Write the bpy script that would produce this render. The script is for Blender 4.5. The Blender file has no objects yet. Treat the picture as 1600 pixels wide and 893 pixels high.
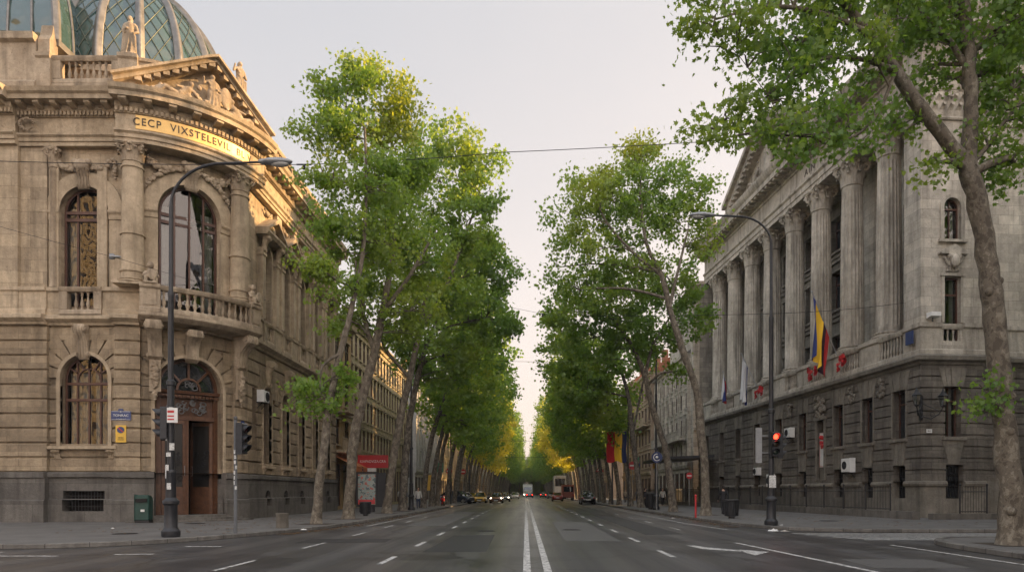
import bpy, math, random
import numpy as np
from mathutils import Vector, Matrix
PI = math.pi
S = bpy.context.scene
COL = S.collection
rnd = random.Random(7)

# ------------------------------------------------------------------ camera
CAMZ = 1.5; FL = 1066.7
def gp(px, py, z=0.0):                      # where a sight line of the photo meets the height z
    D = FL * (CAMZ - z) / (py - 768.0)
    return ((px - 822.0) / FL * D, D)
cd = bpy.data.cameras.new('camera'); cam = bpy.data.objects.new('camera', cd); COL.objects.link(cam)
cam.location = (0, 0, CAMZ); cam.rotation_euler = (PI / 2, 0, 0)
cd.sensor_width = 36; cd.lens = 24; cd.shift_x = -22 / 1600; cd.shift_y = 321.5 / 1600
cd.clip_start = 0.1; cd.clip_end = 6000
S.camera = cam

# ------------------------------------------------------------------ materials
def newmat(name):
    m = bpy.data.materials.new(name); m.use_nodes = True
    nt = m.node_tree; b = nt.nodes['Principled BSDF']
    return m, nt, b
def N(nt, t, **kw):
    n = nt.nodes.new(t)
    for k, v in kw.items():
        if k[0] == '_': n.inputs[k[1:].replace('_', ' ')].default_value = v
        else: setattr(n, k, v)
    return n
def L(nt, a, b): nt.links.new(a, b)
def mixc(nt, fac, a, b, mode='MIX'):
    n = nt.nodes.new('ShaderNodeMix'); n.data_type = 'RGBA'; n.blend_type = mode
    for i, v in ((0, fac), (6, a), (7, b)):
        if hasattr(v, 'is_linked') or hasattr(v, 'links'): nt.links.new(v, n.inputs[i])
        elif isinstance(v, (int, float)): n.inputs[i].default_value = v
        else: n.inputs[i].default_value = (*v, 1)
    return n.outputs[2]
def ramp(nt, src, stops):
    r = nt.nodes.new('ShaderNodeValToRGB'); e = r.color_ramp.elements
    while len(e) < len(stops): e.new(0.5)
    for k, (p, c) in enumerate(stops):
        e[k].position = p; e[k].color = (c, c, c, 1) if isinstance(c, (int, float)) else (*c, 1)
    nt.links.new(src, r.inputs[0]); return r.outputs[0]
def plain(name, col, rough=0.6, metal=0.0, var=0.25, scale=3.0, bump=0.0, spec=0.5, coat=0):
    m, nt, b = newmat(name)
    tc = N(nt, 'ShaderNodeTexCoord')
    nz = N(nt, 'ShaderNodeTexNoise', _Scale=scale, _Detail=6.0, _Roughness=0.65); L(nt, tc.outputs['Object'], nz.inputs['Vector'])
    f = ramp(nt, nz.outputs[0], [(0.3, 0), (0.7, 1)])
    c = mixc(nt, f, tuple(x * (1 - var) for x in col), tuple(min(1, x * (1 + var)) for x in col))
    L(nt, c, b.inputs['Base Color'])
    b.inputs['Roughness'].default_value = rough; b.inputs['Metallic'].default_value = metal
    b.inputs['Specular IOR Level'].default_value = spec; b.inputs['Coat Weight'].default_value = coat
    if bump:
        bp = N(nt, 'ShaderNodeBump', _Strength=bump, _Distance=0.03); L(nt, nz.outputs[0], bp.inputs['Height']); L(nt, bp.outputs[0], b.inputs['Normal'])
    return m
def stone(name, col, dark, blocks=None, rough=0.85, bump=0.5, bscale=9.0, pit=0.35, mortar=0.6, stain=0.5, warm=(1.1, 0.95, 0.78)):
    """weathered stone; blocks=(w,h) lays ashlar joints in the surface's own coordinates"""
    m, nt, b = newmat(name)
    tc = N(nt, 'ShaderNodeTexCoord'); uv = N(nt, 'ShaderNodeUVMap')
    n1 = N(nt, 'ShaderNodeTexNoise', _Scale=0.35, _Detail=8.0, _Roughness=0.7); L(nt, tc.outputs['Object'], n1.inputs['Vector'])
    n2 = N(nt, 'ShaderNodeTexNoise', _Scale=bscale, _Detail=8.0, _Roughness=0.75); L(nt, tc.outputs['Object'], n2.inputs['Vector'])
    mp = N(nt, 'ShaderNodeMapping'); mp.inputs['Scale'].default_value = (2.2, 2.2, 0.22); L(nt, tc.outputs['Object'], mp.inputs['Vector'])
    n3 = N(nt, 'ShaderNodeTexNoise', _Scale=1.0, _Detail=5.0, _Roughness=0.6); L(nt, mp.outputs[0], n3.inputs['Vector'])
    c = mixc(nt, ramp(nt, n1.outputs[0], [(0.35, 0), (0.65, 1)]), dark, col)
    c = mixc(nt, ramp(nt, n2.outputs[0], [(0.3, 1), (0.42, 0)]), c, tuple(x * (1 - pit) for x in dark))
    n4 = N(nt, 'ShaderNodeTexNoise', _Scale=2.6, _Detail=7.0, _Roughness=0.75); L(nt, tc.outputs['Object'], n4.inputs['Vector'])
    c = mixc(nt, 1.0, c, ramp(nt, n4.outputs[0], [(0.3, 0.72), (0.68, 1.12)]), 'MULTIPLY')
    st = N(nt, 'ShaderNodeMath', operation='MULTIPLY'); L(nt, ramp(nt, n3.outputs[0], [(0.47, 0), (0.68, 1)]), st.inputs[0]); st.inputs[1].default_value = stain
    c = mixc(nt, st.outputs[0], c, tuple(x * 0.33 for x in dark))
    h = n2.outputs[0]
    if blocks:
        br = N(nt, 'ShaderNodeTexBrick', _Scale=1.0, _Mortar_Size=0.012, _Brick_Width=blocks[0], _Row_Height=blocks[1]); br.inputs['Mortar Smooth'].default_value = 0.3
        br.inputs['Color1'].default_value = (1, 1, 1, 1); br.inputs['Color2'].default_value = (0.70, 0.70, 0.71, 1); br.inputs['Mortar'].default_value = (1 - mortar, 1 - mortar, 1 - mortar, 1)
        br.inputs['Bias'].default_value = 0.0
        L(nt, uv.outputs[0], br.inputs['Vector'])
        c = mixc(nt, 1.0, c, br.outputs['Color'], 'MULTIPLY')
    L(nt, c, b.inputs['Base Color']); b.inputs['Roughness'].default_value = rough
    b.inputs['Specular IOR Level'].default_value = 0.25
    bp = N(nt, 'ShaderNodeBump', _Strength=min(1, bump * 1.3), _Distance=0.07); L(nt, h, bp.inputs['Height']); L(nt, bp.outputs[0], b.inputs['Normal'])
    return m
def glassy(name, col=(0.02, 0.025, 0.03), rough=0.04, wav=0.02):
    m, nt, b = newmat(name)
    b.inputs['Base Color'].default_value = (*col, 1); b.inputs['Roughness'].default_value = rough
    b.inputs['Specular IOR Level'].default_value = 0.9; b.inputs['IOR'].default_value = 1.6
    tc = N(nt, 'ShaderNodeTexCoord'); nz = N(nt, 'ShaderNodeTexNoise', _Scale=0.9, _Detail=1.0); L(nt, tc.outputs['Object'], nz.inputs['Vector'])
    bp = N(nt, 'ShaderNodeBump', _Strength=wav, _Distance=1.0); L(nt, nz.outputs[0], bp.inputs['Height']); L(nt, bp.outputs[0], b.inputs['Normal'])
    return m
def clearglass(name, tint=(0.75, 0.8, 0.82)):
    m, nt, b = newmat(name); nt.nodes.remove(b)
    out = nt.nodes['Material Output']
    tr = N(nt, 'ShaderNodeBsdfTransparent'); tr.inputs[0].default_value = (*tint, 1)
    gl = N(nt, 'ShaderNodeBsdfGlossy'); gl.inputs['Roughness'].default_value = 0.02; gl.inputs[0].default_value = (1, 1, 1, 1)
    fr = N(nt, 'ShaderNodeFresnel', _IOR=1.9)
    tc = N(nt, 'ShaderNodeTexCoord'); nz = N(nt, 'ShaderNodeTexNoise', _Scale=1.1, _Detail=1.0); L(nt, tc.outputs['Object'], nz.inputs['Vector'])
    bp = N(nt, 'ShaderNodeBump', _Strength=0.03, _Distance=1.0); L(nt, nz.outputs[0], bp.inputs['Height']); L(nt, bp.outputs[0], gl.inputs['Normal'])
    mx = N(nt, 'ShaderNodeMixShader'); L(nt, fr.outputs[0], mx.inputs[0]); L(nt, tr.outputs[0], mx.inputs[1]); L(nt, gl.outputs[0], mx.inputs[2]); L(nt, mx.outputs[0], out.inputs[0])
    return m
def emit(name, col, st):
    m, nt, b = newmat(name); b.inputs['Base Color'].default_value = (*col, 1)
    b.inputs['Emission Color'].default_value = (*col, 1); b.inputs['Emission Strength'].default_value = st
    return m
def leafmat(name, c1, c2, c3, trans=0.5):
    m, nt, b = newmat(name); nt.nodes.remove(b); out = nt.nodes['Material Output']
    g = N(nt, 'ShaderNodeNewGeometry'); tc = N(nt, 'ShaderNodeTexCoord')
    nz = N(nt, 'ShaderNodeTexNoise', _Scale=0.22, _Detail=2.0); L(nt, tc.outputs['Object'], nz.inputs['Vector'])
    c = mixc(nt, g.outputs['Random Per Island'], c1, c2)
    c = mixc(nt, ramp(nt, nz.outputs[0], [(0.5, 0), (0.72, 0.8)]), c, c3)
    d = N(nt, 'ShaderNodeBsdfDiffuse'); t = N(nt, 'ShaderNodeBsdfTranslucent'); gl = N(nt, 'ShaderNodeBsdfGlossy'); gl.inputs['Roughness'].default_value = 0.45
    gl.inputs[0].default_value = (0.6, 0.65, 0.6, 1)
    L(nt, c, d.inputs[0]); tcol = mixc(nt, 1.0, c, (1.7, 1.5, 0.75), 'MULTIPLY'); L(nt, tcol, t.inputs[0])
    m1 = N(nt, 'ShaderNodeMixShader'); m1.inputs[0].default_value = trans; L(nt, d.outputs[0], m1.inputs[1]); L(nt, t.outputs[0], m1.inputs[2])
    m2 = N(nt, 'ShaderNodeMixShader'); m2.inputs[0].default_value = 0.05; L(nt, m1.outputs[0], m2.inputs[1]); L(nt, gl.outputs[0], m2.inputs[2])
    L(nt, m2.outputs[0], out.inputs[0]); return m
def barkmat(name, c1, c2, c3):
    m, nt, b = newmat(name); tc = N(nt, 'ShaderNodeTexCoord')
    mp = N(nt, 'ShaderNodeMapping'); mp.inputs['Scale'].default_value = (1.3, 1.3, .9); L(nt, tc.outputs['Object'], mp.inputs['Vector']); v = N(nt, 'ShaderNodeTexNoise', _Scale=4.4, _Detail=6.0, _Roughness=0.6, _Distortion=.4); L(nt, mp.outputs[0], v.inputs['Vector'])
    n2 = N(nt, 'ShaderNodeTexNoise', _Scale=24.0, _Detail=5.0); L(nt, tc.outputs['Object'], n2.inputs['Vector'])
    r = nt.nodes.new('ShaderNodeValToRGB'); r.color_ramp.interpolation = 'CONSTANT'; e = r.color_ramp.elements
    e[0].position = 0; e[0].color = (*c3, 1); e[1].position = 0.44; e[1].color = (*c1, 1); q = e.new(0.57); q.color = (*c2, 1)
    L(nt, v.outputs[0], r.inputs[0])
    c = mixc(nt, ramp(nt, n2.outputs[0], [(0.35, 0.4), (0.5, 0)]), r.outputs[0], c3)
    L(nt, c, b.inputs['Base Color']); b.inputs['Roughness'].default_value = 0.9
    bp = N(nt, 'ShaderNodeBump', _Strength=0.9, _Distance=0.06); L(nt, v.outputs[0], bp.inputs['Height']); L(nt, bp.outputs[0], b.inputs['Normal'])
    return m

M = {}
M['tan'] = stone('tan_ashlar', (0.64, 0.515, 0.36), (0.43, 0.34, 0.23), (1.15, 0.55), mortar=0.4)
M['tanr'] = stone('tan_rusticated', (0.53, 0.42, 0.285), (0.33, 0.255, 0.17), (1.1, 0.67), bump=0.8, mortar=0.35)
M['tanp'] = stone('tan_dressed', (0.60, 0.485, 0.345), (0.35, 0.278, 0.19), None)
M['pale'] = stone('pale_carved', (0.56, 0.46, 0.34), (0.32, 0.25, 0.175), None, stain=0.6)
M['plinth'] = stone('grey_plinth', (0.20, 0.185, 0.165), (0.14, 0.13, 0.115), (1.9, 0.95), mortar=0.4)
M['rgrey'] = stone('grey_rusticated', (0.25, 0.225, 0.19), (0.145, 0.13, 0.11), (1.3, 0.62), bump=1.0, bscale=5.0)
M['rgreyp'] = stone('grey_dressed', (0.28, 0.255, 0.215), (0.16, 0.145, 0.12), None)
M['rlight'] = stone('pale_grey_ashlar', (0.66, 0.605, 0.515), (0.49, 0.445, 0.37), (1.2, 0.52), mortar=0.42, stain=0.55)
M['rcol'] = M.setdefault('loggia', stone('loggia_stone_shaded', (0.38, 0.345, 0.29), (0.25, 0.225, 0.185), (1.2, .52))) and stone('column_stone', (0.60, 0.55, 0.47), (0.36, 0.325, 0.27), None, stain=0.75, bump=0.5)  # loggia ashlar darkened: the shade of the recess is in its colour
M['rtrim'] = stone('pale_grey_dressed', (0.58, 0.53, 0.45), (0.36, 0.325, 0.27), None, stain=0.7)
M['frieze'] = plain('gilded_panel', (0.78, 0.50, 0.17), 0.42, 0.25, 0.12)
M['letter'] = plain('dark_letters', (0.05, 0.035, 0.02), 0.5)
M['frame'] = plain('brown_window_wood', (0.085, 0.038, 0.024), 0.5, var=0.3)
M['door'] = plain('varnished_door_wood', (0.095, 0.042, 0.021), 0.45, var=0.4, scale=5)
M['iron'] = plain('black_iron', (0.018, 0.018, 0.02), 0.5, 0.2, 0.3)
M['pole'] = plain('dark_painted_pole', (0.025, 0.026, 0.03), 0.45, 0.1, 0.35, 6)
M['polegrey'] = plain('grey_metal', (0.30, 0.31, 0.32), 0.45, 0.5, 0.2)
M['pane'] = glassy('window_glass', wav=0.15)
M['panew'] = clearglass('clear_window_glass')
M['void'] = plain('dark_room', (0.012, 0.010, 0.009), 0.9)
M['curtain'] = plain('pale_curtain', (0.42, 0.40, 0.36), 0.9, var=0.15, scale=8)
M['domerib'] = plain('weathered_lead', (0.20, 0.19, 0.175), 0.45, 0.5, 0.35, 2)
M['domeglass'] = glassy('dome_glass', (0.04, 0.08, 0.075), 0.10, 0.35); M['hpane'] = plain('dull_house_glass', (.022, .024, .027), .38); M['dpane'] = plain('door_glass', (0.02, 0.018, 0.016), 0.3)  # house panes: dark and rough, mirroring little of the sky
M['verdigris'] = plain('verdigris_frame', (0.11, 0.13, 0.10), 0.5, 0.3, 0.4, 3)
M['lead'] = plain('lead_capping', (0.14, 0.14, 0.14), 0.5, 0.4, 0.3)
M['bark'] = barkmat('plane_bark', (0.145, 0.122, 0.092), (0.225, 0.198, 0.152), (0.085, 0.07, 0.052))
M['barkd'] = barkmat('plane_bark_dark', (0.13, 0.11, 0.085), (0.21, 0.185, 0.145), (0.06, 0.05, 0.04))
M['leaf'] = leafmat('plane_leaves', (0.135, 0.25, 0.042), (0.235, 0.36, 0.062), (0.32, 0.385, 0.06), .6)
M['leafd'] = leafmat('plane_leaves_deep', (0.11, 0.22, 0.045), (0.19, 0.32, 0.06), (0.27, 0.34, 0.055), .6)
M['leafy'] = leafmat('plane_leaves_sun_yellow', (0.34, 0.38, 0.05), (0.45, 0.44, 0.055), (0.50, 0.46, 0.06), .56)  # sunlight painted into the leaf colour, along with some autumn yellow
M['leafm'] = leafmat('plane_leaves_yellowish', (0.22, 0.31, 0.045), (0.33, 0.39, 0.055), (0.42, 0.42, 0.05), .58)  # yellower leaf colour paints the sun on the crown tops
M['white'] = plain('white_paint', (0.72, 0.72, 0.70), 0.5, var=0.1)
M['tyre'] = plain('rubber', (0.02, 0.02, 0.02), 0.8)
M['rim'] = plain('alloy', (0.45, 0.45, 0.46), 0.3, 0.8)
M['carglass'] = glassy('car_glass', (0.015, 0.018, 0.02), 0.03, 0.0)
M['lampred'] = emit('red_lamp', (1.0, 0.025, 0.01), 6)
M['lamphead'] = emit('headlamp_lit', (1.0, 0.9, 0.7), 7)
M['taillight'] = plain('tail_lens', (0.45, 0.02, 0.02), 0.2)
M['blue'] = plain('enamel_blue', (0.02, 0.04, 0.14), 0.3)
M['yellow'] = plain('yellow_paint', (0.72, 0.44, 0.06), 0.5, var=0.1)
M['red'] = plain('red_paint', (0.48, 0.025, 0.03), 0.4, var=0.1)
M['green'] = plain('green_bin_plastic', (0.012, 0.05, 0.04), 0.45)
M['skin'] = plain('skin', (0.42, 0.26, 0.19), 0.55, var=0.08)
M['hair'] = plain('dark_hair', (0.025, 0.018, 0.013), 0.6)

# ------------------------------------------------------------------ mesh builder
IDF = lambda a, b, c: (a, b, c)
class MB:
    def __init__(s, F=None): s.v = []; s.f = []; s.l = []; s.F = F or IDF
    def add(s, vs, fs):
        o = len(s.v); F = s.F
        for v in vs: s.v.append(F(*v)); s.l.append((v[0] + v[1], v[2]))
        for f in fs: s.f.append(tuple(i + o for i in f))
    def quad(s, a, b, c, d): s.add([a, b, c, d], [(0, 1, 2, 3)])
    def sweep(s, prof, s0, s1, ds=99, m0=0, m1=0, closed=True, caps=True):
        """profile [(o,z)] swept along s; m0/m1 mitre the ends (shift by m*o)"""
        n = max(1, int(math.ceil((s1 - s0) / ds))); k = len(prof); vs = []
        for i in range(n + 1):
            t = i / n; ss = s0 + (s1 - s0) * t
            for (o, z) in prof:
                x = ss + (m0 * o if i == 0 else 0) + (m1 * o if i == n else 0)
                vs.append((x, o, z))
        fs = []
        for i in range(n):
            for j in range(k if closed else k - 1):
                a = i * k + j; b = i * k + (j + 1) % k
                fs.append((a, b, b + k, a + k))
        if caps and closed: fs += [tuple(range(k)), tuple(range(n * k, n * k + k))]
        s.add(vs, fs)
    def blk(s, s0, s1, o0, o1, z0, z1, ds=99): s.sweep([(o0, z0), (o1, z0), (o1, z1), (o0, z1)], s0, s1, ds)
    box = blk
    def poly(s, pts, o0, o1):
        k = len(pts); vs = [(p[0], o0, p[1]) for p in pts] + [(p[0], o1, p[1]) for p in pts]
        fs = [tuple(range(k)), tuple(range(2 * k - 1, k - 1, -1))] + [(i, (i + 1) % k, (i + 1) % k + k, i + k) for i in range(k)]
        s.add(vs, fs)
    def lathe(s, cx, cy, prof, n=12, z0=0.0, sx=1, sy=1, caps=True):
        vs = []; k = len(prof)
        for (r, z) in prof:
            for i in range(n):
                a = 2 * PI * i / n; vs.append((cx + r * sx * math.cos(a), cy + r * sy * math.sin(a), z0 + z))
        fs = [(j * n + i, j * n + (i + 1) % n, (j + 1) * n + (i + 1) % n, (j + 1) * n + i) for j in range(k - 1) for i in range(n)]
        if caps: fs += [tuple(range(n)), tuple(range((k - 1) * n, k * n))]
        s.add(vs, fs)
    def tube(s, pts, rs, n=8, caps=True):
        P = [Vector(p) for p in pts]
        if isinstance(rs, (int, float)): rs = [rs] * len(P)
        vs = []; up = Vector((0, 0, 1)); prev = None
        for i, p in enumerate(P):
            d = (P[min(i + 1, len(P) - 1)] - P[max(i - 1, 0)])
            if d.length < 1e-6: d = Vector((0, 0, 1))
            d.normalize()
            if prev is None: x = d.cross(up if abs(d.z) < 0.9 else Vector((1, 0, 0))).normalized()
            else: x = (prev - d * prev.dot(d)).normalized()
            prev = x; y = d.cross(x)
            for k in range(n):
                a = 2 * PI * k / n; q = p + (x * math.cos(a) + y * math.sin(a)) * rs[i]; vs.append(tuple(q))
        m = len(P)
        fs = [(j * n + i, j * n + (i + 1) % n, (j + 1) * n + (i + 1) % n, (j + 1) * n + i) for j in range(m - 1) for i in range(n)]
        if caps: fs += [tuple(range(n)), tuple(range((m - 1) * n, m * n))]
        s.add(vs, fs)
    def ball(s, c, r, n=10, m=7):
        if isinstance(r, (int, float)): r = (r, r, r)
        vs = [(c[0], c[1], c[2] - r[2])]
        for j in range(1, m):
            b = -PI / 2 + PI * j / m
            for i in range(n):
                a = 2 * PI * i / n; vs.append((c[0] + r[0] * math.cos(b) * math.cos(a), c[1] + r[1] * math.cos(b) * math.sin(a), c[2] + r[2] * math.sin(b)))
        vs.append((c[0], c[1], c[2] + r[2])); e = len(vs) - 1
        fs = [(0, 1 + (i + 1) % n, 1 + i) for i in range(n)] + [(e, e - n + i, e - n + (i + 1) % n) for i in range(n)]
        for j in range(m - 2):
            fs += [(1 + j * n + i, 1 + j * n + (i + 1) % n, 1 + (j + 1) * n + (i + 1) % n, 1 + (j + 1) * n + i) for i in range(n)]
        s.add(vs, fs)
    def cap(s, a, b, ra, rb=None, n=10):     # tapered capsule
        rb = ra if rb is None else rb; s.ball(a, ra, n, 6); s.ball(b, rb, n, 6); s.tube([a, b], [ra, rb], n)
    def build(s, name, mat, parent=None, smooth=False, bevel=0, origin=None):
        me = bpy.data.meshes.new(name); vs = s.v
        me.from_pydata(vs, [], s.f)
        uv = me.uv_layers.new(name='UVMap')
        li = np.empty(len(me.loops), dtype=np.int32); me.loops.foreach_get('vertex_index', li)
        la = np.array(s.l, dtype=np.float32)
        if len(li): uv.data.foreach_set('uv', la[li].ravel())
        if smooth: me.polygons.foreach_set('use_smooth', [True] * len(me.polygons))
        me.materials.append(mat); me.update()
        o = bpy.data.objects.new(name, me); COL.objects.link(o)
        if parent: o.parent = parent
        if bevel:
            b = o.modifiers.new('bevel', 'BEVEL'); b.width = bevel; b.segments = 1; b.limit_method = 'ANGLE'
        return o
def smooth_by_angle(o, ang=40):
    me = o.data
    me.polygons.foreach_set('use_smooth', [True] * len(me.polygons)); me.update()
    try: me.set_sharp_from_angle(angle=math.radians(ang))
    except Exception: pass
    return o
def tag(o, label, cat, group=None, kind=None):
    o['label'] = label; o['category'] = cat
    if group: o['group'] = group
    if kind: o['kind'] = kind
    return o
def empty(name, label, cat, loc=(0, 0, 0), rz=0, group=None):
    o = bpy.data.objects.new(name, None); COL.objects.link(o); o.location = loc; o.rotation_euler = (0, 0, rz); o.empty_display_size = 0.2
    return tag(o, label, cat, group)
KIDS = {}
def copy_tree(o, parent=None):
    c = o.copy(); COL.objects.link(c)
    if parent: c.parent = parent
    for ch in [x for x in bpy.data.objects if x.parent == o]: copy_tree(ch, c)
    return c
def text_mesh(txt, size, F, thick=0.02, font_scale_x=1.0, spacing=1.0):
    """letters as geometry, mapped by F(x, out, z)"""
    cu = bpy.data.curves.new('t', 'FONT'); cu.body = txt; cu.size = size; cu.align_x = 'CENTER'; cu.align_y = 'CENTER'; cu.extrude = thick; cu.space_character = spacing
    ob = bpy.data.objects.new('t', cu); COL.objects.link(ob)
    dg = bpy.context.evaluated_depsgraph_get(); me = bpy.data.meshes.new_from_object(ob.evaluated_get(dg))
    mb = MB(F); mb.add([(v.co.x * font_scale_x, v.co.z, v.co.y) for v in me.vertices], [tuple(p.vertices) for p in me.polygons])
    bpy.data.objects.remove(ob); bpy.data.curves.remove(cu); bpy.data.meshes.remove(me)
    return mb
def remeshed(mb, name, mat, parent=None, vox=0.03, sm=4, loc=None):
    me = bpy.data.meshes.new('tmp'); me.from_pydata(mb.v, [], mb.f); ob = bpy.data.objects.new('tmp', me); COL.objects.link(ob)
    r = ob.modifiers.new('r', 'REMESH'); r.mode = 'VOXEL'; r.voxel_size = vox
    k = ob.modifiers.new('s', 'SMOOTH'); k.factor = 0.5; k.iterations = sm
    dg = bpy.context.evaluated_depsgraph_get(); m2 = bpy.data.meshes.new_from_object(ob.evaluated_get(dg)); m2.name = name
    bpy.data.objects.remove(ob); bpy.data.meshes.remove(me)
    m2.polygons.foreach_set('use_smooth', [True] * len(m2.polygons)); m2.materials.clear(); m2.materials.append(mat)
    o = bpy.data.objects.new(name, m2); COL.objects.link(o)
    if parent: o.parent = parent
    if loc: o.location = loc
    return o

# ------------------------------------------------------------------ facade vocabulary (s along the wall, o outwards, z up)
def wall(mb, s0, s1, z0, z1, ops=(), out=0.0, courses=(), rise=0.07, depth=0.4, ds=99):
    """wall skin with real openings. ops: (centre, halfwidth, zbottom, ztop, arched)"""
    zs = {round(z0, 4), round(z1, 4)}
    for (c, hw, zb, zt, ar) in ops:
        zs |= {round(zb, 4), round(zt, 4)}
        if ar:
            for k in range(9): zs.add(round(zt - hw + hw * math.sin(PI / 2 * k / 8), 4))
    for (a, b) in courses: zs |= {round(a, 4), round(b, 4)}
    zs = sorted(z for z in zs if z0 - 1e-6 <= z <= z1 + 1e-6)
    def hwz(op, z):
        c, hw, zb, zt, ar = op
        if ar and z > zt - hw: return math.sqrt(max(0, hw * hw - (z - zt + hw) ** 2))
        return hw
    inc = lambda m: any(a < m < b for a, b in courses)
    for a, b in zip(zs[:-1], zs[1:]):
        if b - a < 1e-5: continue
        m = (a + b) / 2; o = out + (rise if inc(m) else 0)
        cuts = sorted([op for op in ops if op[2] < m < op[3]], key=lambda q: q[0])
        edges = [(s0, s0)]
        for op in cuts:
            ha, hb = hwz(op, a), hwz(op, b); edges.append((op[0] - ha, op[0] - hb)); edges.append((op[0] + ha, op[0] + hb))
            for sg in (-1, 1):
                mb.quad((op[0] + sg * ha, o, a), (op[0] + sg * hb, o, b), (op[0] + sg * hb, out - depth, b), (op[0] + sg * ha, out - depth, a))
        edges.append((s1, s1))
        for k in range(0, len(edges), 2):
            (la, lb), (ra, rb) = edges[k], edges[k + 1]
            n = max(1, int(math.ceil((ra - la) / ds)))
            vs = []
            for i in range(n + 1):
                t = i / n; vs += [(la + (ra - la) * t, o, a), (lb + (rb - lb) * t, o, b)]
            mb.add(vs, [(2 * i, 2 * i + 2, 2 * i + 3, 2 * i + 1) for i in range(n)])
            if o > out:
                for z, e in ((a, 0), (b, 1)):
                    if not inc(z + (1e-3 if e else -1e-3)):
                        x0, x1 = (la, ra) if e == 0 else (lb, rb); vs = []
                        for i in range(n + 1):
                            t = i / n; vs += [(x0 + (x1 - x0) * t, out, z), (x0 + (x1 - x0) * t, o, z)]
                        mb.add(vs, [(2 * i, 2 * i + 2, 2 * i + 3, 2 * i + 1) for i in range(n)])
    for (c, hw, zb, zt, ar) in ops:
        mb.quad((c - hw, out + rise * 0, zb), (c + hw, out, zb), (c + hw, out - depth, zb), (c - hw, out - depth, zb))
        if not ar: mb.quad((c - hw, out, zt), (c + hw, out, zt), (c + hw, out - depth, zt), (c - hw, out - depth, zt))
def arch_pts(c, hw, zb, zt, arch=True, n=14, grow=0.0):
    if not arch: return [(c - hw - grow, zb - grow), (c + hw + grow, zb - grow), (c + hw + grow, zt + grow), (c - hw - grow, zt + grow)]
    r = hw + grow; zs = zt - hw; p = [(c - r, zb), (c + r, zb)]
    for i in range(n + 1):
        a = PI * i / n; p.append((c + r * math.cos(a), zs + r * math.sin(a)))
    return p
def archivolt(mb, c, hw, zs, w, o0, o1, n=20, steps=((1, 1),), foot=None):
    """moulded ring round an arch from radius hw to hw+w, running down to foot"""
    for (fw, fo) in steps:
        r0, r1 = hw, hw + w * fw; oo = o0 + (o1 - o0) * fo; vs = []
        seq = [(math.cos(PI * i / n), math.sin(PI * i / n), 0) for i in range(n + 1)]
        if foot is not None: seq = [(1, 0, foot - zs)] + seq + [(-1, 0, foot - zs)]
        for (cx, sz, dz) in seq:
            for (r, o) in ((r0, o0), (r0, oo), (r1, oo), (r1, o0)): vs.append((c + r * cx, o, zs + r * sz + dz))
        k = len(seq)
        mb.add(vs, [(4 * i + j, 4 * i + (j + 1) % 4, 4 * i + 4 + (j + 1) % 4, 4 * i + 4 + j) for i in range(k - 1) for j in range(4)] + [(0, 1, 2, 3), (4 * k - 4, 4 * k - 3, 4 * k - 2, 4 * k - 1)])
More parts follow.
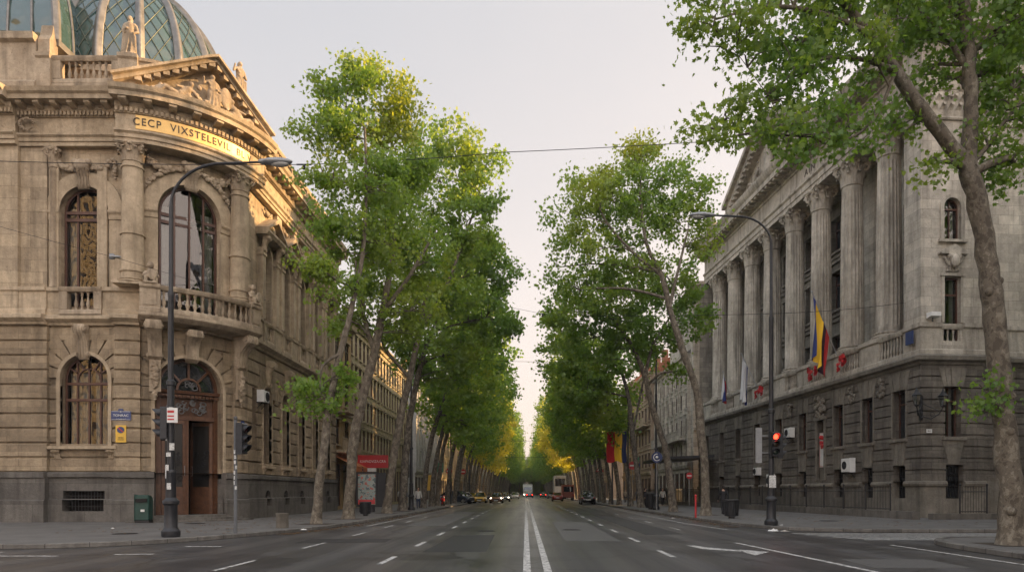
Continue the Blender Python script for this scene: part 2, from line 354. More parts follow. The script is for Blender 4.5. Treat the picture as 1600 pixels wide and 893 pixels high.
def window(parent, F, c, hw, zb, zt, arch, o, fm, mull=(0.0,), trans=(), clear=False, fw=0.09, curtain=0, name='window', arcs=0):
    """a window part: frame with mullions > pane (> curtain, dark room behind clear glass)"""
    mb = MB(F); zs = zt - hw if arch else zt
    outer = arch_pts(c, hw, zb, zt, arch); 
    if arch: archivolt(mb, c, hw - fw, zs, fw, o - 0.05, o + 0.06, 16)
    else: mb.blk(c - hw, c + hw, o - 0.05, o + 0.06, zt - fw, zt)
    for sg in (-1, 1): mb.blk(min(c + sg * hw, c + sg * (hw - fw)), max(c + sg * hw, c + sg * (hw - fw)), o - 0.05, o + 0.06, zb, zs)
    mb.blk(c - hw + fw, c + hw - fw, o - 0.05, o + 0.06, zb, zb + fw)
    for m_ in mull:
        x = c + m_ * hw; top = zs + math.sqrt(max(0, (hw - fw) ** 2 - (m_ * hw) ** 2)) if arch else zt - fw
        mb.blk(x - fw * 0.42, x + fw * 0.42, o - 0.04, o + 0.05, zb + fw, top)
    for t in trans: mb.blk(c - hw + fw, c + hw - fw, o - 0.03, o + 0.085, t - fw * 0.7, t + fw * 0.7)
    if arcs:
        archivolt(mb, c, hw * 0.45, zs, fw * 0.6, o - 0.04, o + 0.05, 10)
        for k in range(1, 6):
            a = PI * k / 6; 
            mb.poly([(c + hw * .5 * math.cos(a) - .03 * math.sin(a), zs + hw * .5 * math.sin(a) + .03 * math.cos(a)), (c + hw * .95 * math.cos(a) - .03 * math.sin(a), zs + hw * .95 * math.sin(a) + .03 * math.cos(a)), (c + hw * .95 * math.cos(a) + .03 * math.sin(a), zs + hw * .95 * math.sin(a) - .03 * math.cos(a)), (c + hw * .5 * math.cos(a) + .03 * math.sin(a), zs + hw * .5 * math.sin(a) - .03 * math.cos(a))], o - .04, o + .05)
    w = mb.build(name, fm, parent)
    p = MB(F); p.add([(x, o, z) for x, z in outer], [tuple(range(len(outer)))]); p.build('pane', M['panew'] if clear else M['pane'], w)
    if clear:
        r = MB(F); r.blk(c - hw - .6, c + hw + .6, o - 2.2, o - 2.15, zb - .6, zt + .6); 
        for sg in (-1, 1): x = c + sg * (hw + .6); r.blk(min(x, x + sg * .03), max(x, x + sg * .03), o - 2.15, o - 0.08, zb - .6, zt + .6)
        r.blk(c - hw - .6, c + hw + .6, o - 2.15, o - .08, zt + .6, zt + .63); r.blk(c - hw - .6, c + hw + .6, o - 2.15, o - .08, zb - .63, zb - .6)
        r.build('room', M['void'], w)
        if curtain:
            for (a, b) in ([(-1, -0.55), (0.5, 1)] if curtain == 1 else [(-0.98, -0.1), (0.1, 0.98)]):
                q = MB(F); n = 26; vs = []
                for i in range(n + 1):
                    x = c + hw * (a + (b - a) * i / n); oo = o - 0.3 + 0.045 * math.sin(i * 1.9)
                    vs += [(x, oo, zb), (x, oo, zs + (0.3 * hw if arch else 0))]
                q.add(vs, [(2 * i, 2 * i + 2, 2 * i + 3, 2 * i + 1) for i in range(n)]); q.build('curtain', M['curtain'], w, True)
    return w
BAL = [(0.075, 0), (0.075, 0.06), (0.045, 0.1), (0.06, 0.18), (0.088, 0.30), (0.07, 0.42), (0.04, 0.62), (0.038, 0.78), (0.065, 0.84), (0.045, 0.88), (0.075, 0.94), (0.075, 1.0)]
def balustrade(parent, F, s0, s1, o, z0, z1, mat, step=0.27, ds=0.5, piers=(), ends=True, m0=0, m1=0):
    mb = MB(F); h = z1 - z0
    mb.sweep([(o - .17, z0), (o + .17, z0), (o + .17, z0 + .14 * h), (o + .13, z0 + .18 * h), (o - .13, z0 + .18 * h), (o - .17, z0 + .14 * h)], s0, s1, ds)
    mb.sweep([(o - .13, z1 - .17 * h), (o + .13, z1 - .17 * h), (o + .2, z1 - .08 * h), (o + .2, z1), (o - .2, z1), (o - .2, z1 - .08 * h)], s0, s1, ds)
    pr = list(piers) + ([s0 + .18, s1 - .18] if ends else [])
    for p in pr: mb.blk(p - .18, p + .18, o - .16, o + .16, z0 + .18 * h, z1 - .17 * h)
    n = int((s1 - s0) / step)
    for i in range(n):
        x = s0 + (i + .5) * (s1 - s0) / n
        if any(abs(x - p) < .27 for p in pr): continue
        mb.lathe(x, o, [(r * step / .27, z0 + .18 * h + z * h * .65) for r, z in BAL], 8, caps=False)
    return smooth_by_angle(mb.build('balustrade', mat, parent), 50)
def capital(mb, cx, cy, z0, h, r, n=8):
    mb.lathe(cx, cy, [(r * 1.02, 0), (r * 1.1, .03 * h), (r * 1.1, .08 * h), (r * .97, .1 * h), (r * .98, .6 * h), (r * 1.12, .8 * h), (r * 1.2, .88 * h)], 20, z0)
    for tier, (zb, hh, off, ww) in enumerate(((.08, .42, 0, .36), (.32, .42, .5, .34), (.55, .33, 0, .2))):
        for k in range(n):
            a = 2 * PI * (k + off) / n; ca, sa = math.cos(a), math.sin(a); vs = []
            prof = [(1.0, 0, 1), (1.06, .35, 1.15), (1.12, .7, 1.0), (1.3, .98, .8), (1.48, 1.0, .5), (1.5, .86, .35)]
            for (rr, zz, w) in prof:
                for sg, dr in ((-1, -.03), (-.5, .05), (0, -.015), (.5, .05), (1, -.03)):
                    x = (rr + dr) * r; y = sg * ww * w * r
                    vs.append((cx + x * ca - y * sa, cy + x * sa + y * ca, z0 + (zb + zz * hh) * h))
            mb.add(vs, [(5 * i + j, 5 * i + j + 1, 5 * i + 6 + j, 5 * i + 5 + j) for i in range(5) for j in range(4)])
    for k in range(4):
        a = PI / 4 + k * PI / 2; ca, sa = math.cos(a), math.sin(a); pts = []; rs = []
        for i in range(13):
            t = i / 12; th = t * 3.6 * PI; q = .2 * h * (1 - .75 * t)
            pts.append((cx + (1.32 * r + q * math.cos(th)) * ca, cy + (1.32 * r + q * math.cos(th)) * sa, z0 + .72 * h + q * math.sin(th))); rs.append(.055 * h)
        mb.tube(pts, rs, 6)
        mb.tube([(cx + 1.0 * r * ca, cy + 1.0 * r * sa, z0 + .5 * h), (cx + 1.2 * r * ca, cy + 1.2 * r * sa, z0 + .7 * h), (cx + 1.45 * r * ca, cy + 1.45 * r * sa, z0 + .9 * h)], [.05 * h, .06 * h, .07 * h], 6)
    q = 1.42 * r; pts = []
    for k in range(4):
        for t in (-1, -.85, -.4, 0, .4, .85):
            d = q * (1 - .16 * (1 - abs(t) ** 1.5)); 
            x, y = (d, t * q) if abs(t) < .9 else (q * .98, t * q * .98)
            a = k * PI / 2; pts.append((cx + x * math.cos(a) - y * math.sin(a), cy + x * math.sin(a) + y * math.cos(a)))
    for (za, zb, sc) in ((.88, .94, .95), (.94, 1.0, 1.03)):
        vs = [(cx + (x - cx) * sc, cy + (y - cy) * sc, z0 + za * h) for x, y in pts] + [(cx + (x - cx) * sc, cy + (y - cy) * sc, z0 + zb * h) for x, y in pts]; k = len(pts)
        mb.add(vs, [tuple(range(k)), tuple(range(k, 2 * k))] + [(i, (i + 1) % k, (i + 1) % k + k, i + k) for i in range(k)])
    for k in range(4):
        a = k * PI / 2; mb.ball((cx + 1.25 * r * math.cos(a), cy + 1.25 * r * math.sin(a), z0 + .9 * h), .1 * h, 6, 4)
def column(parent, F, s, o, z0, z1, r, mat, cmat, fluted=False, capf=.13, ring=()):
    H = z1 - z0; hb = r * .75; hc = H * capf; zb = z0 + hb; zc = z1 - hc
    mb = MB(F)
    if fluted:
        nf = 20; pr = []; na = nf * 4; vs = []; lv = [0, .03, .04, .3, .6, .9, .965, .975, 1.0]
        for t in lv:
            rr = r * (1 - .15 * t ** 1.8)
            for i in range(na):
                a = 2 * PI * i / na; dep = 0 if i % 4 == 0 else (.075 if i % 4 == 2 else .055)
                if t < .035 or t > .97: dep = 0
                q = rr * (1 - dep); vs.append((s + q * math.cos(a), o + q * math.sin(a), zb + (zc - zb) * t))
        mb.add(vs, [(j * na + i, j * na + (i + 1) % na, (j + 1) * na + (i + 1) % na, (j + 1) * na + i) for j in range(len(lv) - 1) for i in range(na)])
    else:
        pr = [(r * (1 - .13 * (i / 10) ** 1.8), (zc - zb) * i / 10) for i in range(11)]
        mb.lathe(s, o, pr, 28, zb)
        for t in ring:
            q = r * (1 - .13 * t ** 1.8); zz = (zc - zb) * t
            mb.lathe(s, o, [(q, zz - .05), (q + .05, zz - .04), (q + .06, zz), (q + .05, zz + .04), (q, zz + .05)], 28, zb, caps=False)
    c = mb.build('column', mat, parent); smooth_by_angle(c, 32 if not fluted else 25)
    b = MB(F); b.blk(s - r * 1.35, s + r * 1.35, o - r * 1.35, o + r * 1.35, z0, z0 + hb * .3)
    b.lathe(s, o, [(r * 1.2, .3), (r * 1.34, .38), (r * 1.34, .52), (r * 1.15, .6), (r * 1.1, .7), (r * 1.18, .78), (r * 1.18, .9), (r * 1.03, 1.0), (r, 1.05)], 24, z0) if False else b.lathe(s, o, [(rr, zz * hb) for rr, zz in [(r * 1.2, .3), (r * 1.34, .38), (r * 1.34, .52), (r * 1.15, .6), (r * 1.1, .7), (r * 1.18, .78), (r * 1.18, .9), (r * 1.03, 1.0), (r, 1.03)]], 24, z0)
    smooth_by_angle(b.build('column_base', mat, c), 40)
    k = MB(F); capital(k, s, o, zc, hc, r * .87); smooth_by_angle(k.build('capital', cmat, c), 45)
    return c
def console(mb, s, w, o0, z0, h, dep):
    """scroll bracket hanging under z0+h"""
    pr = [(o0, z0), (o0 + .12 * dep, z0 + .02 * h), (o0 + .3 * dep, z0 + .12 * h), (o0 + .32 * dep, z0 + .3 * h), (o0 + .4 * dep, z0 + .5 * h), (o0 + .7 * dep, z0 + .68 * h), (o0 + dep, z0 + .78 * h), (o0 + dep * 1.05, z0 + .9 * h), (o0 + dep, z0 + h), (o0, z0 + h)]
    mb.sweep(pr, s - w / 2, s + w / 2, 99)
    for q in (-.28, 0, .28):
        p2 = [(a + (.03 if 1 < i < 8 else 0), b) for i, (a, b) in enumerate(pr)]; mb.sweep(p2, s + q * w - w * .07, s + q * w + w * .07, 99)
    for (oo, zz, r) in ((o0 + dep * .82, z0 + .86 * h, .13 * h), (o0 + .2 * dep, z0 + .14 * h, .09 * h)):
        for sg in (-1, 1):
            mb.tube([(s + sg * w * .5, oo, zz), (s + sg * (w * .5 + .04), oo, zz)], [r, r * .8], 12); mb.tube([(s + sg * w * .5, oo, zz), (s + sg * (w * .5 + .07), oo, zz)], [r * .45, r * .4], 10)
def swag(mb, pts, r, seed=1, dens=16, o=.12):
    """carved garland: lumps strung along a line"""
    q = random.Random(seed); P = [Vector(p) for p in pts]
    seg = [(a, b) for a, b in zip(P[:-1], P[1:])]; Ltot = sum((b - a).length for a, b in seg)
    n = max(3, int(Ltot * dens)); i = 0
    for k in range(n):
        t = (k + .5) / n * Ltot
        for a, b in seg:
            l = (b - a).length
            if t <= l: break
            t -= l
        p = a.lerp(b, min(1, t / l)); e = math.sin(PI * (k + .5) / n) * .5 + .55
        for _ in range(2):
            rr = r * e * q.uniform(.45, .8)
            mb.ball((p.x + q.uniform(-.5, .5) * r * e, p.y + q.uniform(0, .4) * r, p.z + q.uniform(-.5, .5) * r * e), (rr, rr * .8, rr * q.uniform(.7, 1.1)), 7, 5)
def catenary(s0, z0, s1, z1, sag, o, n=8):
    return [(s0 + (s1 - s0) * i / n, o, z0 + (z1 - z0) * i / n - sag * 4 * (i / n) * (1 - i / n)) for i in range(n + 1)]
def figure(mb, H=1.8, pose='stand', T=None):
    """human figure from tapered capsules (z up, facing -y), T maps to target space"""
    k = H / 1.8; T = T or (lambda p: p)
    def C(a, b, ra, rb=None):
        a = T(tuple(x * k for x in a)); b = T(tuple(x * k for x in b)); mb.cap(a, b, ra * k, (rb if rb is not None else ra) * k, 10)
    return C
# ------------------------------------------------------------------ carved figures
def robed(mb, H=1.9, arm=0, T=None, seed=1):
    q = random.Random(seed); k = H / 1.9; T = T or (lambda p: p)
    def C(a, b, ra, rb=None): mb.cap(T(tuple(x * k for x in a)), T(tuple(x * k for x in b)), ra * k, (ra if rb is None else rb) * k, 10)
    C((-.1, .02, .08), (-.1, 0, .95), .17, .14); C((.12, -.05, .08), (.1, 0, .95), .16, .14); C((0, .05, .1), (0, .02, .9), .2, .17)
    C((0, 0, .95), (0, .01, 1.42), .18, .2); C((-.17, 0, 1.45), (.17, 0, 1.45), .1); C((0, 0, 1.5), (0, -.01, 1.62), .07); C((0, -.02, 1.7), (0, -.02, 1.76), .105, .11)
    C((0, -.12, 1.7), (0, -.13, 1.69), .03); C((0, .04, 1.72), (0, .07, 1.6), .11, .09)
    for i in range(9):
        a = 2 * PI * i / 9 + .2; C((.26 * math.cos(a), .24 * math.sin(a), .06), (.15 * math.cos(a + .4), .14 * math.sin(a + .4), 1.0), .045, .03)
    if arm == 0:
        C((-.24, 0, 1.42), (-.3, -.05, 1.12), .07, .06); C((-.3, -.05, 1.12), (-.08, -.22, 1.2), .06, .045)
        C((.24, 0, 1.42), (.33, 0, 1.15), .07, .06); C((.33, 0, 1.15), (.2, -.2, 1.0), .06, .045); C((-.3, -.1, .2), (-.22, -.12, 1.3), .05, .04)
    else:
        C((-.24, 0, 1.42), (-.4, -.05, 1.25), .07, .06); C((-.4, -.05, 1.25), (-.42, -.2, 1.5), .055, .045)
        C((.24, 0, 1.42), (.34, -.02, 1.14), .07, .06); C((.34, -.02, 1.14), (.12, -.22, 1.08), .06, .045)
    C((-.2, -.12, 1.35), (.2, -.12, .85), .05); C((-.15, -.14, 1.1), (.22, -.1, .75), .045); C((.22, -.12, .9), (.26, -.1, .25), .07, .05)
def reclining(mb, T, flip=1):
    def C(a, b, ra, rb=None): mb.cap(T((a[0] * flip, a[1], a[2])), T((b[0] * flip, b[1], b[2])), ra, ra if rb is None else rb, 9)
    C((0, 0, .2), (.3, -.05, .55), .17, .16); C((.3, -.05, .55), (.4, -.05, .7), .1, .08); C((.42, -.1, .82), (.42, -.1, .86), .1)
    C((.12, -.05, .6), (.52, -.05, .55), .08); C((0, -.05, .2), (-.45, -.12, .42), .13, .1); C((-.45, -.12, .42), (-.75, -.05, .1), .1, .06); C((0, 0, .15), (-.6, 0, .12), .13, .1); C((-.6, 0, .12), (-1.05, 0, .07), .09, .05)
    C((.5, -.05, .55), (.65, -.15, .3), .06, .05); C((.15, -.08, .6), (-.1, -.25, .5), .06, .05); C((-.3, -.1, .3), (.2, -.1, .15), .09, .05); C((.3, 0, .3), (.45, 0, .05), .16, .12)
def lumps(mb, T, n, bx, bz, r, seed):
    q = random.Random(seed)
    for _ in range(n): 
        rr = r * q.uniform(.5, 1.2); mb.ball(T((q.uniform(-bx, bx), q.uniform(-.15, .05), q.uniform(0, bz))), (rr, rr * .8, rr), 7, 5)
def statue(label, loc, rz, H, arm, seed, group):
    mb = MB(); robed(mb, H, arm, seed=seed); mb.box(-.3, .3, -.28, .28, -.02, .1)
    o = remeshed(mb, 'statue', M['pale'], vox=.028, sm=2); o.location = loc; o.rotation_euler = (0, 0, rz); tag(o, label, 'statue', group); return o

# ================================================================== LEFT: the domed corner palace
R0 = 4.6; CX, CY = -19.0, 36.0; SB = R0 * PI / 2
def FL_(s, o, z):
    if s <= 0: return (CX + s, CY - R0 - o, z)
    if s < SB:
        t = s / R0; r = R0 + o; return (CX + r * math.sin(t), CY - r * math.cos(t), z)
    return (CX + R0 + o, CY + s - SB, z)
TA = lambda deg: R0 * math.radians(deg)
pal = empty('corner_palace', 'domed tan stone palace with a rounded corner entrance, arched windows and glass dome', 'building', (-19, 36, 0.13))
pal.location = (0, 0, 0)
SEND = SB + 15.4; SSTART = -24.0
DSC = 0.45
dc = TA(41)                      # entrance bay axis
wA = -1.25                       # window bay axis on the front wall (world x -20.25)
bays = [SB + 1.75 + 2.85 * k for k in range(5)]
# ---- plinth
mb = MB(FL_)
basew = [(wA, .95, .62, 1.55, False)] + [(b, .38, .75, 1.6, True) for b in bays]
doorop = (dc, 1.5, 0.0, 7.85, True)
wall(mb, SSTART, SEND, 0.0, 1.15, [doorop] + [(c, h, zb, 1.15, False) for c, h, zb, zt, a in basew], .22, depth=.6, ds=DSC)
wall(mb, SSTART, SEND, 1.15, 2.15, [doorop] + [(c, h, 1.15, zt, a) if not a else (c, h, 1.15, zt, a) for c, h, zb, zt, a in basew], .14, depth=.6, ds=DSC)
for a, b in ((SSTART, dc - 1.5), (dc + 1.5, SEND)):
    mb.sweep([(0, 1.15), (.22, 1.15), (.14, 1.19), (0, 1.19)], a, b, DSC); mb.sweep([(0, 2.15), (.2, 2.15), (.26, 2.2), (.26, 2.36), (.16, 2.42), (0, 2.42)], a, b, DSC)
for p0, p1 in ((dc - 3.1, dc - 1.5), (dc + 1.5, dc + 2.9)):      # pier bases by the door
    mb.sweep([(0.1, 0), (.42, 0), (.42, 1.1), (.34, 1.16), (.34, 2.12), (.44, 2.16), (.44, 2.4), (.1, 2.44)], p0, p1, DSC)
mb.sweep([(0.1, 0), (.5, 0), (.5, 1.1), (.42, 1.16), (.42, 2.12), (.5, 2.16), (.5, 2.4), (.1, 2.44)], SSTART, -2.85, 99)
mb.build('plinth', M['plinth'], pal)
for c, h, zb, zt, a in basew:
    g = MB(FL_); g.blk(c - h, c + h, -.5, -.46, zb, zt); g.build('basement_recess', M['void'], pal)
    b = MB(FL_); n = max(3, int(h * 2 / .14))
    for i in range(1, n): x = c - h + 2 * h * i / n; b.tube([(x, -.05, zb), (x, -.05, zt - .02)], .013, 5)
    for z in (zb + .2, zt - .25): b.blk(c - h, c + h, -.07, -.03, z, z + .03)
    b.build('window_grille', M['iron'], pal)
# ---- rusticated ground storey
courses = [(2.45 + .665 * k, 2.45 + .665 * k + .585) for k in range(10)]
gops = [(wA, 1.1, 3.6, 7.8, True), (dc, 1.5, 2.4, 7.85, True), (SB + .0, .32, 3.6, 7.0, False)] + [(b, .62, 2.9, 7.3, True) for b in bays]
gops = [(c, h, max(zb, 2.4), zt, a) for c, h, zb, zt, a in gops]
mb = MB(FL_); wall(mb, SSTART, SEND, 2.4, 9.15, gops, 0, (), .1, .55, DSC)
halo = [(wA, 1.1, 6.7, 1.9), (dc, 1.5, 6.35, 2.28)] + [(b, .62, 6.68, 1.1) for b in bays]
for a, b in courses:
    zm = (a + b) / 2; cut = []
    for (c, hw, zb, zt, ar) in gops:
        if zb < zm < zt: cut.append([c - hw, c + hw])
    for (c, hw, zs, R) in halo:
        if zs < zm < zs + R: e = math.sqrt(R * R - (zm - zs) ** 2); cut.append([c - e, c + e])
    cut.sort(); mg = []
    for x in cut:
        if mg and x[0] < mg[-1][1]: mg[-1][1] = max(mg[-1][1], x[1])
        else: mg.append(list(x))
    prev = SSTART
    for x0, x1 in mg + [[SEND, SEND]]:
        if x0 - prev > .03: mb.sweep([(-.02, a), (.075, a), (.1, a + .03), (.1, b - .03), (.075, b), (-.02, b)], prev, x0, DSC)
        prev = x1
for p0, p1 in ((dc - 3.1, dc - 2.05), (dc + 2.05, dc + 2.9), (SSTART, -2.85)):
    for a, b in courses: mb.sweep([(0.05, a), (.26, a), (.29, a + .03), (.29, b - .03), (.26, b), (.05, b)], p0, p1, DSC)
    mb.sweep([(0, 2.42), (.2, 2.42), (.2, 9.15), (0, 9.15)], p0 + .03, p1 - .03, DSC)
def voussoirs(mb, c, hw, zs, n, r1, r2, out, keyskip=True):
    for k in range(n):
        a0 = PI * k / n + .024; a1 = PI * (k + 1) / n - .024; am = (a0 + a1) / 2
        if keyskip and k == n // 2: continue
        R = r1 if k % 2 else r2
        # straight outer edges: end on a level or plumb line
        def outp(a):
            if abs(math.cos(am)) > .75: x = R * math.copysign(1, math.cos(a)) * .97; return (x, x * math.tan(a))
            return (R * math.cos(a), R * math.sin(a))
        p = [(hw * math.cos(a0), hw * math.sin(a0)), outp(a0), outp(a1), (hw * math.cos(a1), hw * math.sin(a1)), (hw * math.cos(am), hw * math.sin(am))]
        mb.poly([(c + x, zs + y) for x, y in p], -.05, out)
voussoirs(mb, wA, 1.1, 6.7, 9, 1.95, 2.35, .13); voussoirs(mb, dc, 1.5, 6.35, 11, 2.35, 2.75, .13)
for b in bays: voussoirs(mb, b, .62, 6.68, 7, 1.15, 1.4, .13)
mb.build('ground_storey_wall', M['tanr'], pal)
mb = MB(FL_); archivolt(mb, wA, 1.1, 6.7, .16, -.05, .15, 18, foot=3.6)
mb.sweep([(0, 3.42), (.34, 3.46), (.34, 3.6), (0, 3.62)], wA - 1.55, wA + 1.55)
for sg in (-1, 1): console(mb, wA + sg * 1.25, .28, .05, 2.98, .45, .22)
mb.build('arch_surround', M['tanp'], pal)
mb = MB(FL_); archivolt(mb, dc, 1.5, 6.35, .14, -.05, .14, 20, foot=2.44); mb.build('arch_surround', M['tanp'], pal)
for b in bays:
    mb = MB(FL_); archivolt(mb, b, .62, 6.68, .1, -.05, .14, 12, foot=2.95)
    mb.sweep([(0, 2.75), (.3, 2.8), (.3, 2.92), (0, 2.94)], b - .8, b + .8); console(mb, b - .6, .18, .08, 2.45, .32, .16); console(mb, b + .6, .18, .08, 2.45, .32, .16)
    console(mb, b, .34, .1, 7.2, 1.5, .38); smooth_by_angle(mb.build('arch_surround', M['tanp'], pal), 35)
for a_ in ((wA, .46, .1, 7.55, 1.55, .42), (dc, .5, .1, 7.6, 1.45, .8)): mb = MB(FL_); console(mb, *a_); smooth_by_angle(mb.build('keystone', M['pale'], pal), 35)
# ---- ground windows, entrance
window(pal, FL_, wA, 1.08, 3.6, 7.78, True, -.28, M['frame'], (-.5, 0, .5), (5.75, 6.5), True, .085, 2, arcs=1)
for b in bays: window(pal, FL_, b, .62, 2.95, 7.3, True, -.38, M['frame'], (0,), (6.6,), False, .07)
window(pal, FL_, SB, .32, 3.6, 7.0, False, -.38, M['frame'], (), (6.2,), False, .06)
door = MB(FL_)
door.blk(dc - 1.5, dc - 1.28, -.52, -.3, .3, 6.35); door.blk(dc + 1.28, dc + 1.5, -.52, -.3, .3, 6.35)
door.blk(dc - 1.28, dc + 1.28, -.5, -.28, 4.95, 5.15); door.blk(dc - 1.5, dc + 1.5, -.5, -.2, 6.0, 6.14); door.sweep([(-.5, 6.14), (-.14, 6.2), (-.1, 6.34), (-.5, 6.36)], dc - 1.5, dc + 1.5)
archivolt(door, dc, 1.36, 6.36, .14, -.5, -.3, 20); archivolt(door, dc, .5, 6.36, .1, -.5, -.26, 12)
for k in range(1, 4):
    a = PI * k / 4; door.poly([(dc + .6 * math.cos(a) - .05 * math.sin(a), 6.36 + .6 * math.sin(a) + .05 * math.cos(a)), (dc + 1.36 * math.cos(a) - .05 * math.sin(a), 6.36 + 1.36 * math.sin(a) + .05 * math.cos(a)), (dc + 1.36 * math.cos(a) + .05 * math.sin(a), 6.36 + 1.36 * math.sin(a) - .05 * math.cos(a)), (dc + .6 * math.cos(a) + .05 * math.sin(a), 6.36 + .6 * math.sin(a) - .05 * math.cos(a))], -.45, -.3)
for i in range(14): x = dc - 1.2 + 2.4 * i / 13; door.blk(x - .04, x + .04, -.28, -.14, 6.02, 6.12)
df = door.build('door_frame', M['door'], pal)
fl = MB(FL_); p = arch_pts(dc, 1.38, 6.3, 7.75, True); fl.add([(x, -.44, z) for x, z in p], [tuple(range(len(p)))]); fl.build('fanlight_pane', M['pane'], df)
cv = MB(FL_); cv.blk(dc - 1.28, dc + 1.28, -.46, -.42, 5.15, 6.0); cv.build('transom_panel', M['door'], df)
cv = MB(FL_); q = random.Random(4)
def scrolls(mb, c, z0, w, h, o, n, seed, r=.022):
    q = random.Random(seed)
    for i in range(n):
        x = c + q.uniform(-w, w) * .8; z = z0 + q.uniform(.15, .85) * h; rr = q.uniform(.1, .2); sg = q.choice((-1, 1)); pts = []
        for k in range(10):
            a = k * .6 * sg + q.random() * .05; e = rr * (1 - k / 12); pts.append((min(c + w, max(c - w, x + e * math.cos(a))), o, min(z0 + h, max(z0, z + e * math.sin(a)))))
        mb.tube(pts, r, 5)
scrolls(cv, dc, 5.2, 1.2, .78, -.38, 26, 3, .03); scrolls(cv, dc, 6.38, .4, .4, -.26, 8, 5, .025); cv.build('transom_scrollwork', M['lead'], df)
def door_leaf(x0, x1, o0, open_=0.0):
    hinge = x0 if abs(x0) > abs(x1) else x1
    def FD(s, o, z):       # leaf swings inwards round its hinge
        if not open_: return FL_(dc + s, o0 + o, z)
        w = s - x1; return FL_(dc + x1 + w * math.cos(open_), o0 + o + w * math.sin(open_), z)
    m = MB(FD); m.blk(x0, x0 + .16, -.04, .04, .42, 4.93); m.blk(x1 - .16, x1, -.04, .04, .42, 4.93)
    for a, b in ((.42, .62), (1.55, 1.75), (4.75, 4.93)): m.blk(x0 + .16, x1 - .16, -.04, .04, a, b)
    m.blk(x0 + .16, x1 - .16, -.02, .015, .62, 1.55); m.blk(x0 + .26, x1 - .26, -.02, .035, .72, 1.45)
    d = m.build('door_leaf', M['door'], pal)
    g = MB(FD); g.quad((x0 + .16, -.01, 1.75), (x1 - .16, -.01, 1.75), (x1 - .16, -.01, 4.75), (x0 + .16, -.01, 4.75)); g.build('door_pane', M['dpane'], d)
    w = MB(FD); scrolls(w, (x0 + x1) / 2, 1.78, (x1 - x0) / 2 - .18, 1.9, .04, 20, int(x1 * 10) + 50, .018); w.build('door_ironwork', M['iron'], d)
    h = MB(FD); h.tube([(x1 - .08 if x0 < 0 and not open_ else x0 + .08, .05, 2.3), (x1 - .08 if x0 < 0 and not open_ else x0 + .08, .12, 2.3), (x1 - .08 if x0 < 0 and not open_ else x0 + .08, .12, 2.75), (x1 - .08 if x0 < 0 and not open_ else x0 + .08, .05, 2.75)], .018, 6); h.build('door_handle', M['rim'], d)
door_leaf(-1.26, -.12, -.42); door_leaf(.0, 1.26, -.42, 0.95)
dj = MB(FL_); dj.blk(dc - .12, dc + .0, -.48, -.34, .42, 4.93); dj.build('door_post', M['door'], df)
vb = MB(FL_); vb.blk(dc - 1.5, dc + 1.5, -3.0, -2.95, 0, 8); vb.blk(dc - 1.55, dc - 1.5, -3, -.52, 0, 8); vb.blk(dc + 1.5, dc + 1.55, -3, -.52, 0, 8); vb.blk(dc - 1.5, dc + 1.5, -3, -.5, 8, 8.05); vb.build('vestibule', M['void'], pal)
st = MB(FL_)
for i, (w, o, z) in enumerate(((2.35, 1.15, .2), (2.0, .85, .31), (1.7, .55, .42))): st.sweep([(-.5, 0), (o, 0), (o, z), (-.5, z)], dc - w, dc + w, DSC)
st.build('entrance_steps', M['plinth'], pal)
# ---- string course and pedestal zone
STR = [(0, 9.1), (.16, 9.12), (.2, 9.22), (.34, 9.3), (.42, 9.36), (.42, 9.5), (.3, 9.56), (0, 9.58)]
mb = MB(FL_); mb.sweep([(o, z) for o, z in STR], -2.85, SEND, DSC); mb.sweep([(o + .25 if o else 0, z) for o, z in STR], SSTART, -2.85, 99)
for a, b in ((dc - 3.1, dc - 2.05), (dc + 2.05, dc + 2.9)): mb.sweep([(o + .25 if o else 0, z) for o, z in STR], a, b, DSC)
for a, b, o in ((SSTART, -2.85, .34), (-2.85, -2.25, .22), (-.32, dc - 2.0, .24), (dc + 2.0, SB + .6, .24)):
    mb.sweep([(0, 9.56), (o + .06, 9.56), (o + .06, 9.8), (o, 9.85), (o, 10.6), (o + .1, 10.66), (o + .1, 10.82), (0, 10.84)], a, b, DSC)
for b in bays[:]: pass
for k in range(6):
    x = bays[0] - 1.425 + 2.85 * k; mb.sweep([(0, 9.56), (.2, 9.56), (.2, 10.62), (.28, 10.66), (.28, 10.82), (0, 10.84)], x - .55, x + .55)
smooth_by_angle(mb.build('string_course', M['tanp'], pal), 30)
balustrade(pal, FL_, -2.25, -.32, .2, 9.58, 10.82, M['pale'])
for b in bays: balustrade(pal, FL_, b - .86, b + .86, .12, 9.58, 10.75, M['tanp'], .3)
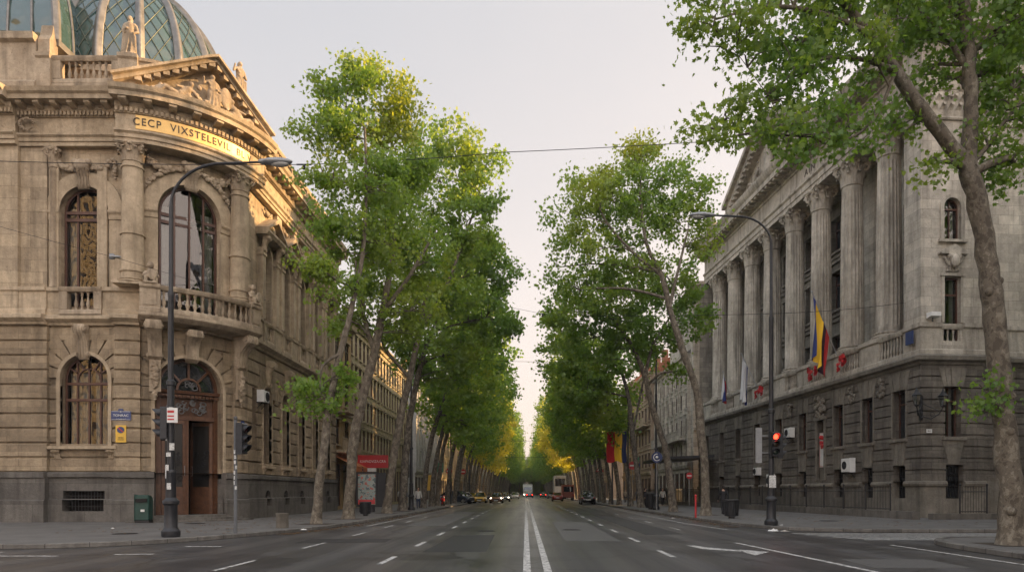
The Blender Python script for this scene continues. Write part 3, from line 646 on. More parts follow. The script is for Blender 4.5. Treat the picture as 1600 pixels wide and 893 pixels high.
# ---- piano nobile
uops = [(wA, 1.12, 10.0, 15.5, True), (dc, 1.38, 10.0, 16.0, True)] + [(b, .68, 10.0, 15.0, True) for b in bays]
mb = MB(FL_); wall(mb, SSTART, SEND, 9.5, 17.25, uops, 0, (), 0, .5, DSC)
mb.sweep([(0, 9.5), (.38, 9.5), (.38, 17.25), (0, 17.25)], SSTART, -4.1, 99); mb.sweep([(0, 9.5), (.2, 9.5), (.2, 17.25), (0, 17.25)], -4.1, -2.9, 99)
mb.build('upper_wall', M['tan'], pal)
ST2 = ((.35, .5), (.75, .8), (1, 1))
for c, hw, zs in ((wA, 1.12, 14.38), (dc, 1.38, 14.62)):
    mb = MB(FL_); archivolt(mb, c, hw, zs, .62, -.03, .16, 24, ST2); 
    for sg in (-1, 1):
        a, b = sorted((c + sg * hw, c + sg * (hw + .95))); 
        mb.sweep([(0, zs - .42), (.12, zs - .4), (.14, zs - .2), (.22, zs - .1), (.22, zs), (0, zs)], a, b, DSC)
        a, b = sorted((c + sg * hw, c + sg * (hw + .6))); mb.sweep([(0, 10.84), (.08, 10.84), (.08, zs - .42), (0, zs - .42)], a, b, DSC)
    mb.build('window_surround', M['tanp'], pal)
# window surrounds with gabled heads on the street side
for i, b in enumerate(bays):
    mb = MB(FL_); archivolt(mb, b, .68, 14.32, .16, -.03, .12, 14, foot=10.84)
    for sg in (-1, 1):
        x = b + sg * 1.02; mb.blk(x - .2, x + .2, 0, .32, 10.84, 14.6); mb.blk(x - .25, x + .25, 0, .38, 14.2, 14.35)
        console(mb, x, .3, .28, 14.35, .9, .35)
    mb.sweep([(0, 15.25), (.6, 15.25), (.72, 15.4), (.72, 15.52), (0, 15.52)], b - 1.42, b + 1.42)
    for sg in (-1, 1):
        pts = [(b + sg * 1.42, 15.52), (b + sg * 1.42, 15.62), (b, 16.55), (b, 16.3)] if sg > 0 else [(b - 1.42, 15.62), (b - 1.42, 15.52), (b, 16.3), (b, 16.55)]
        mb.poly(pts, 0, .74)
    mb.poly([(b - 1.3, 15.52), (b + 1.3, 15.52), (b, 16.35)], 0, .3); mb.ball((b, .35, 15.85), (.28, .2, .3), 8, 6)
    mb.build('window_surround', M['tanp'], pal)
    mb = MB(FL_); x = b + 1.425; mb.blk(x - .3, x + .3, 0, .18, 10.84, 16.6); mb.blk(x - .36, x + .36, 0, .26, 16.6, 17.2); mb.build('pilaster', M['tanp'], pal)
for x in (-2.6, -.4): mb = MB(FL_); mb.blk(x - .22, x + .22, 0, .185, 10.84, 16.35); mb.build('pilaster_backing', M['tanp'], pal)
window(pal, FL_, wA, 1.1, 10.0, 15.48, True, -.25, M['frame'], (-.45, .45), (14.38, 14.05), True, .1, 1)
window(pal, FL_, dc, 1.36, 10.0, 15.98, True, -.25, M['frame'], (-.5, 0, .5), (14.55, 14.2), True, .1, 1)
for b in bays: window(pal, FL_, b, .68, 10.0, 15.0, True, -.35, M['frame'], (0,), (14.2, 12.2), False, .07)
for k, (t, rr) in enumerate(((TA(12.5), .44), (TA(68.5), .44))): column(pal, FL_, t, .42, 10.84, 17.25, rr, M['tanp'], M['pale'], ring=(.06, .38, .96))
for x in (-2.62,): 
    k = MB(FL_); k.lathe(x, .12, [(.2, 0), (.2, .1), (.17, .12), (.16, 5.4), (.2, 5.45)], 16, 10.84); capital(k, x, .12, 16.3, .9, .2); smooth_by_angle(k.build('pilaster', M['pale'], pal), 40)
# ---- carved garlands
mb = MB(FL_)
swag(mb, catenary(wA - 1.35, 16.75, wA - .25, 16.35, .25, .12), .16, 1); swag(mb, catenary(wA + .25, 16.35, wA + 1.35, 16.75, .25, .12), .16, 2)
swag(mb, [(wA - 1.4, .1, 16.7), (wA - 1.4, .1, 15.8)], .12, 3); swag(mb, [(wA + 1.4, .1, 16.7), (wA + 1.4, .1, 15.8)], .12, 4)
for c, zz in ((wA, 16.35), (dc, 16.75)):
    mb.ball((c, .3, zz), (.36, .22, .3), 12, 8); mb.ball((c - .3, .3, zz + .15), (.16, .15, .16), 8, 6); mb.ball((c + .3, .3, zz + .15), (.16, .15, .16), 8, 6); console(mb, c, .5, .12, zz - 1.0, .95, .25)
swag(mb, catenary(dc - 2.0, 17.0, dc - .35, 16.7, .3, .2), .19, 5); swag(mb, catenary(dc + .35, 16.7, dc + 2.0, 17.0, .3, .2), .19, 6)
swag(mb, [(dc - 2.05 * math.cos(a), .2, 14.62 + 2.05 * math.sin(a)) for a in [math.radians(x) for x in range(28, 80, 6)]], .15, 7); swag(mb, [(dc + 2.05 * math.cos(a), .2, 14.62 + 2.05 * math.sin(a)) for a in [math.radians(x) for x in range(28, 80, 6)]], .15, 8)
for sg in (-1, 1): swag(mb, [(dc + sg * 2.1, .15, 16.9), (dc + sg * 2.15, .15, 15.9)], .13, 9)
for i in range(int((SEND - SB - 1) / .55)):
    x = SB + .6 + i * .55; swag(mb, [(x - .2, .18, 17.9), (x, .2, 18.15), (x + .2, .18, 17.9)], .16, 20 + i, 9)
for x in (-5.2, -3.6, -4.4): swag(mb, [(x + .33 * math.cos(a), .48, 18.15 + .26 * math.sin(a)) for a in [k * .7 for k in range(9)]], .1, int(-x * 10), 18)
for b in bays: swag(mb, catenary(b - .5, 17.0, b + .5, 17.0, .25, .12), .12, int(b * 7), 14)
smooth_by_angle(mb.build('carved_garlands', M['pale'], pal), 60)
# ---- entablature
mb = MB(FL_)
AR = [(0, 17.25), (.3, 17.25), (.3, 17.42), (.36, 17.44), (.36, 17.6), (.46, 17.68), (.46, 17.76), (.3, 17.8), (.3, 18.5), (.38, 18.52), (.38, 18.56), (0, 18.56)]
sh = lambda P, d: [(o + d if o else 0, z) for o, z in P]
mb.sweep(AR, -4.1, TA(6), DSC); mb.sweep(sh(AR, .5), TA(6), TA(85), .3); mb.sweep(AR, TA(85), SEND, DSC); mb.sweep(sh(AR, .25), SSTART, -4.1, 99)
CO = [(0, 18.74), (.45, 18.74), (.5, 18.8), (.5, 19.0), (1.0, 19.02), (1.0, 19.22), (1.1, 19.3), (1.16, 19.48), (.1, 19.6), (0, 19.6)]
mb.sweep(CO, -4.1, TA(6), DSC); mb.sweep(sh(CO, .4), TA(6), TA(85), .3); mb.sweep(CO, TA(85), SEND, DSC); mb.sweep(sh(CO, .3), SSTART, -4.1, 99)
def runs(f, s0, s1, step):
    n = int((s1 - s0) / step)
    for i in range(n): f(s0 + (i + .5) * (s1 - s0) / n)
for a, b, d in ((-4.1, TA(6), 0), (TA(6), TA(85), .45), (TA(85), SEND, 0), (SSTART + 14, -4.1, .3)):
    runs(lambda x: mb.blk(x - .05, x + .05, .3 + d, .5 + d, 18.56, 18.74), a, b, .17)
    mb.sweep([(0, 18.56), (.4 + d, 18.56), (.4 + d, 18.74), (0, 18.74)], a, b, DSC)
    runs(lambda x: mb.sweep([(.4 + d, 18.82), (.5 + d, 18.8), (.82 + d, 18.86), (.9 + d, 18.92), (.9 + d, 19.03), (.4 + d, 19.03)], x - .13, x + .13), a, b, .72)
smooth_by_angle(mb.build('cornice', M['tanp'], pal), 30)
fp = MB(FL_); fp.sweep([(.6, 17.86), (.825, 17.86), (.825, 18.48), (.6, 18.48)], TA(15), TA(71), .3); fpo = fp.build('frieze_panel', M['frieze'], pal)
lb = text_mesh('CECP  VIXSTELEVIL  BL V', .47, lambda x, o, z: FL_(TA(43) + x, .835 + o, 18.17 + z), .015, .76, 1.2)
lb.build('inscription', M['letter'], fpo)
# ---- pediment over the rounded corner
P0_, P1_ = TA(7), TA(84); PM = TA(46)
def zrk(s): return 19.6 + 2.05 * ((s - P0_) / (PM - P0_) if s < PM else (P1_ - s) / (P1_ - PM))
def FPD(s, o, z):
    s = min(max(s, P0_), P1_); a, b = (P0_, PM) if s <= PM else (PM, P1_); t = (s - a) / (b - a); A, B = FL_(a, o, z), FL_(b, o, z); return (A[0] + (B[0] - A[0]) * t, A[1] + (B[1] - A[1]) * t, z)
PM = TA(49)
mb = MB(FPD); n = 20
for i in range(n):
    a = P0_ + (P1_ - P0_) * i / n; b = P0_ + (P1_ - P0_) * (i + 1) / n; za, zb = zrk(a), zrk(b)
    for (o0, o1, d0, d1) in ((.2, 1.25, .12, .3), (.2, 1.45, .3, .42), (.2, .95, -.05, .12)):
        vs = [(s, o, z + d) for s, z in ((a, za), (b, zb)) for o, d in ((o0, d0), (o1, d0), (o1, d1), (o0, d1))]
        mb.add(vs, [(0, 1, 5, 4), (1, 2, 6, 5), (2, 3, 7, 6), (3, 0, 4, 7)] + ([(0, 1, 2, 3)] if i == 0 else []) + ([(4, 5, 6, 7)] if i == n - 1 else []))
    m_ = (a + b) / 2; zm = zrk(m_); 
    if 1 < i < n - 2: mb.blk(m_ - .11, m_ + .11, .9, 1.2, zm - .06, zm + .13)
    mb.add([(a, .5, 19.5), (b, .5, 19.5), (b, .5, max(19.5, zb)), (a, .5, max(19.5, za))], [(0, 1, 2, 3)])
    mb.add([(a, -.6, 19.5), (b, -.6, 19.5), (b, -.6, max(19.5, zb + .4)), (a, -.6, max(19.5, za + .4))], [(0, 1, 2, 3)])
    mb.add([(a, -.6, za + .4), (b, -.6, zb + .4), (b, .2, zb + .42), (a, .2, za + .42)], [(0, 1, 2, 3)])
mb.build('pediment', M['tanp'], pal)
def TP(ds, o, z0, sc=1.0): return lambda p: (PM + ds + p[0] * sc, o - p[1] * sc, z0 + p[2] * sc)
mb = MB(FL_); robed(mb, 1.75, 1, TP(0, .85, 19.55)); mb.v = [tuple(v) for v in mb.v]
reclining(mb, TP(-1.25, .85, 19.55, 1.0), 1); reclining(mb, TP(1.2, .85, 19.55, 1.0), -1)
reclining(mb, TP(-2.1, .8, 19.55, .55), 1); reclining(mb, TP(2.1, .8, 19.55, .55), -1)
mb.ball((PM + .5, .95, 20.4), (.26, .12, .5), 14, 10); lumps(mb, TP(0, .8, 19.55), 60, 1.6, .35, .14, 5); lumps(mb, TP(0, .7, 19.6), 16, .7, .95, .14, 6)
remeshed(mb, 'pediment_sculpture', M['pale'], pal, .035, 2)
# ---- attic parapet
mb = MB(FL_)
mb.sweep([(-.35, 19.5), (.12, 19.5), (.12, 20.2), (.05, 20.25), (-.3, 20.25), (-.35, 20.2)], SSTART, SEND, DSC)
mb.sweep([(-.3, 20.2), (.05, 20.2), (.05, 21.3), (.12, 21.35), (.12, 21.5), (-.35, 21.5), (-.35, 21.35), (-.3, 21.3)], TA(14), TA(72), DSC)
for x0, x1 in ((TA(4), TA(14)), (TA(72), TA(80)), (-3.4, -2.75)): mb.sweep([(-.45, 19.5), (.22, 19.5), (.22, 21.3), (.3, 21.38), (.3, 21.55), (-.5, 21.55), (-.5, 21.38), (-.45, 21.3)], x0, x1, DSC)
mb.sweep([(-1.6, 19.6), (.3, 19.6), (.3, 20.2), (.22, 20.3), (.22, 22.0), (.4, 22.1), (.42, 22.4), (-1.6, 22.4)], SSTART, -3.4, 99)
smooth_by_angle(mb.build('attic_parapet', M['pale'], pal), 30)
balustrade(pal, FL_, -2.75, TA(4), -.1, 20.25, 21.5, M['pale'])
balustrade(pal, FL_, TA(80), SEND, -.1, 20.25, 21.4, M['tanp'], .3, ds=1.0, piers=[SB + 1.75 + 2.85 * k + 1.42 for k in range(-1, 5)])
ob = MB(FL_); ob.sweep([(-.38, 21.55), (.16, 21.55), (.16, 22.2), (.1, 22.3), (.0, 22.5), (-.1, 23.0), (-.2, 22.5), (-.3, 22.3), (-.38, 22.2)], -3.35, -2.8, 99); ob.build('parapet_finial', M['pale'], pal)
# ---- roof slab and hidden walls keep the body solid
rf = MB(); x0, x1, y1 = CX + SSTART, CX + R0 - .55, CY + SEND - SB
rf.box(x0, CX, CY - R0 + .55, y1, 19.3, 19.6); rf.box(CX, x1, CY + .0, y1, 19.3, 19.6); rf.lathe(CX, CY, [(R0 - .56, 19.3), (R0 - .56, 19.61)], 32); rf.box(x0, x1, y1 - .3, y1, 0, 20.3); rf.box(x0, x0 + .3, CY - R0 + .6, y1 - .3, 0, 20.3)
rf.box(x0, x1 - 2, CY - R0 + 3, y1 - .31, 9.2, 9.5); rf.build('roof', M['lead'], pal)
# ---- dome
DX, DY, DZ, DR, DH = -21.75, 38.3, 22.7, 4.7, 6.5
F_ = lambda a, e, k=0: (DX + (DR + k) * math.cos(e) * math.cos(a), DY + (DR + k) * math.cos(e) * math.sin(a), DZ + (DH + k) * math.sin(e))
dm = MB(); na, ne = 64, 20; vs = [F_(2 * PI * i / na, PI / 2 * .97 * j / ne) for j in range(ne + 1) for i in range(na)]
dm.add(vs, [(j * na + i, j * na + (i + 1) % na, (j + 1) * na + (i + 1) % na, (j + 1) * na + i) for j in range(ne) for i in range(na)])
dome = dm.build('dome', M['domeglass'], pal, True)
lat = MB()
for k in range(44):
    for sg in (-1, 1):
        pts = [F_(2 * PI * k / 44 + sg * 1.15 * (e / 1.5), e, .03) for e in [1.42 * i / 22 for i in range(23)]]; lat.tube(pts, .022, 4, False)
lat.build('dome_lattice', M['verdigris'], dome)
for k in range(16):
    a = 2 * PI * (k + .35) / 16; rb = MB(); vs = []
    for i in range(21):
        e = 1.5 * i / 20; w = .24 * (1 - .45 * i / 20) / max(.12, math.cos(e)) / DR
        for da, kk in ((-w, .0), (-w * .9, .12), (-w * .45, .13), (-w * .35, .26), (w * .35, .26), (w * .45, .13), (w * .9, .12), (w, .0)): vs.append(F_(a + da * min(1, math.cos(e) * 3 + .1), e, kk))
    rb.add(vs, [(8 * i + j, 8 * i + j + 1, 8 * i + 9 + j, 8 * i + 8 + j) for i in range(20) for j in range(7)]); rb.build('dome_rib', M['domerib'], dome, True)
dr = MB(); dr.lathe(DX, DY, [(DR + .1, 19.6), (DR + .1, 22.0), (DR + .3, 22.1), (DR + .3, 22.4), (DR + .1, 22.6), (DR - .3, 22.62)], 48); smooth_by_angle(dr.build('dome_drum', M['pale'], pal), 30)
# ---- second, square domed roof at the far left
pv = MB(); vs = []; nn = 12; PX, PY, PR = -26.6, 36.6, 4.6
for j in range(nn + 1):
    e = PI / 2 * j / nn * .9; r = PR * math.cos(e) ** .8; z = 22.4 + 6.2 * math.sin(e)
    for sx, sy in ((-1, -1), (1, -1), (1, 1), (-1, 1)): vs.append((PX + sx * r, PY + sy * r, z))
pv.add(vs, [(4 * j + i, 4 * j + (i + 1) % 4, 4 * j + 4 + (i + 1) % 4, 4 * j + 4 + i) for j in range(nn) for i in range(4)]); pvo = pv.build('pavilion_roof', M['domeglass'], pal)
pr = MB()
for t in [-1, -.75, -.5, -.25, 0, .25, .5, .75, 1]:
    for ax in (0, 1):
        pts = []
        for j in range(nn + 1):
            e = PI / 2 * j / nn * .9; r = PR * math.cos(e) ** .8; z = 22.4 + 6.2 * math.sin(e)
            pts.append((PX + t * r, PY - r - .03, z) if ax == 0 else (PX + r + .03, PY + t * r, z))
        pr.tube(pts, .16 if abs(t) == 1 else .06, 6)
pr.box(PX - PR - .3, PX + PR + .3, PY - PR - .3, PY + PR + .3, 22.2, 22.5); pr.build('roof_ribs', M['domerib'], pvo)
# ---- balcony
s0, s1, bo = TA(18.5), TA(74), 1.15
mb = MB(FL_); mb.sweep([(.05, 9.2), (bo - .1, 9.24), (bo + .1, 9.36), (bo + .16, 9.42), (bo + .16, 9.56), (.05, 9.6)], s0 - .1, s1 + .1, .3)
bal = mb.build('balcony_slab', M['pale'], pal)
for x in (s0 + .35, s1 - .35):
    br = MB(FL_); console(br, x, .5, .25, 7.5, 1.75, .95); br.sweep([(.2, 6.1), (.42, 6.12), (.42, 7.6), (.2, 7.6)], x - .22, x + .22); swag(br, [(x, .45, 7.5), (x, .45, 6.9), (x, .42, 6.3)], .18, int(x * 10), 16); swag(br, [(x, .42, 6.15), (x, .4, 5.75)], .13, 12, 18)
    smooth_by_angle(br.build('balcony_bracket', M['pale'], pal), 40)
balustrade(pal, FL_, s0 + .55, s1 - .45, bo - .15, 9.6, 10.82, M['pale'], .25, .3, ends=False)
for x, w in ((s0 + .25, .33), (s1 - .2, .28)):
    mb = MB(FL_); mb.sweep([(bo - .5, 9.58), (bo + .12, 9.58), (bo + .12, 9.75), (bo + .04, 9.8), (bo + .04, 10.62), (bo + .12, 10.7), (bo + .12, 10.86), (bo - .5, 10.86)], x - w, x + w); mb.blk(x - w * .6, x + w * .6, bo + .04, bo + .065, 9.9, 10.5); mb.build('balcony_pedestal', M['pale'], pal)
for x in (s0 + .02, s1 - .02): 
    mb = MB(FL_)
    for k in range(3): mb.lathe(x, .35 + k * .18, [(r * .8, z * .8 + 9.8) for r, z in BAL], 8, caps=False)
    mb.blk(x - .1, x + .1, .1, bo - .4, 10.6, 10.84); mb.blk(x - .1, x + .1, .1, bo - .4, 9.6, 9.78); mb.build('side_balustrade', M['pale'], pal)
for x, sd, lb_ in ((s0 + .25, 3, 'seated stone cherub with shield on the left balcony pedestal'), (s1 - .2, 4, 'seated stone cherub with shield on the right balcony pedestal')):
    m_ = MB(); P = FL_(x, bo - .2, 10.86)
    for a, b, ra, rb in (((0, .05, .12), (0, 0, .55), .2, .17), ((0, -.02, .55), (0, -.05, .66), .1, .08), ((0, -.06, .84), (0, -.06, .88), .15, .14), ((-.12, 0, .15), (-.16, -.3, .25), .11, .09), ((-.16, -.3, .25), (-.15, -.33, .02), .08, .06), ((.12, 0, .15), (.16, -.3, .22), .11, .09), ((.16, -.3, .22), (.2, -.28, .02), .08, .06), ((-.2, 0, .55), (-.28, -.15, .35), .07, .06), ((-.28, -.15, .35), (-.1, -.28, .42), .055, .05), ((.2, 0, .55), (.32, -.1, .35), .07, .06), ((0, .1, .9), (0, .12, .8), .12, .1)): m_.cap(a, b, ra, rb)
    m_.ball((.1, -.34, .38), (.2, .06, .26), 12, 8); m_.box(-.28, .28, -.36, .2, 0, .07)
    o = remeshed(m_, 'statue', M['pale'], vox=.025, sm=2); o.location = P; o.rotation_euler = (0, 0, x / R0); tag(o, lb_, 'statue', 'stone figures on the palace')
statue('robed stone figure standing on the parapet pedestal in front of the glass dome', FL_(TA(9), -.1, 21.55), TA(9) / R0, 1.95, 0, 1, 'stone figures on the palace')
statue('robed stone figure against the sky beside the right end of the pediment', FL_(TA(76), -.1, 21.55), TA(60) / R0, 1.95, 1, 2, 'stone figures on the palace')
# ---- wall fittings
def signplate(name, label, cat, F, s, z, w, h, mat, lines, tmat, o0=.0, trim=None, cap=False, group=None):
    m_ = MB(F); m_.blk(s - w / 2, s + w / 2, o0, o0 + .035, z - h / 2, z + h / 2)
    if cap: m_.poly([(s - .12, z + h / 2), (s + .12, z + h / 2), (s + .08, z + h / 2 + .1), (s - .08, z + h / 2 + .1)], o0, o0 + .035)
    o = m_.build(name, mat); tag(o, label, cat, group)
    if trim:
        t = MB(F); 
        for a, b, c, d in ((s - w / 2 + .02, s + w / 2 - .02, z + h / 2 - .035, z + h / 2 - .02), (s - w / 2 + .02, s + w / 2 - .02, z - h / 2 + .02, z - h / 2 + .035)): t.blk(a, b, o0 + .035, o0 + .039, c, d)
        t.build('border', trim, o)
    for (tx, sz, dz, sx) in lines: 
        text_mesh(tx, sz, lambda x, oo, zz: F(s + x, o0 + .04 + oo, z + dz + zz), .004, sx).build('lettering', tmat, o)
    return o
signplate('street_name_sign', 'dark blue enamel street name plate above the yellow notice left of the door', 'sign', FL_, TA(4) + .18, 4.98, .8, .42, M['blue'], [('TONRAC', .15, 0, 1.0), ('5', .1, .17, 1), ('str. boulevard', .07, -.16, 1)], M['white'], .3, M['white'], True, 'blue street name plates')
signplate('street_name_sign', 'dark blue enamel street name plate right of the door above the thin pole', 'sign', FL_, dc + 2.5, 4.78, .62, .4, M['blue'], [('PRATAC', .12, -.03, 1.0), ('5', .1, .17, 1)], M['white'], .3, M['white'], True, 'blue street name plates')
yo = signplate('parking_notice', 'yellow no parking notice with blue disc on the rusticated wall', 'sign', FL_, TA(4) + .18, 4.15, .42, .78, M['yellow'], [('NON', .09, -.18, 1), ('PARCARE', .06, -.27, 1)], M['letter'], .3)
m_ = MB(FL_); m_.tube([(TA(4) + .18, .335, 4.33), (TA(4) + .18, .35, 4.33)], .145, 20); dd = m_.build('disc', M['blue'], yo); m_ = MB(FL_); m_.poly([(TA(4) + .07, 4.41), (TA(4) + .1, 4.44), (TA(4) + .29, 4.25), (TA(4) + .26, 4.22)], .35, .356); m_.build('slash', M['red'], dd)
# ================================================================== RIGHT: the colonnaded building
Dv = Vector((-.083, .9965, 0)); Vv = Vector((.9965, .083, 0)); PR0 = Vector((21.1, 36.5, 0))
def FC(u, o, z): p = PR0 + Dv * u - Vv * o; return (p.x, p.y, z)
def FF(w, o, z): p = PR0 + Vv * w - Dv * o; return (p.x, p.y, z)
hall = empty('colonnaded_hall', 'grey stone hall with giant Corinthian columns, triangular pediment and rusticated base', 'building')
UE = 35.2; WE = 26.0
cols = [4.7 + 4.0 * k for k in range(8)]
wins = [1.7, 4.75, 8.0] + [12.8, 16.6, 20.6, 24.6, 28.6, 32.6]
rc = [(2.1 + .625 * k, 2.1 + .625 * k + .55) for k in range(10)]
niche = (10.2, .5, 2.3, 6.4, False)
def rust(F, a, b, ops, ops2):
    m1 = MB(F)
    wall(m1, a, b, 2.1, 8.3, ops, 0, rc, .11, .5); 
    if F is FC:
        for c0, c1 in rc: m1.blk(-.108, .004, -.004, .108, c0, c1)
    m1.build('rusticated_wall', M['rgrey'], hall)
    m2 = MB(F); wall(m2, a, b, 0, 2.1, ops2, .1, (), 0, .6)
    if F is FC: m2.blk(-.098, .004, -.004, .098, 0, 2.1)
    return m2
c_ops = [(u, .58, 4.45, 7.15, False) for u in wins] + [(u, .55, 2.1, 2.95, False) for u in wins] + [niche]
m2 = rust(FC, 0, UE, c_ops, [(u, .55, 1.15, 2.1, False) for u in wins])
gaps = sorted([(u - .55, u + .55) for u in wins]); prev = 0; segs = []
for a, b in gaps: segs.append((prev, a)); prev = b
segs.append((prev, UE))
for i, (a, b) in enumerate(segs): m2.sweep([(0, 1.78), (.14, 1.78), (.22, 1.84), (.26, 1.95), (.22, 2.06), (.12, 2.1), (0, 2.1)], a, b, 99, -1 if i == 0 else 0)
m2.build('base_course', M['rgreyp'], hall)
WF = 1.75
f_ops = [(WF, .45, 4.45, 7.15, False), (WF + .1, .5, 2.1, 2.95, False), (8.5, .5, 4.45, 7.15, False), (14, .5, 4.45, 7.15, False)]
m2 = rust(FF, 0, 3.5, f_ops[:2], [(WF + .1, .5, 1.15, 2.1, False)])
FF2 = lambda w, o, z: FF(w, o - .45, z)
m1 = MB(FF2); wall(m1, 3.5, WE, 2.1, 8.3, f_ops[2:], 0, rc, .11, .5); m1.build('rusticated_wall', M['rgrey'], hall)
wall(m2, 3.5, WE, 0, 2.1, [], -.35, (), 0, .1)
m2.sweep([(0, 1.78), (.14, 1.78), (.22, 1.84), (.26, 1.95), (.22, 2.06), (.12, 2.1), (0, 2.1)], 0, WF + .1 - .5, 99, -1); m2.sweep([(0, 1.78), (.14, 1.78), (.22, 1.84), (.26, 1.95), (.22, 2.06), (.12, 2.1), (0, 2.1)], WF + .6, 3.6, 99)
m2.blk(3.4, 3.5, -.45, 0, 0, 8.3)
m2.build('base_course', M['rgreyp'], hall)
def lintel(mb, c, hw, z, h, n=5):
    for k in range(n):
        a0 = -1 + 2 * k / n; a1 = -1 + 2 * (k + 1) / n; w = hw + .12
        mb.poly([(c + a0 * w + .02, z), (c + a1 * w - .02, z), (c + a1 * w * 1.45 - .02, z + h), (c + a0 * w * 1.45 + .02, z + h)], -.05, .19 if k == n // 2 else .14)
for u in wins:
    tr = MB(FC); lintel(tr, u, .58, 7.15, 1.0); tr.blk(u - .78, u + .78, -.05, .28, 4.28, 4.45)
    for k in range(4): a0 = -.6 + .3 * k; tr.poly([(u + a0 * .8 + .02, 2.98), (u + (a0 + .3) * .8 - .02, 2.98), (u + (a0 + .3) * 1.05 - .02, 4.28), (u + a0 * 1.05 + .02, 4.28)], -.05, .17)
    tr.blk(u - .7, u - .58, -.1, .13, 4.45, 7.15); tr.blk(u + .58, u + .7, -.1, .13, 4.45, 7.15); tr.build('window_surround', M['rgreyp'], hall)
tr = MB(FC)
tr.blk(9.55, 9.7, -.1, .2, 2.3, 6.4); tr.blk(10.7, 10.85, -.1, .2, 2.3, 6.4); tr.blk(9.45, 10.95, -.05, .26, 6.4, 6.62); tr.blk(9.7, 10.7, -.5, -.1, 2.2, 3.6); tr.build('niche_surround', M['rgreyp'], hall)
tr = MB(FF); lintel(tr, WF, .45, 7.15, 1.0); tr.blk(WF - .68, WF + .68, -.05, .28, 4.28, 4.45); tr.poly([(WF - .3, 2.98), (WF + .3, 2.98), (WF + .6, 4.28), (WF - .6, 4.28)], -.05, .17); tr.build('window_surround', M['rgreyp'], hall); tr = MB(FC)
SR = [(0, 8.3), (.14, 8.3), (.2, 8.42), (.42, 8.52), (.45, 8.72), (.3, 8.84), (0, 8.88)]
tr.F = FC; tr.sweep(SR, 0, UE, 99, -1); tr.F = FF; tr.sweep(SR, 0, 3.5, 99, -1); tr.F = FF2; tr.sweep(SR, 3.5, WE, 99)
smooth_by_angle(tr.build('string_course', M['rgreyp'], hall), 30)
gl = MB(FC)
for u in wins: window(hall, FC, u, .58, 4.45, 7.15, False, -.35, M['frame'], (0,), (6.4,), False, .06)
for u in wins: window(hall, FC, u, .55, 1.15, 2.95, False, -.35, M['iron'], (-.6, -.3, 0, .3, .6), (1.8, 2.4), False, .04)
window(hall, FF, WF, .45, 4.45, 7.15, False, -.35, M['frame'], (0,), (6.4,), True, .06, 1)
window(hall, FF, WF + .1, .5, 1.15, 2.95, False, -.35, M['iron'], (-.6, -.3, 0, .3, .6), (1.8, 2.4), False, .04)
for w in (8.5, 14): window(hall, FF2, w, .5, 4.45, 7.15, False, -.35, M['frame'], (0,), (6.4,), False, .06)
nb = MB(FC); nb.blk(9.7, 10.7, -.52, -.48, 2.3, 6.4); nb.build('niche_back', M['rgreyp'], hall)
def relief(mb, c, z, w, h, o, seed, n=40):
    q = random.Random(seed)
    for i in range(n):
        x = q.gauss(0, .4) * w; zz = q.uniform(-1, 1) * h; rr = q.uniform(.05, .13)
        mb.ball((c + x, o + q.uniform(0, .1), z + zz), (rr, rr, rr * q.uniform(.8, 1.8)), 7, 5)
for u, zz, w_, h_, n_ in ((10.2, 7.25, .75, .75, 90), (6.4, 7.55, .35, .5, 36), (3.2, 7.55, .35, .5, 36), (14.6, 7.55, .35, .5, 36)): cv = MB(FC); relief(cv, u, zz, w_, h_, .15, int(u * 3), n_); smooth_by_angle(cv.build('carved_relief', M['rgreyp'], hall), 60)
# pedestal zone: plinths under the columns, balustrade between
pz = MB(FC)
PD = [(-2.2, 8.86), (.12, 8.86), (.12, 9.1), (.04, 9.15), (.04, 10.25), (.14, 10.33), (.14, 10.55), (-2.2, 10.57)]
for u in cols: pz.sweep(PD, u - 1.0, u + 1.0)
pz.sweep(PD, 33.6 + .01, UE); pz.sweep([(-4.2, 8.86), (-.4, 8.86), (-.4, 9.3), (-4.2, 9.3)], .5, UE)
pz.sweep(PD, 0.0, 1.4, 99, -1, 0); pz.F = FF; PF = [(-.5 if o < 0 else o, z) for o, z in PD]; pz.sweep(PF, 0, WF - .62, 99, -1); pz.sweep(PF, WF + .62, 3.6, 99)
pz.F = FF2; pz.sweep(PF, 3.5, WE)
smooth_by_angle(pz.build('pedestal_course', M['rtrim'], hall), 30)
for a, b in zip(cols[:-1], cols[1:]): balustrade(hall, FC, a + 1.0, b - 1.0, -.1, 8.88, 10.5, M['rtrim'], .28, 99, ends=False)
balustrade(hall, FC, 1.4, 3.7, -.1, 8.88, 10.5, M['rtrim'], .28, 99, ends=False); balustrade(hall, FF, WF - .62, WF + .62, -.1, 8.88, 10.5, M['rtrim'], .26, 99, ends=False)
for u in cols: column(hall, FC, u, -1.25, 10.57, 23.25, .74, M['rcol'], M['rcol'], True, .13)
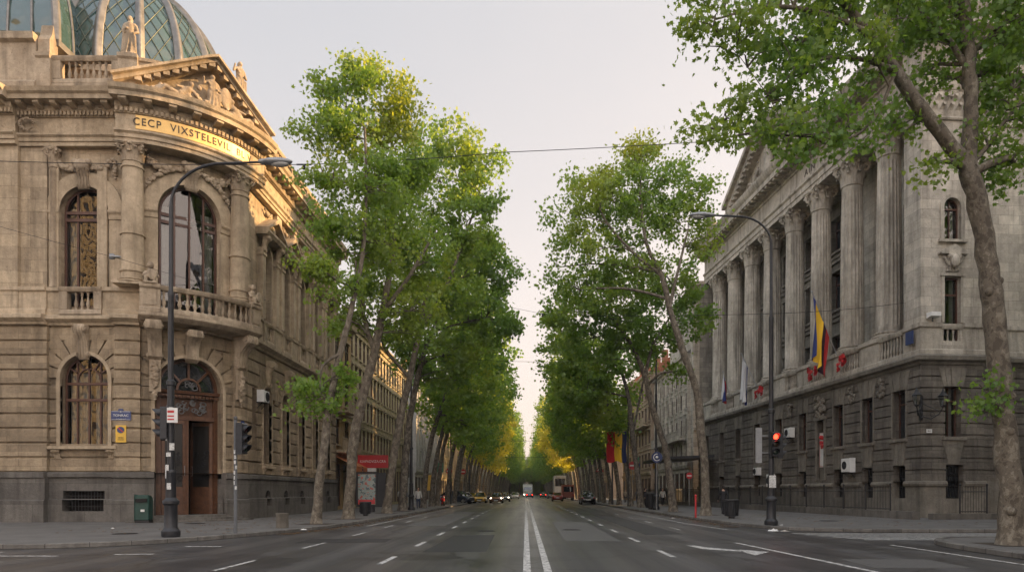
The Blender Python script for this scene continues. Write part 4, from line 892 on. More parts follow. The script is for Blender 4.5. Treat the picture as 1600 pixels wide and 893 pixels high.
# pier
pw = MB(FC); wall(pw, 0, 1.4, 10.5, 21.4, (), 0, (), 0, .3); pw.quad((1.4, 0, 8.9), (1.4, -4.0, 8.9), (1.4, -4.0, 23.2), (1.4, 0, 23.2))
pw.F = FF; pops = [(WF, .46, 9.6, 13.0, False), (WF, .48, 15.0, 17.25, True)]
wall(pw, 0, 3.6, 9.0, 21.4, pops, 0, (), 0, .4); pw.quad((3.6, 0, 9), (3.6, -.5, 9), (3.6, -.5, 23.2), (3.6, 0, 23.2))
pw.F = FF2; wall(pw, 3.6, WE, 10.5, 21.4, [(8.5, .6, 11, 14, False), (14, .6, 11, 14, False)], 0, (), 0, .4)
pw.build('pier_wall', M['rlight'], hall)
window(hall, FF, WF, .46, 9.6, 13.0, False, -.25, M['frame'], (), (12.1,), True, .07, 1); window(hall, FF, WF, .48, 15.0, 17.25, True, -.25, M['frame'], (0,), (16.7,), True, .06, 1)
for w in (8.5, 14): window(hall, FF2, w, .6, 11, 14, False, -.25, M['frame'], (0,), (13,), False, .07)
pt = MB(FF); archivolt(pt, WF, .48, 16.77, .2, -.05, .1, 14, foot=15.0); pt.blk(WF - .8, WF + .8, -.05, .2, 14.86, 15.0); pt.blk(WF - .66, WF + .66, -.05, .14, 13.05, 13.2); pt.blk(WF - .6, WF - .46, -.05, .1, 10.57, 13.05); pt.blk(WF + .46, WF + .6, -.05, .1, 10.57, 13.05)
pt.poly([(WF - .8, 14.2), (WF + .8, 14.2), (WF + .8, 14.3), (WF, 14.72), (WF - .8, 14.3)], 0, .26); console(pt, WF, .6, 0, 13.2, 1.0, .3); pt.ball((WF, .3, 13.8), (.24, .12, .35), 12, 8)
swag(pt, catenary(WF - .55, 14.1, WF, 13.5, .1, .12), .1, 4); swag(pt, catenary(WF, 13.5, WF + .55, 14.1, .1, .12), .1, 5)
smooth_by_angle(pt.build('pier_window_surround', M['rtrim'], hall), 35)
cp = MB(FF)
for F, a, b, o in ((FF, 0, 3.6, 0), (FC, 0, 1.4, 0), (FF2, 3.7, WE, 0)):
    cp.F = F; cp.sweep([(0, 21.4), (.1, 21.42), (.14, 21.5), (.08, 21.6), (.05, 21.62), (.1, 22.9), (.2, 23.0), (.26, 23.25), (0, 23.25)], a, b, 99, -1 if a == 0 else 0)
    n = int((b - a) / .45)
    for i in range(n):
        x = a + .25 + i * .45
        for k, (zb, hh) in enumerate(((21.62, .6), (22.1, .6))):
            xx = x + (.22 if k else 0)
            cp.add([(xx - .15, .06, zb), (xx + .15, .06, zb), (xx + .17, .1, zb + .3), (xx - .17, .1, zb + .3), (xx + .1, .3, zb + hh), (xx - .1, .3, zb + hh), (xx + .06, .34, zb + hh - .14), (xx - .06, .34, zb + hh - .14)], [(0, 1, 2, 3), (3, 2, 4, 5), (5, 4, 6, 7)])
    for i in range(max(1, int((b - a) / 1.75))):
        for dx in (.1, 1.65):
            pts = []; 
            for t in range(12): th = t / 11 * 3.4 * PI; qq = .17 * (1 - .75 * t / 11); pts.append((a + i * 1.75 + dx + qq * math.cos(th), .2, 22.72 + qq * math.sin(th)))
            cp.tube(pts, .05, 5)
cp.build('pilaster_capitals', M['rtrim'], hall)
# loggia wall behind the columns
lw = MB(FC); lops = []
for k in range(8):
    u = cols[k] - 2.0 + (4.0 if k == 7 else 0)
us = [c + 2.0 for c in cols[:-1]]
for u in us: lops += [(u, .62, 10.2, 13.2, False), (u, .62, 15.2, 18.0, False), (u, .62, 19.6, 22.0, False)]
FCi = lambda u, o, z: FC(u, o - 3.6, z)
wall(lw, 3.0, UE, 8.9, 23.3, [(c, h, zb, zt, a) for c, h, zb, zt, a in lops], 0, (), 0, .4); 
lw.F = FCi; lw.v = []; lw.f = []; lw.l = []
wall(lw, 3.0, UE, 8.9, 23.3, lops, 0, (), 0, .4); lw.F = FC; lw.quad((UE, 0, 8.9), (UE, -3.6, 8.9), (UE, -3.6, 23.3), (UE, 0, 23.3))
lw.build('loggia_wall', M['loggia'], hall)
for c, h, zb, zt, a in lops: window(hall, FCi, c, h, zb, zt, a, -.3, M['frame'], (0,), (zb + (zt - zb) * .7,), False, .07)
lt = MB(FCi)
for z in (14.3, 18.7): lt.sweep([(0, z), (.18, z), (.18, z + .22), (.3, z + .3), (.3, z + .42), (0, z + .45)], 3.0, UE)
for u in us:
    for zb, zt in ((10.2, 13.2), (15.2, 18.0), (19.6, 22.0)):
        lt.blk(u - .8, u - .62, 0, .14, zb, zt); lt.blk(u + .62, u + .8, 0, .14, zb, zt); lt.blk(u - .9, u + .9, 0, .26, zt, zt + .22); lt.blk(u - .9, u + .9, 0, .2, zb - .16, zb)
for u in cols: lt.blk(u - .55, u + .55, 0, .22, 9.3, 23.2)
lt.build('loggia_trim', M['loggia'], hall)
# entablature
en = MB(FC)
E1 = [(-4.5, 23.25), (-.62, 23.25), (-.62, 23.6), (-.55, 23.62), (-.55, 24.0), (-.42, 24.12), (-.42, 24.25), (-.6, 24.28), (-.6, 25.5), (-.5, 25.55), (-.5, 25.7), (-.3, 25.75), (-.3, 25.95), (.42, 26.0), (.42, 26.4), (.52, 26.5), (.68, 26.85), (.68, 26.95), (-4.5, 27.0)]
E1 = [(o + .05, z) for o, z in E1]; E2 = [(max(o, -.5) + .58, z) for o, z in E1]
en.sweep(E1, 1.4, UE, 99); en.sweep([(-4.5, 23.2), (.0, 23.25)] + E2[1:-1] + [(-4.5, 27.0)], 0, 1.4, 99, 0)
en.F = FF; P3 = [(-.4, 23.25)] + E2[1:-1] + [(-.4, 27.0)]; en.sweep(P3, 0, 3.6, 99, 0); en.F = FF2; en.sweep(P3, 3.6, WE, 99)
en.F = FC; en.sweep([(.05, 26.0), (.95, 26.0), (1.1, 26.4), (1.2, 26.9), (.05, 26.95)], -1.2, 0, 99)
def dent(F, a, b, o, z0=25.74, z1=25.95, st=.34, w=.1): 
    en.F = F; runs(lambda x: en.blk(x - w, x + w, o, o + .14, z0, z1), a, b, st)
dent(FC, 1.4, UE, -.3); dent(FC, 0, 1.4, .28); dent(FF, 0, 3.6, .28); dent(FF2, 3.6, WE, .28)
en.F = FC; runs(lambda x: en.blk(x - .14, x + .14, -.28, .4, 25.84, 26.0), 1.4, UE, .68)
smooth_by_angle(en.build('entablature', M['rtrim'], hall), 25)
text_mesh('AIN', .75, lambda x, o, z: FC(13 - x, -.54 + o, 24.85 + z), .02, 1.0, 1.3).build('inscription', M['letter'], hall)
# pediment over the middle columns
pd = MB(FC); a, b, zp = 10.3, 26.7, 27.0; mid = (a + b) / 2; hh = 4.3
for sg, e in ((-1, a), (1, b)):
    for (o0, o1, d0, d1) in ((-1.5, .5, .0, .45), (-1.5, .85, .45, .85), (-1.5, .2, -.4, 0)):
        pts = [(e, zp + d0), (mid, zp + hh + d0), (mid, zp + hh + d1), (e, zp + d1)]
        if sg > 0: pts = pts[::-1]
        pd.poly([(x, max(zp, z)) for x, z in pts], o0, o1)
    for k in range(16):
        t = (k + .5) / 16; x = e + (mid - e) * t; z = zp + hh * t; pd.blk(x - .2, x + .2, .2, .48, z - .25, z - .02)
pd.poly([(a, zp), (b, zp), (mid, zp + hh)], -1.4, -.3)
pd.build('pediment', M['rtrim'], hall)
pdr = MB(FC); 
for x, f in ((mid - 3, 1), (mid + 3, -1)): reclining(pdr, lambda p, x=x: (x + p[0] * 2.2, -.1 - p[1] * 1.4, 27.1 + p[2] * 2.2), f)
robed(pdr, 3.2, 1, lambda p: (mid + p[0], 0 - p[1], 27.1 + p[2])); remeshed(pdr, 'pediment_sculpture', M['rtrim'], hall, .09, 2)
at = MB(FC); at.sweep([(-4.4, 27), (-1.5, 27), (-1.5, 28.2), (-1.3, 28.3), (-1.3, 28.5), (-4.4, 28.5)], 0, UE - .2, 99)
at.F = FF; at.sweep([(-.4, 27), (.05, 27), (.05, 29.5), (.3, 29.7), (.35, 30), (-4, 30)], -.0, WE); at.F = FC
at.sweep([(-4.4, 27), (.0, 27), (.0, 29.5), (.3, 29.7), (.35, 30), (-4.4, 30)], 0, 4.0, 99)
for u in (33.6, 1.2):
    at.blk(u - .6, u + .6, -1.2, .0, 26.9, 27.9) if u > 9 else None
    at.lathe(u, -.6, [(.2, 0), (.35, .1), (.15, .3), (.5, .8), (.62, 1.2), (.5, 1.5), (.25, 1.7), (.3, 1.9), (.1, 2.3), (.05, 2.8)], 14, 27.9 if u > 9 else 30)
smooth_by_angle(at.build('attic', M['rtrim'], hall), 35)
bd = MB(FC); bd.box(0.5, UE, -20, -4.4, 0, 26.9); bd.F = FF; bd.box(3, WE, -12, -1.0, 0, 26.9); 
bd.F = FC; bd.blk(UE - .3, UE, -20, -.01, 0, 8.8); bd.blk(.5, UE - .31, -4.4, -.6, 8.0, 8.3); bd.build('body', M['rlight'], hall)

# ---- fixtures on the hall
def acunit(label, F, s, o, z, w=.95, h=.68, d=.35, group='air conditioning units on the hall', fan=True):
    loc = F(s, o, z); root = empty('air_conditioner', label, 'air conditioner', group=group)
    b = MB(F); b.blk(s - w / 2, s + w / 2, o + .06, o + .06 + d, z, z + h); b.build('casing', M['white'], root, bevel=.02)
    g = MB(F); cc = s + w * .14
    for r in (.07, .13, .19, .25):
        g.tube([(cc + r * math.cos(a), o + .07 + d, z + h / 2 + r * math.sin(a)) for a in [k * PI / 8 for k in range(17)]], .008, 4)
    for k in range(6): a = k * PI / 3; g.tube([(cc, o + .075 + d, z + h / 2), (cc + .26 * math.cos(a), o + .075 + d, z + h / 2 + .26 * math.sin(a))], .007, 4)
    g.build('fan_grille', M['pole'], root)
    fb = MB(F); fb.tube([(cc, o + .06 + d, z + h / 2), (cc, o + .063 + d, z + h / 2)], .26, 20); fb.build('fan_opening', M['void'], root)
    k = MB(F)
    for x in (s - w * .35, s + w * .35): k.blk(x - .02, x + .02, o - .02, o + d, z - .05, z); k.tube([(x, o + d - .05, z - .03), (x, o, z - .35)], .015, 5)
    k.build('bracket', M['iron'], root); return root
acunit('white air conditioner with pipes high between the two long windows left of the crest banner', FC, 14.3, .13, 5.55)
acunit('white air conditioner with round fan low between two windows right of the crest banner', FC, 6.4, .13, 2.75, 1.0, .85)
acunit('small white air conditioner low on the wall left of the right lamp post', FC, 20.0, .13, 2.9, .8, .6)
acunit('grey white air conditioner low on the wall at the far end behind the signal post', FC, 17.5, .13, 1.9, .7, 1.0)
acunit('small white air conditioner beside the arched window right of the entrance', FL_, SB + .55, .1, 6.3, .8, .6, .35, None)
root = empty('wall_banner', 'white vertical banner with a red crest in the wall niche', 'banner')
b = MB(FC); b.blk(9.78, 10.62, -.06, -.02, 3.2, 5.55); b.build('cloth', M['white'], root)
b = MB(FC); relief(b, 10.2, 4.9, .25, .35, -.01, 8, 26); b.v = [tuple(v) for v in b.v]; b.build('crest', M['red'], root)
b = MB(FC); 
for x0, x1, z0, z1 in ((9.82, 10.58, 3.24, 3.26), (9.82, 10.58, 5.49, 5.51), (9.82, 9.84, 3.24, 5.51), (10.56, 10.58, 3.24, 5.51)): b.blk(x0, x1, -.02, -.01, z0, z1)
b.build('border', M['red'], root)
signplate('house_number_plate', 'small white plate on the rusticated corner below the wall lantern', 'sign', FF, .38, 4.75, .3, .2, M['white'], [('84-2', .11, 0, 1)], M['letter'], .12)
# wall lantern
lan = empty('wall_lantern', 'black iron double lantern on scroll brackets at the hall corner', 'lantern')
b = MB(FF)
b.blk(-.2, -.08, .12, .3, 5.3, 6.6)
def lant(mb, mg, s, o, z):
    mb.lathe(s, o, [(.04, 0), (.13, .05), (.13, .1)], 6, z); mb.lathe(s, o, [(.24, .55), (.27, .58), (.12, .75), (.1, .8), (.03, .95), (.02, 1.0)], 6, z)
    for k in range(6): a = k * PI / 3; mb.tube([(s + .13 * math.cos(a), o + .13 * math.sin(a), z + .08), (s + .23 * math.cos(a), o + .23 * math.sin(a), z + .56)], .014, 4)
    mg.lathe(s, o, [(.12, .09), (.22, .56)], 6, z)
for (s_, o_) in ((-.85, .9), (.75, .7)):
    g = MB(FF); pts = [(-.1, .3, 5.5), (-.1 + (s_ + .1) * .4, .3 + (o_ - .3) * .4, 5.35), (s_ * .8, o_ * .85, 5.6), (s_, o_, 5.95)]; b.tube(pts, .03, 6); b.tube([(-.1, .25, 6.2), (s_ * .5, .3 + (o_ - .3) * .5, 5.9), (s_ * .9, o_ * .9, 5.7)], .02, 5)
    q = [(s_ * .5 + .12 * math.cos(a), o_ * .55, 5.62 + .12 * math.sin(a)) for a in [k * PI / 5 for k in range(11)]]; b.tube(q, .015, 4); lant(b, g, s_, o_, 5.95); g.build('lantern_glass', M['panew'], lan)
b.build('bracket', M['iron'], lan)
fd = empty('floodlight', 'white floodlight standing on the hall ledge near the corner', 'floodlight'); b = MB(FF); b.sweep([(.1, 10.75), (.5, 10.8), (.5, 11.02), (.1, 11.05)], .25, .8); b.build('housing', M['white'], fd); b = MB(FF); b.blk(.5, .54, .2, .25, 10.55, 10.85); b.build('stand', M['iron'], fd)
b = MB(FC); b.blk(.3, .9, .2, .26, 9.5, 10.2); o = b.build('blue_notice_board', M['blue'], None); tag(o, 'small blue notice board fixed to the balustrade at the hall corner', 'sign')
# fence
def fence_run(parent, pts, z0, h):
    for (ax, ay), (bx, by) in zip(pts[:-1], pts[1:]):
        a = Vector((ax, ay, 0)); b = Vector((bx, by, 0)); Ln = (b - a).length; d = (b - a) / Ln
        m = MB(); 
        for z in (z0 + .12, z0 + h - .18): m.tube([(a.x, a.y, z), (b.x, b.y, z)], .022, 5)
        n = int(Ln / .14)
        for i in range(n + 1):
            p = a + d * (Ln * i / n); m.tube([(p.x, p.y, z0 + .05), (p.x, p.y, z0 + h)], [.012, .012], 4); m.tube([(p.x, p.y, z0 + h), (p.x, p.y, z0 + h + .1)], [.022, .002], 4)
        m.build('railings', M['iron'], parent)
        k = max(1, int(Ln / 2.2))
        for i in range(k + 1):
            m = MB(); p = a + d * (Ln * i / k); m.tube([(p.x, p.y, z0), (p.x, p.y, z0 + h + .12)], .04, 6); m.ball((p.x, p.y, z0 + h + .17), .06, 8, 6)
            m.build('fence_post', M['iron'], parent)
fe = empty('iron_fence', 'black spiked iron fence on a low stone kerb along the colonnaded hall', 'fence')
pf = [FC(50, 1.9, 0)[:2], FC(20, 1.9, 0)[:2], FC(-.3, 1.9, 0)[:2]]; fence_run(fe, pf, .5, 1.25)
kb = MB(FC); kb.blk(-2.4, 50, 1.7, 2.1, .1, .52); kb.build('kerb_wall', M['plinth'], fe)
fe2 = empty('iron_fence', 'short separate panel of black iron railings in front of the hall corner window', 'fence')
p0 = FF(.55, 2.2, 0); p1 = FF(2.0, 2.2, 0); fence_run(fe2, [p0[:2], p1[:2]], .4, 1.3); kb = MB(FF); kb.blk(-1.0, 2.9, 2.0, 2.4, .1, .42); kb.build('kerb_wall', M['plinth'], fe2)

# ---- flags
def flagmat(name, stops, sc=0.15):
    m, nt, b = newmat(name); uv = N(nt, 'ShaderNodeUVMap'); sp = N(nt, 'ShaderNodeSeparateXYZ'); L(nt, uv.outputs[0], sp.inputs[0])
    r = nt.nodes.new('ShaderNodeValToRGB'); r.color_ramp.interpolation = 'CONSTANT'; e = r.color_ramp.elements
    while len(e) < len(stops): e.new(.5)
    for k, (p, c) in enumerate(stops): e[k].position = p; e[k].color = (*c, 1)
    L(nt, sp.outputs[0], r.inputs[0]); L(nt, r.outputs[0], b.inputs['Base Color']); b.inputs['Roughness'].default_value = .8; return m
BLU, YEL, RED, WHT = (.02, .035, .16), (.85, .52, .03), (.42, .02, .02), (.62, .62, .63)
def hanging_flag(label, base, d, plen, fl, w, mat, seed, droop=1.0):
    """pole leaning out from the ledge, cloth falling in folds from its upper end"""
    root = empty('flag', label, 'flag', group='flags on the hall balustrade'); B = Vector(base); D = Vector(d).normalized(); T = B + D * plen
    m = MB(); m.tube([tuple(B), tuple(T)], .03, 6); m.ball(tuple(T), .07, 8, 6); m.build('flagpole', M['polegrey'], root)
    q = random.Random(seed); f = MB(); nu, nv = 26, 20; vs = []; uvs = []
    ph = q.uniform(0, 6)
    for j in range(nv + 1):
        v = j / nv
        for i in range(nu + 1):
            u = i / nu; p = T - D * (u * w); bunch = .45 + .4 * (1 - v)
            c = T - D * (w * .25); x = c + (p - c) * bunch
            x = x + Vector((.16 * math.sin(u * 13 + ph + v * 2) * (.3 + v), .16 * math.cos(u * 11 + ph + v * 3) * (.3 + v), -fl * v - (1 - bunch) * 0))
            vs.append(tuple(x)); uvs.append((u, v))
    me = bpy.data.meshes.new('cloth'); fs = [(j * (nu + 1) + i, j * (nu + 1) + i + 1, (j + 1) * (nu + 1) + i + 1, (j + 1) * (nu + 1) + i) for j in range(nv) for i in range(nu)]
    me.from_pydata(vs, [], fs); uv = me.uv_layers.new(name='UVMap')
    for l in me.loops: uv.data[l.index].uv = uvs[l.vertex_index]
    me.polygons.foreach_set('use_smooth', [True] * len(me.polygons)); me.materials.append(mat)
    o = bpy.data.objects.new('cloth', me); COL.objects.link(o); o.parent = root; return root
fby = flagmat('flag_blue_yellow_red', [(0, BLU), (.2, YEL), (.68, (.03, .01, .02)), (.84, RED)]); fwb = flagmat('flag_white_blue', [(0, WHT), (.45, BLU), (.75, WHT)]); fw = flagmat('flag_white', [(0, WHT), (.85, BLU)]); fr = flagmat('flag_white_blue_red', [(0, WHT), (.34, BLU), (.67, RED)])
hanging_flag('large blue, yellow and red flag drooping from a pole on the balustrade', FC(8.0, .2, 10.4), (-.45, -.1, 1), 4.4, 3.7, 3.4, fby, 1)
hanging_flag('narrow white and blue flag left of the large yellow flag', FC(9.3, .2, 10.3), (-.2, .0, 1), 2.1, 1.9, 1.0, fwb, 2)
hanging_flag('long plain white flag hanging near the far columns', FC(20.0, .3, 10.0), (-.5, -.1, 1), 3.2, 3.6, 1.3, fw, 3)
hanging_flag('small white, blue and red flag at the far end of the balustrade', FC(26.2, .2, 10.2), (-.3, .0, 1), 2.4, 2.3, 1.2, fr, 4)
def bunting(label, u, z, seed, dx=.6):
    m = MB(FC); q = random.Random(seed)
    for k in range(5):
        x = u + q.uniform(-dx, dx); vs = []
        zz = z + q.uniform(-.35, .25); sc = q.uniform(.45, 1)
        for i in range(7):
            for j in range(5): vs.append((x + ((j - 2) * .1 * (1 - .5 * abs(i - 3) / 3) + .09 * math.sin(i * 1.3 + j + k)) * sc, .32 + .1 * math.sin(j * 2.1 + k + i) + .04 * k, zz - (i * .13 + .06 * math.sin(j * 1.7 + k)) * sc))
        m.add(vs, [(5 * i + j, 5 * i + j + 1, 5 * i + 6 + j, 5 * i + 5 + j) for i in range(6) for j in range(4)])
    o = m.build('draped_cloth', M['red'], None, True); tag(o, label, 'cloth', 'red cloths on the balustrade')
bunting('crumpled red cloth over the balustrade under the yellow flag', 7.2, 10.1, 1, .3); bunting('crumpled red cloth over the balustrade left of the yellow flag', 11.0, 10.0, 2); bunting('dark red cloth hung over the balustrade by the long white flag', 19.6, 9.9, 3)
# ================================================================== GROUND, ROAD, PAVEMENTS
def asphalt():
    m, nt, b = newmat('asphalt'); tc = N(nt, 'ShaderNodeTexCoord')
    n1 = N(nt, 'ShaderNodeTexNoise', _Scale=45.0, _Detail=8.0, _Roughness=0.8); L(nt, tc.outputs['Object'], n1.inputs['Vector'])
    mp = N(nt, 'ShaderNodeMapping'); mp.inputs['Scale'].default_value = (1.0, 0.03, 1); L(nt, tc.outputs['Object'], mp.inputs['Vector'])
    n2 = N(nt, 'ShaderNodeTexNoise', _Scale=0.8, _Detail=5.0, _Roughness=0.6); L(nt, mp.outputs[0], n2.inputs['Vector'])
    n3 = N(nt, 'ShaderNodeTexNoise', _Scale=0.25, _Detail=5.0); L(nt, tc.outputs['Object'], n3.inputs['Vector'])
    vo = N(nt, 'ShaderNodeTexVoronoi', _Scale=0.33, feature='DISTANCE_TO_EDGE'); wn = N(nt, 'ShaderNodeTexNoise', _Scale=1.5, _Detail=6.0); L(nt, tc.outputs['Object'], wn.inputs['Vector'])
    ad = N(nt, 'ShaderNodeMixRGB'); ad.inputs[0].default_value = .35; L(nt, tc.outputs['Object'], ad.inputs[1]); L(nt, wn.outputs['Color'], ad.inputs[2]); L(nt, ad.outputs[0], vo.inputs['Vector'])
    c = mixc(nt, ramp(nt, n1.outputs[0], [(0.3, 0), (0.75, 1)]), (0.043, 0.043, 0.046), (0.09, 0.089, 0.09))
    c = mixc(nt, ramp(nt, n2.outputs[0], [(0.42, 0), (0.62, 0.55)]), c, (0.085, 0.083, 0.08))
    c = mixc(nt, ramp(nt, n3.outputs[0], [(0.53, 0), (0.56, 0.6)]), c, (0.026, 0.026, 0.028))
    n5 = N(nt, 'ShaderNodeTexNoise', _Scale=1.1, _Detail=6.0, _Roughness=.7); L(nt, tc.outputs['Object'], n5.inputs['Vector']); c = mixc(nt, ramp(nt, n5.outputs[0], [(0.6, 0), (0.72, .5)]), c, (0.018, 0.018, 0.018))
    sx = N(nt, 'ShaderNodeSeparateXYZ'); L(nt, tc.outputs['Object'], sx.inputs[0]); wv = N(nt, 'ShaderNodeMath', operation='MULTIPLY_ADD'); L(nt, sx.outputs[0], wv.inputs[0]); wv.inputs[1].default_value = 3.9; wv.inputs[2].default_value = .6; sn = N(nt, 'ShaderNodeMath', operation='SINE'); L(nt, wv.outputs[0], sn.inputs[0]); c = mixc(nt, 1.0, c, ramp(nt, sn.outputs[0], [(0.0, .86), (.9, 1.22)]), 'MULTIPLY')
    c = mixc(nt, ramp(nt, vo.outputs[0], [(0.0, 0.85), (0.012, 0)]), c, (0.01, 0.01, 0.01))
    L(nt, c, b.inputs['Base Color']); L(nt, ramp(nt, n2.outputs[0], [(0.35, .46), (0.65, .28)]), b.inputs['Roughness']); b.inputs['Specular IOR Level'].default_value = .5
    bp = N(nt, 'ShaderNodeBump', _Strength=0.35, _Distance=0.01); L(nt, n1.outputs[0], bp.inputs['Height']); L(nt, bp.outputs[0], b.inputs['Normal']); return m
def paving(name, c1, c2, bw=.6, bh=.6, mort=.5):
    m, nt, b = newmat(name); tc = N(nt, 'ShaderNodeTexCoord')
    br = N(nt, 'ShaderNodeTexBrick', _Scale=1.0, _Mortar_Size=0.008, _Brick_Width=bw, _Row_Height=bh); L(nt, tc.outputs['Object'], br.inputs['Vector'])
    br.inputs['Color1'].default_value = (1, 1, 1, 1); br.inputs['Color2'].default_value = (.84, .84, .84, 1); br.inputs['Mortar'].default_value = (1 - mort,) * 3 + (1,)
    n = N(nt, 'ShaderNodeTexNoise', _Scale=.7, _Detail=8.0, _Roughness=.75); L(nt, tc.outputs['Object'], n.inputs['Vector'])
    n2 = N(nt, 'ShaderNodeTexNoise', _Scale=22.0, _Detail=5.0); L(nt, tc.outputs['Object'], n2.inputs['Vector'])
    c = mixc(nt, ramp(nt, n.outputs[0], [(.35, 0), (.65, 1)]), c1, c2); c = mixc(nt, 1.0, c, br.outputs['Color'], 'MULTIPLY'); c = mixc(nt, ramp(nt, n2.outputs[0], [(.3, .4), (.45, 0)]), c, tuple(x * .5 for x in c1))
    L(nt, c, b.inputs['Base Color']); b.inputs['Roughness'].default_value = .7
    bp = N(nt, 'ShaderNodeBump', _Strength=.4, _Distance=.01); L(nt, n2.outputs[0], bp.inputs['Height']); L(nt, bp.outputs[0], b.inputs['Normal']); return m
def paintmat():
    m, nt, b = newmat('road_paint'); tc = N(nt, 'ShaderNodeTexCoord'); n = N(nt, 'ShaderNodeTexNoise', _Scale=6.0, _Detail=10.0, _Roughness=.85); L(nt, tc.outputs['Object'], n.inputs['Vector'])
    L(nt, mixc(nt, ramp(nt, n.outputs[0], [(.42, 0), (.53, 1)]), (.09, .09, .09), (.62, .61, .58)), b.inputs['Base Color']); b.inputs['Roughness'].default_value = .55; return m
M['asphalt'] = asphalt(); M['pave'] = paving('pavement_slabs', (.115, .11, .103), (.17, .163, .153)); M['kerb'] = stone('kerb_stone', (.27, .255, .23), (.18, .17, .155), (1.0, 3.0), mortar=.7); M['paint'] = paintmat()
M['groundmat'] = plain('ground_earth', (.09, .085, .07), .9)
def flat(name, pts, z, mat, label=None):
    m = MB(); m.add([(x, y, z) for x, y in pts], [tuple(range(len(pts)))]); o = m.build(name, mat); o['kind'] = 'structure'; return o
g = flat('ground', [(-2500, -2500), (2500, -2500), (2500, 2500), (-2500, 2500)], -.03, M['groundmat'])
m = MB(); m.box(-60, 60, -60, 900, -.2, 0.0); o = m.build('road', M['asphalt']); o['kind'] = 'structure'
def smoothline(pts, n=4):
    out = []
    for i in range(len(pts) - 1):
        p0, p1, p2, p3 = pts[max(i - 1, 0)], pts[i], pts[i + 1], pts[min(i + 2, len(pts) - 1)]
        for k in range(n):
            t = k / n; out.append(tuple(.5 * (2 * p1[j] + (-p0[j] + p2[j]) * t + (2 * p0[j] - 5 * p1[j] + 4 * p2[j] - p3[j]) * t * t + (-p0[j] + 3 * p1[j] - 3 * p2[j] + p3[j]) * t ** 3) for j in (0, 1)))
    return out + [pts[-1]]
def pavement(line, close, name='pavement'):
    """line: kerb line points; the pavement lies between it and the closing points"""
    ln = smoothline(line); P = ln + close
    m = MB(); k = len(P); m.add([(x, y, .128) for x, y in P] + [(x, y, -.02) for x, y in P], [tuple(range(k))] + [(i, (i + 1) % k, (i + 1) % k + k, i + k) for i in range(k)]); o = m.build(name, M['pave']); o['kind'] = 'structure'
    m = MB(); acc = 0; vs = []; L_ = []
    nrm = []
    for i, p in enumerate(ln):
        a = ln[max(0, i - 1)]; b = ln[min(len(ln) - 1, i + 1)]; d = Vector((b[0] - a[0], b[1] - a[1])).normalized(); nrm.append((d.y, -d.x))
    cx = sum(c[0] for c in close) / len(close); cy = sum(c[1] for c in close) / len(close)
    mid = len(ln) // 2; sg = 1 if (Vector((cx - ln[mid][0], cy - ln[mid][1])).dot(Vector(nrm[mid])) > 0) else -1
    for i, p in enumerate(ln):
        nx, ny = nrm[i][0] * sg, nrm[i][1] * sg
        if i: acc += math.dist(p, ln[i - 1])
        for w, z in ((-.012, -.02), (-.012, .125), (.005, .142), (.2, .142), (.2, .05)): vs.append((p[0] + nx * w, p[1] + ny * w, z)); L_.append((acc, w + z))
    m.add(vs, [(5 * i + j, 5 * i + j + 1, 5 * i + 6 + j, 5 * i + 5 + j) for i in range(len(ln) - 1) for j in range(4)]); m.l = L_
    o = m.build('kerb', M['kerb']); o['kind'] = 'structure'
pavement([(-7.4, 700), (-7.4, 300), (-7.4, 120), (-7.4, 60), (-7.7, 40), (-7.95, 30), (-8.4, 26), (-9.2, 22.9), (-10.5, 19.8), (-12, 18.3), (-14, 17.8), (-20, 17.5), (-58, 17.3)], [(-58, 700)])
pavement([(8.6, 700), (8.6, 300), (8.7, 120), (8.7, 60), (8.9, 45), (9.2, 34), (9.6, 28.6), (10.3, 26.6), (11.8, 25.5), (14, 25.1), (20, 25), (58, 25)], [(58, 700)])
pavement([(10.6, -20), (10.7, 4), (10.95, 13), (11.15, 17), (11.6, 19.3), (12.6, 20.6), (14.2, 21), (20, 21), (58, 21)], [(58, -20)])
def dashes(label, segs, w=.13, slant=None):
    m = MB()
    for (x0, y0, x1, y1) in segs:
        d = Vector((x1 - x0, y1 - y0)).normalized(); nx, ny = d.y * w / 2, -d.x * w / 2
        m.add([(x0 - nx, y0 - ny, .004), (x0 + nx, y0 + ny, .004), (x1 + nx, y1 + ny, .004), (x1 - nx, y1 - ny, .004)], [(0, 1, 2, 3)])
    o = m.build('road_marking', M['paint']); o['kind'] = 'structure'
dashes('', [(.02, 6, -.1, 300)], .15); dashes('', [(.42, 6, .18, 300)], .15)
dashes('', [(-3.05, 14.2 + 4.7 * k, -3.05, 15.9 + 4.7 * k) for k in range(-2, 40)]); dashes('', [(3.4, 15.7 + 4.9 * k, 3.4, 17.6 + 4.9 * k) for k in range(-3, 40)])
dashes('', [(-5.95, 13.0 + 5.2 * k, -5.95, 15.0 + 5.2 * k) for k in range(0, 30)], .1); dashes('', [(6.1, 27 + 6 * k, 6.1, 29 + 6 * k) for k in range(0, 25)], .1)
dashes('', [(6.2, 20.2, 6.75, 9)], .14); dashes('', [(10.35, 19.4, 10.2, 8)], .12); dashes('', [(8.0, 27, 7.6, 33), (7.6, 33, 7.7, 60)], .1); dashes('', [(-7.0, 30, -6.8, 60)], .1)
dashes('', [(9.6 + .2 * k, 24.6 - .62 * k, 30, 24.6 - .62 * k) for k in range(6)], .26)
dashes('', [(-13 + .3 * k, 17.0 - .55 * k, -34, 17.0 - .55 * k) for k in range(3)], .12); dashes('', [(-11, 16, -12.4, 16), (-9.4, 18.8, -8.4, 18.8), (-11.2, 14.6, -12.3, 14.6), (-12.2, 13.5, -13.2, 13.5), (-9.9, 16.4, -9.0, 16.5)], .16)
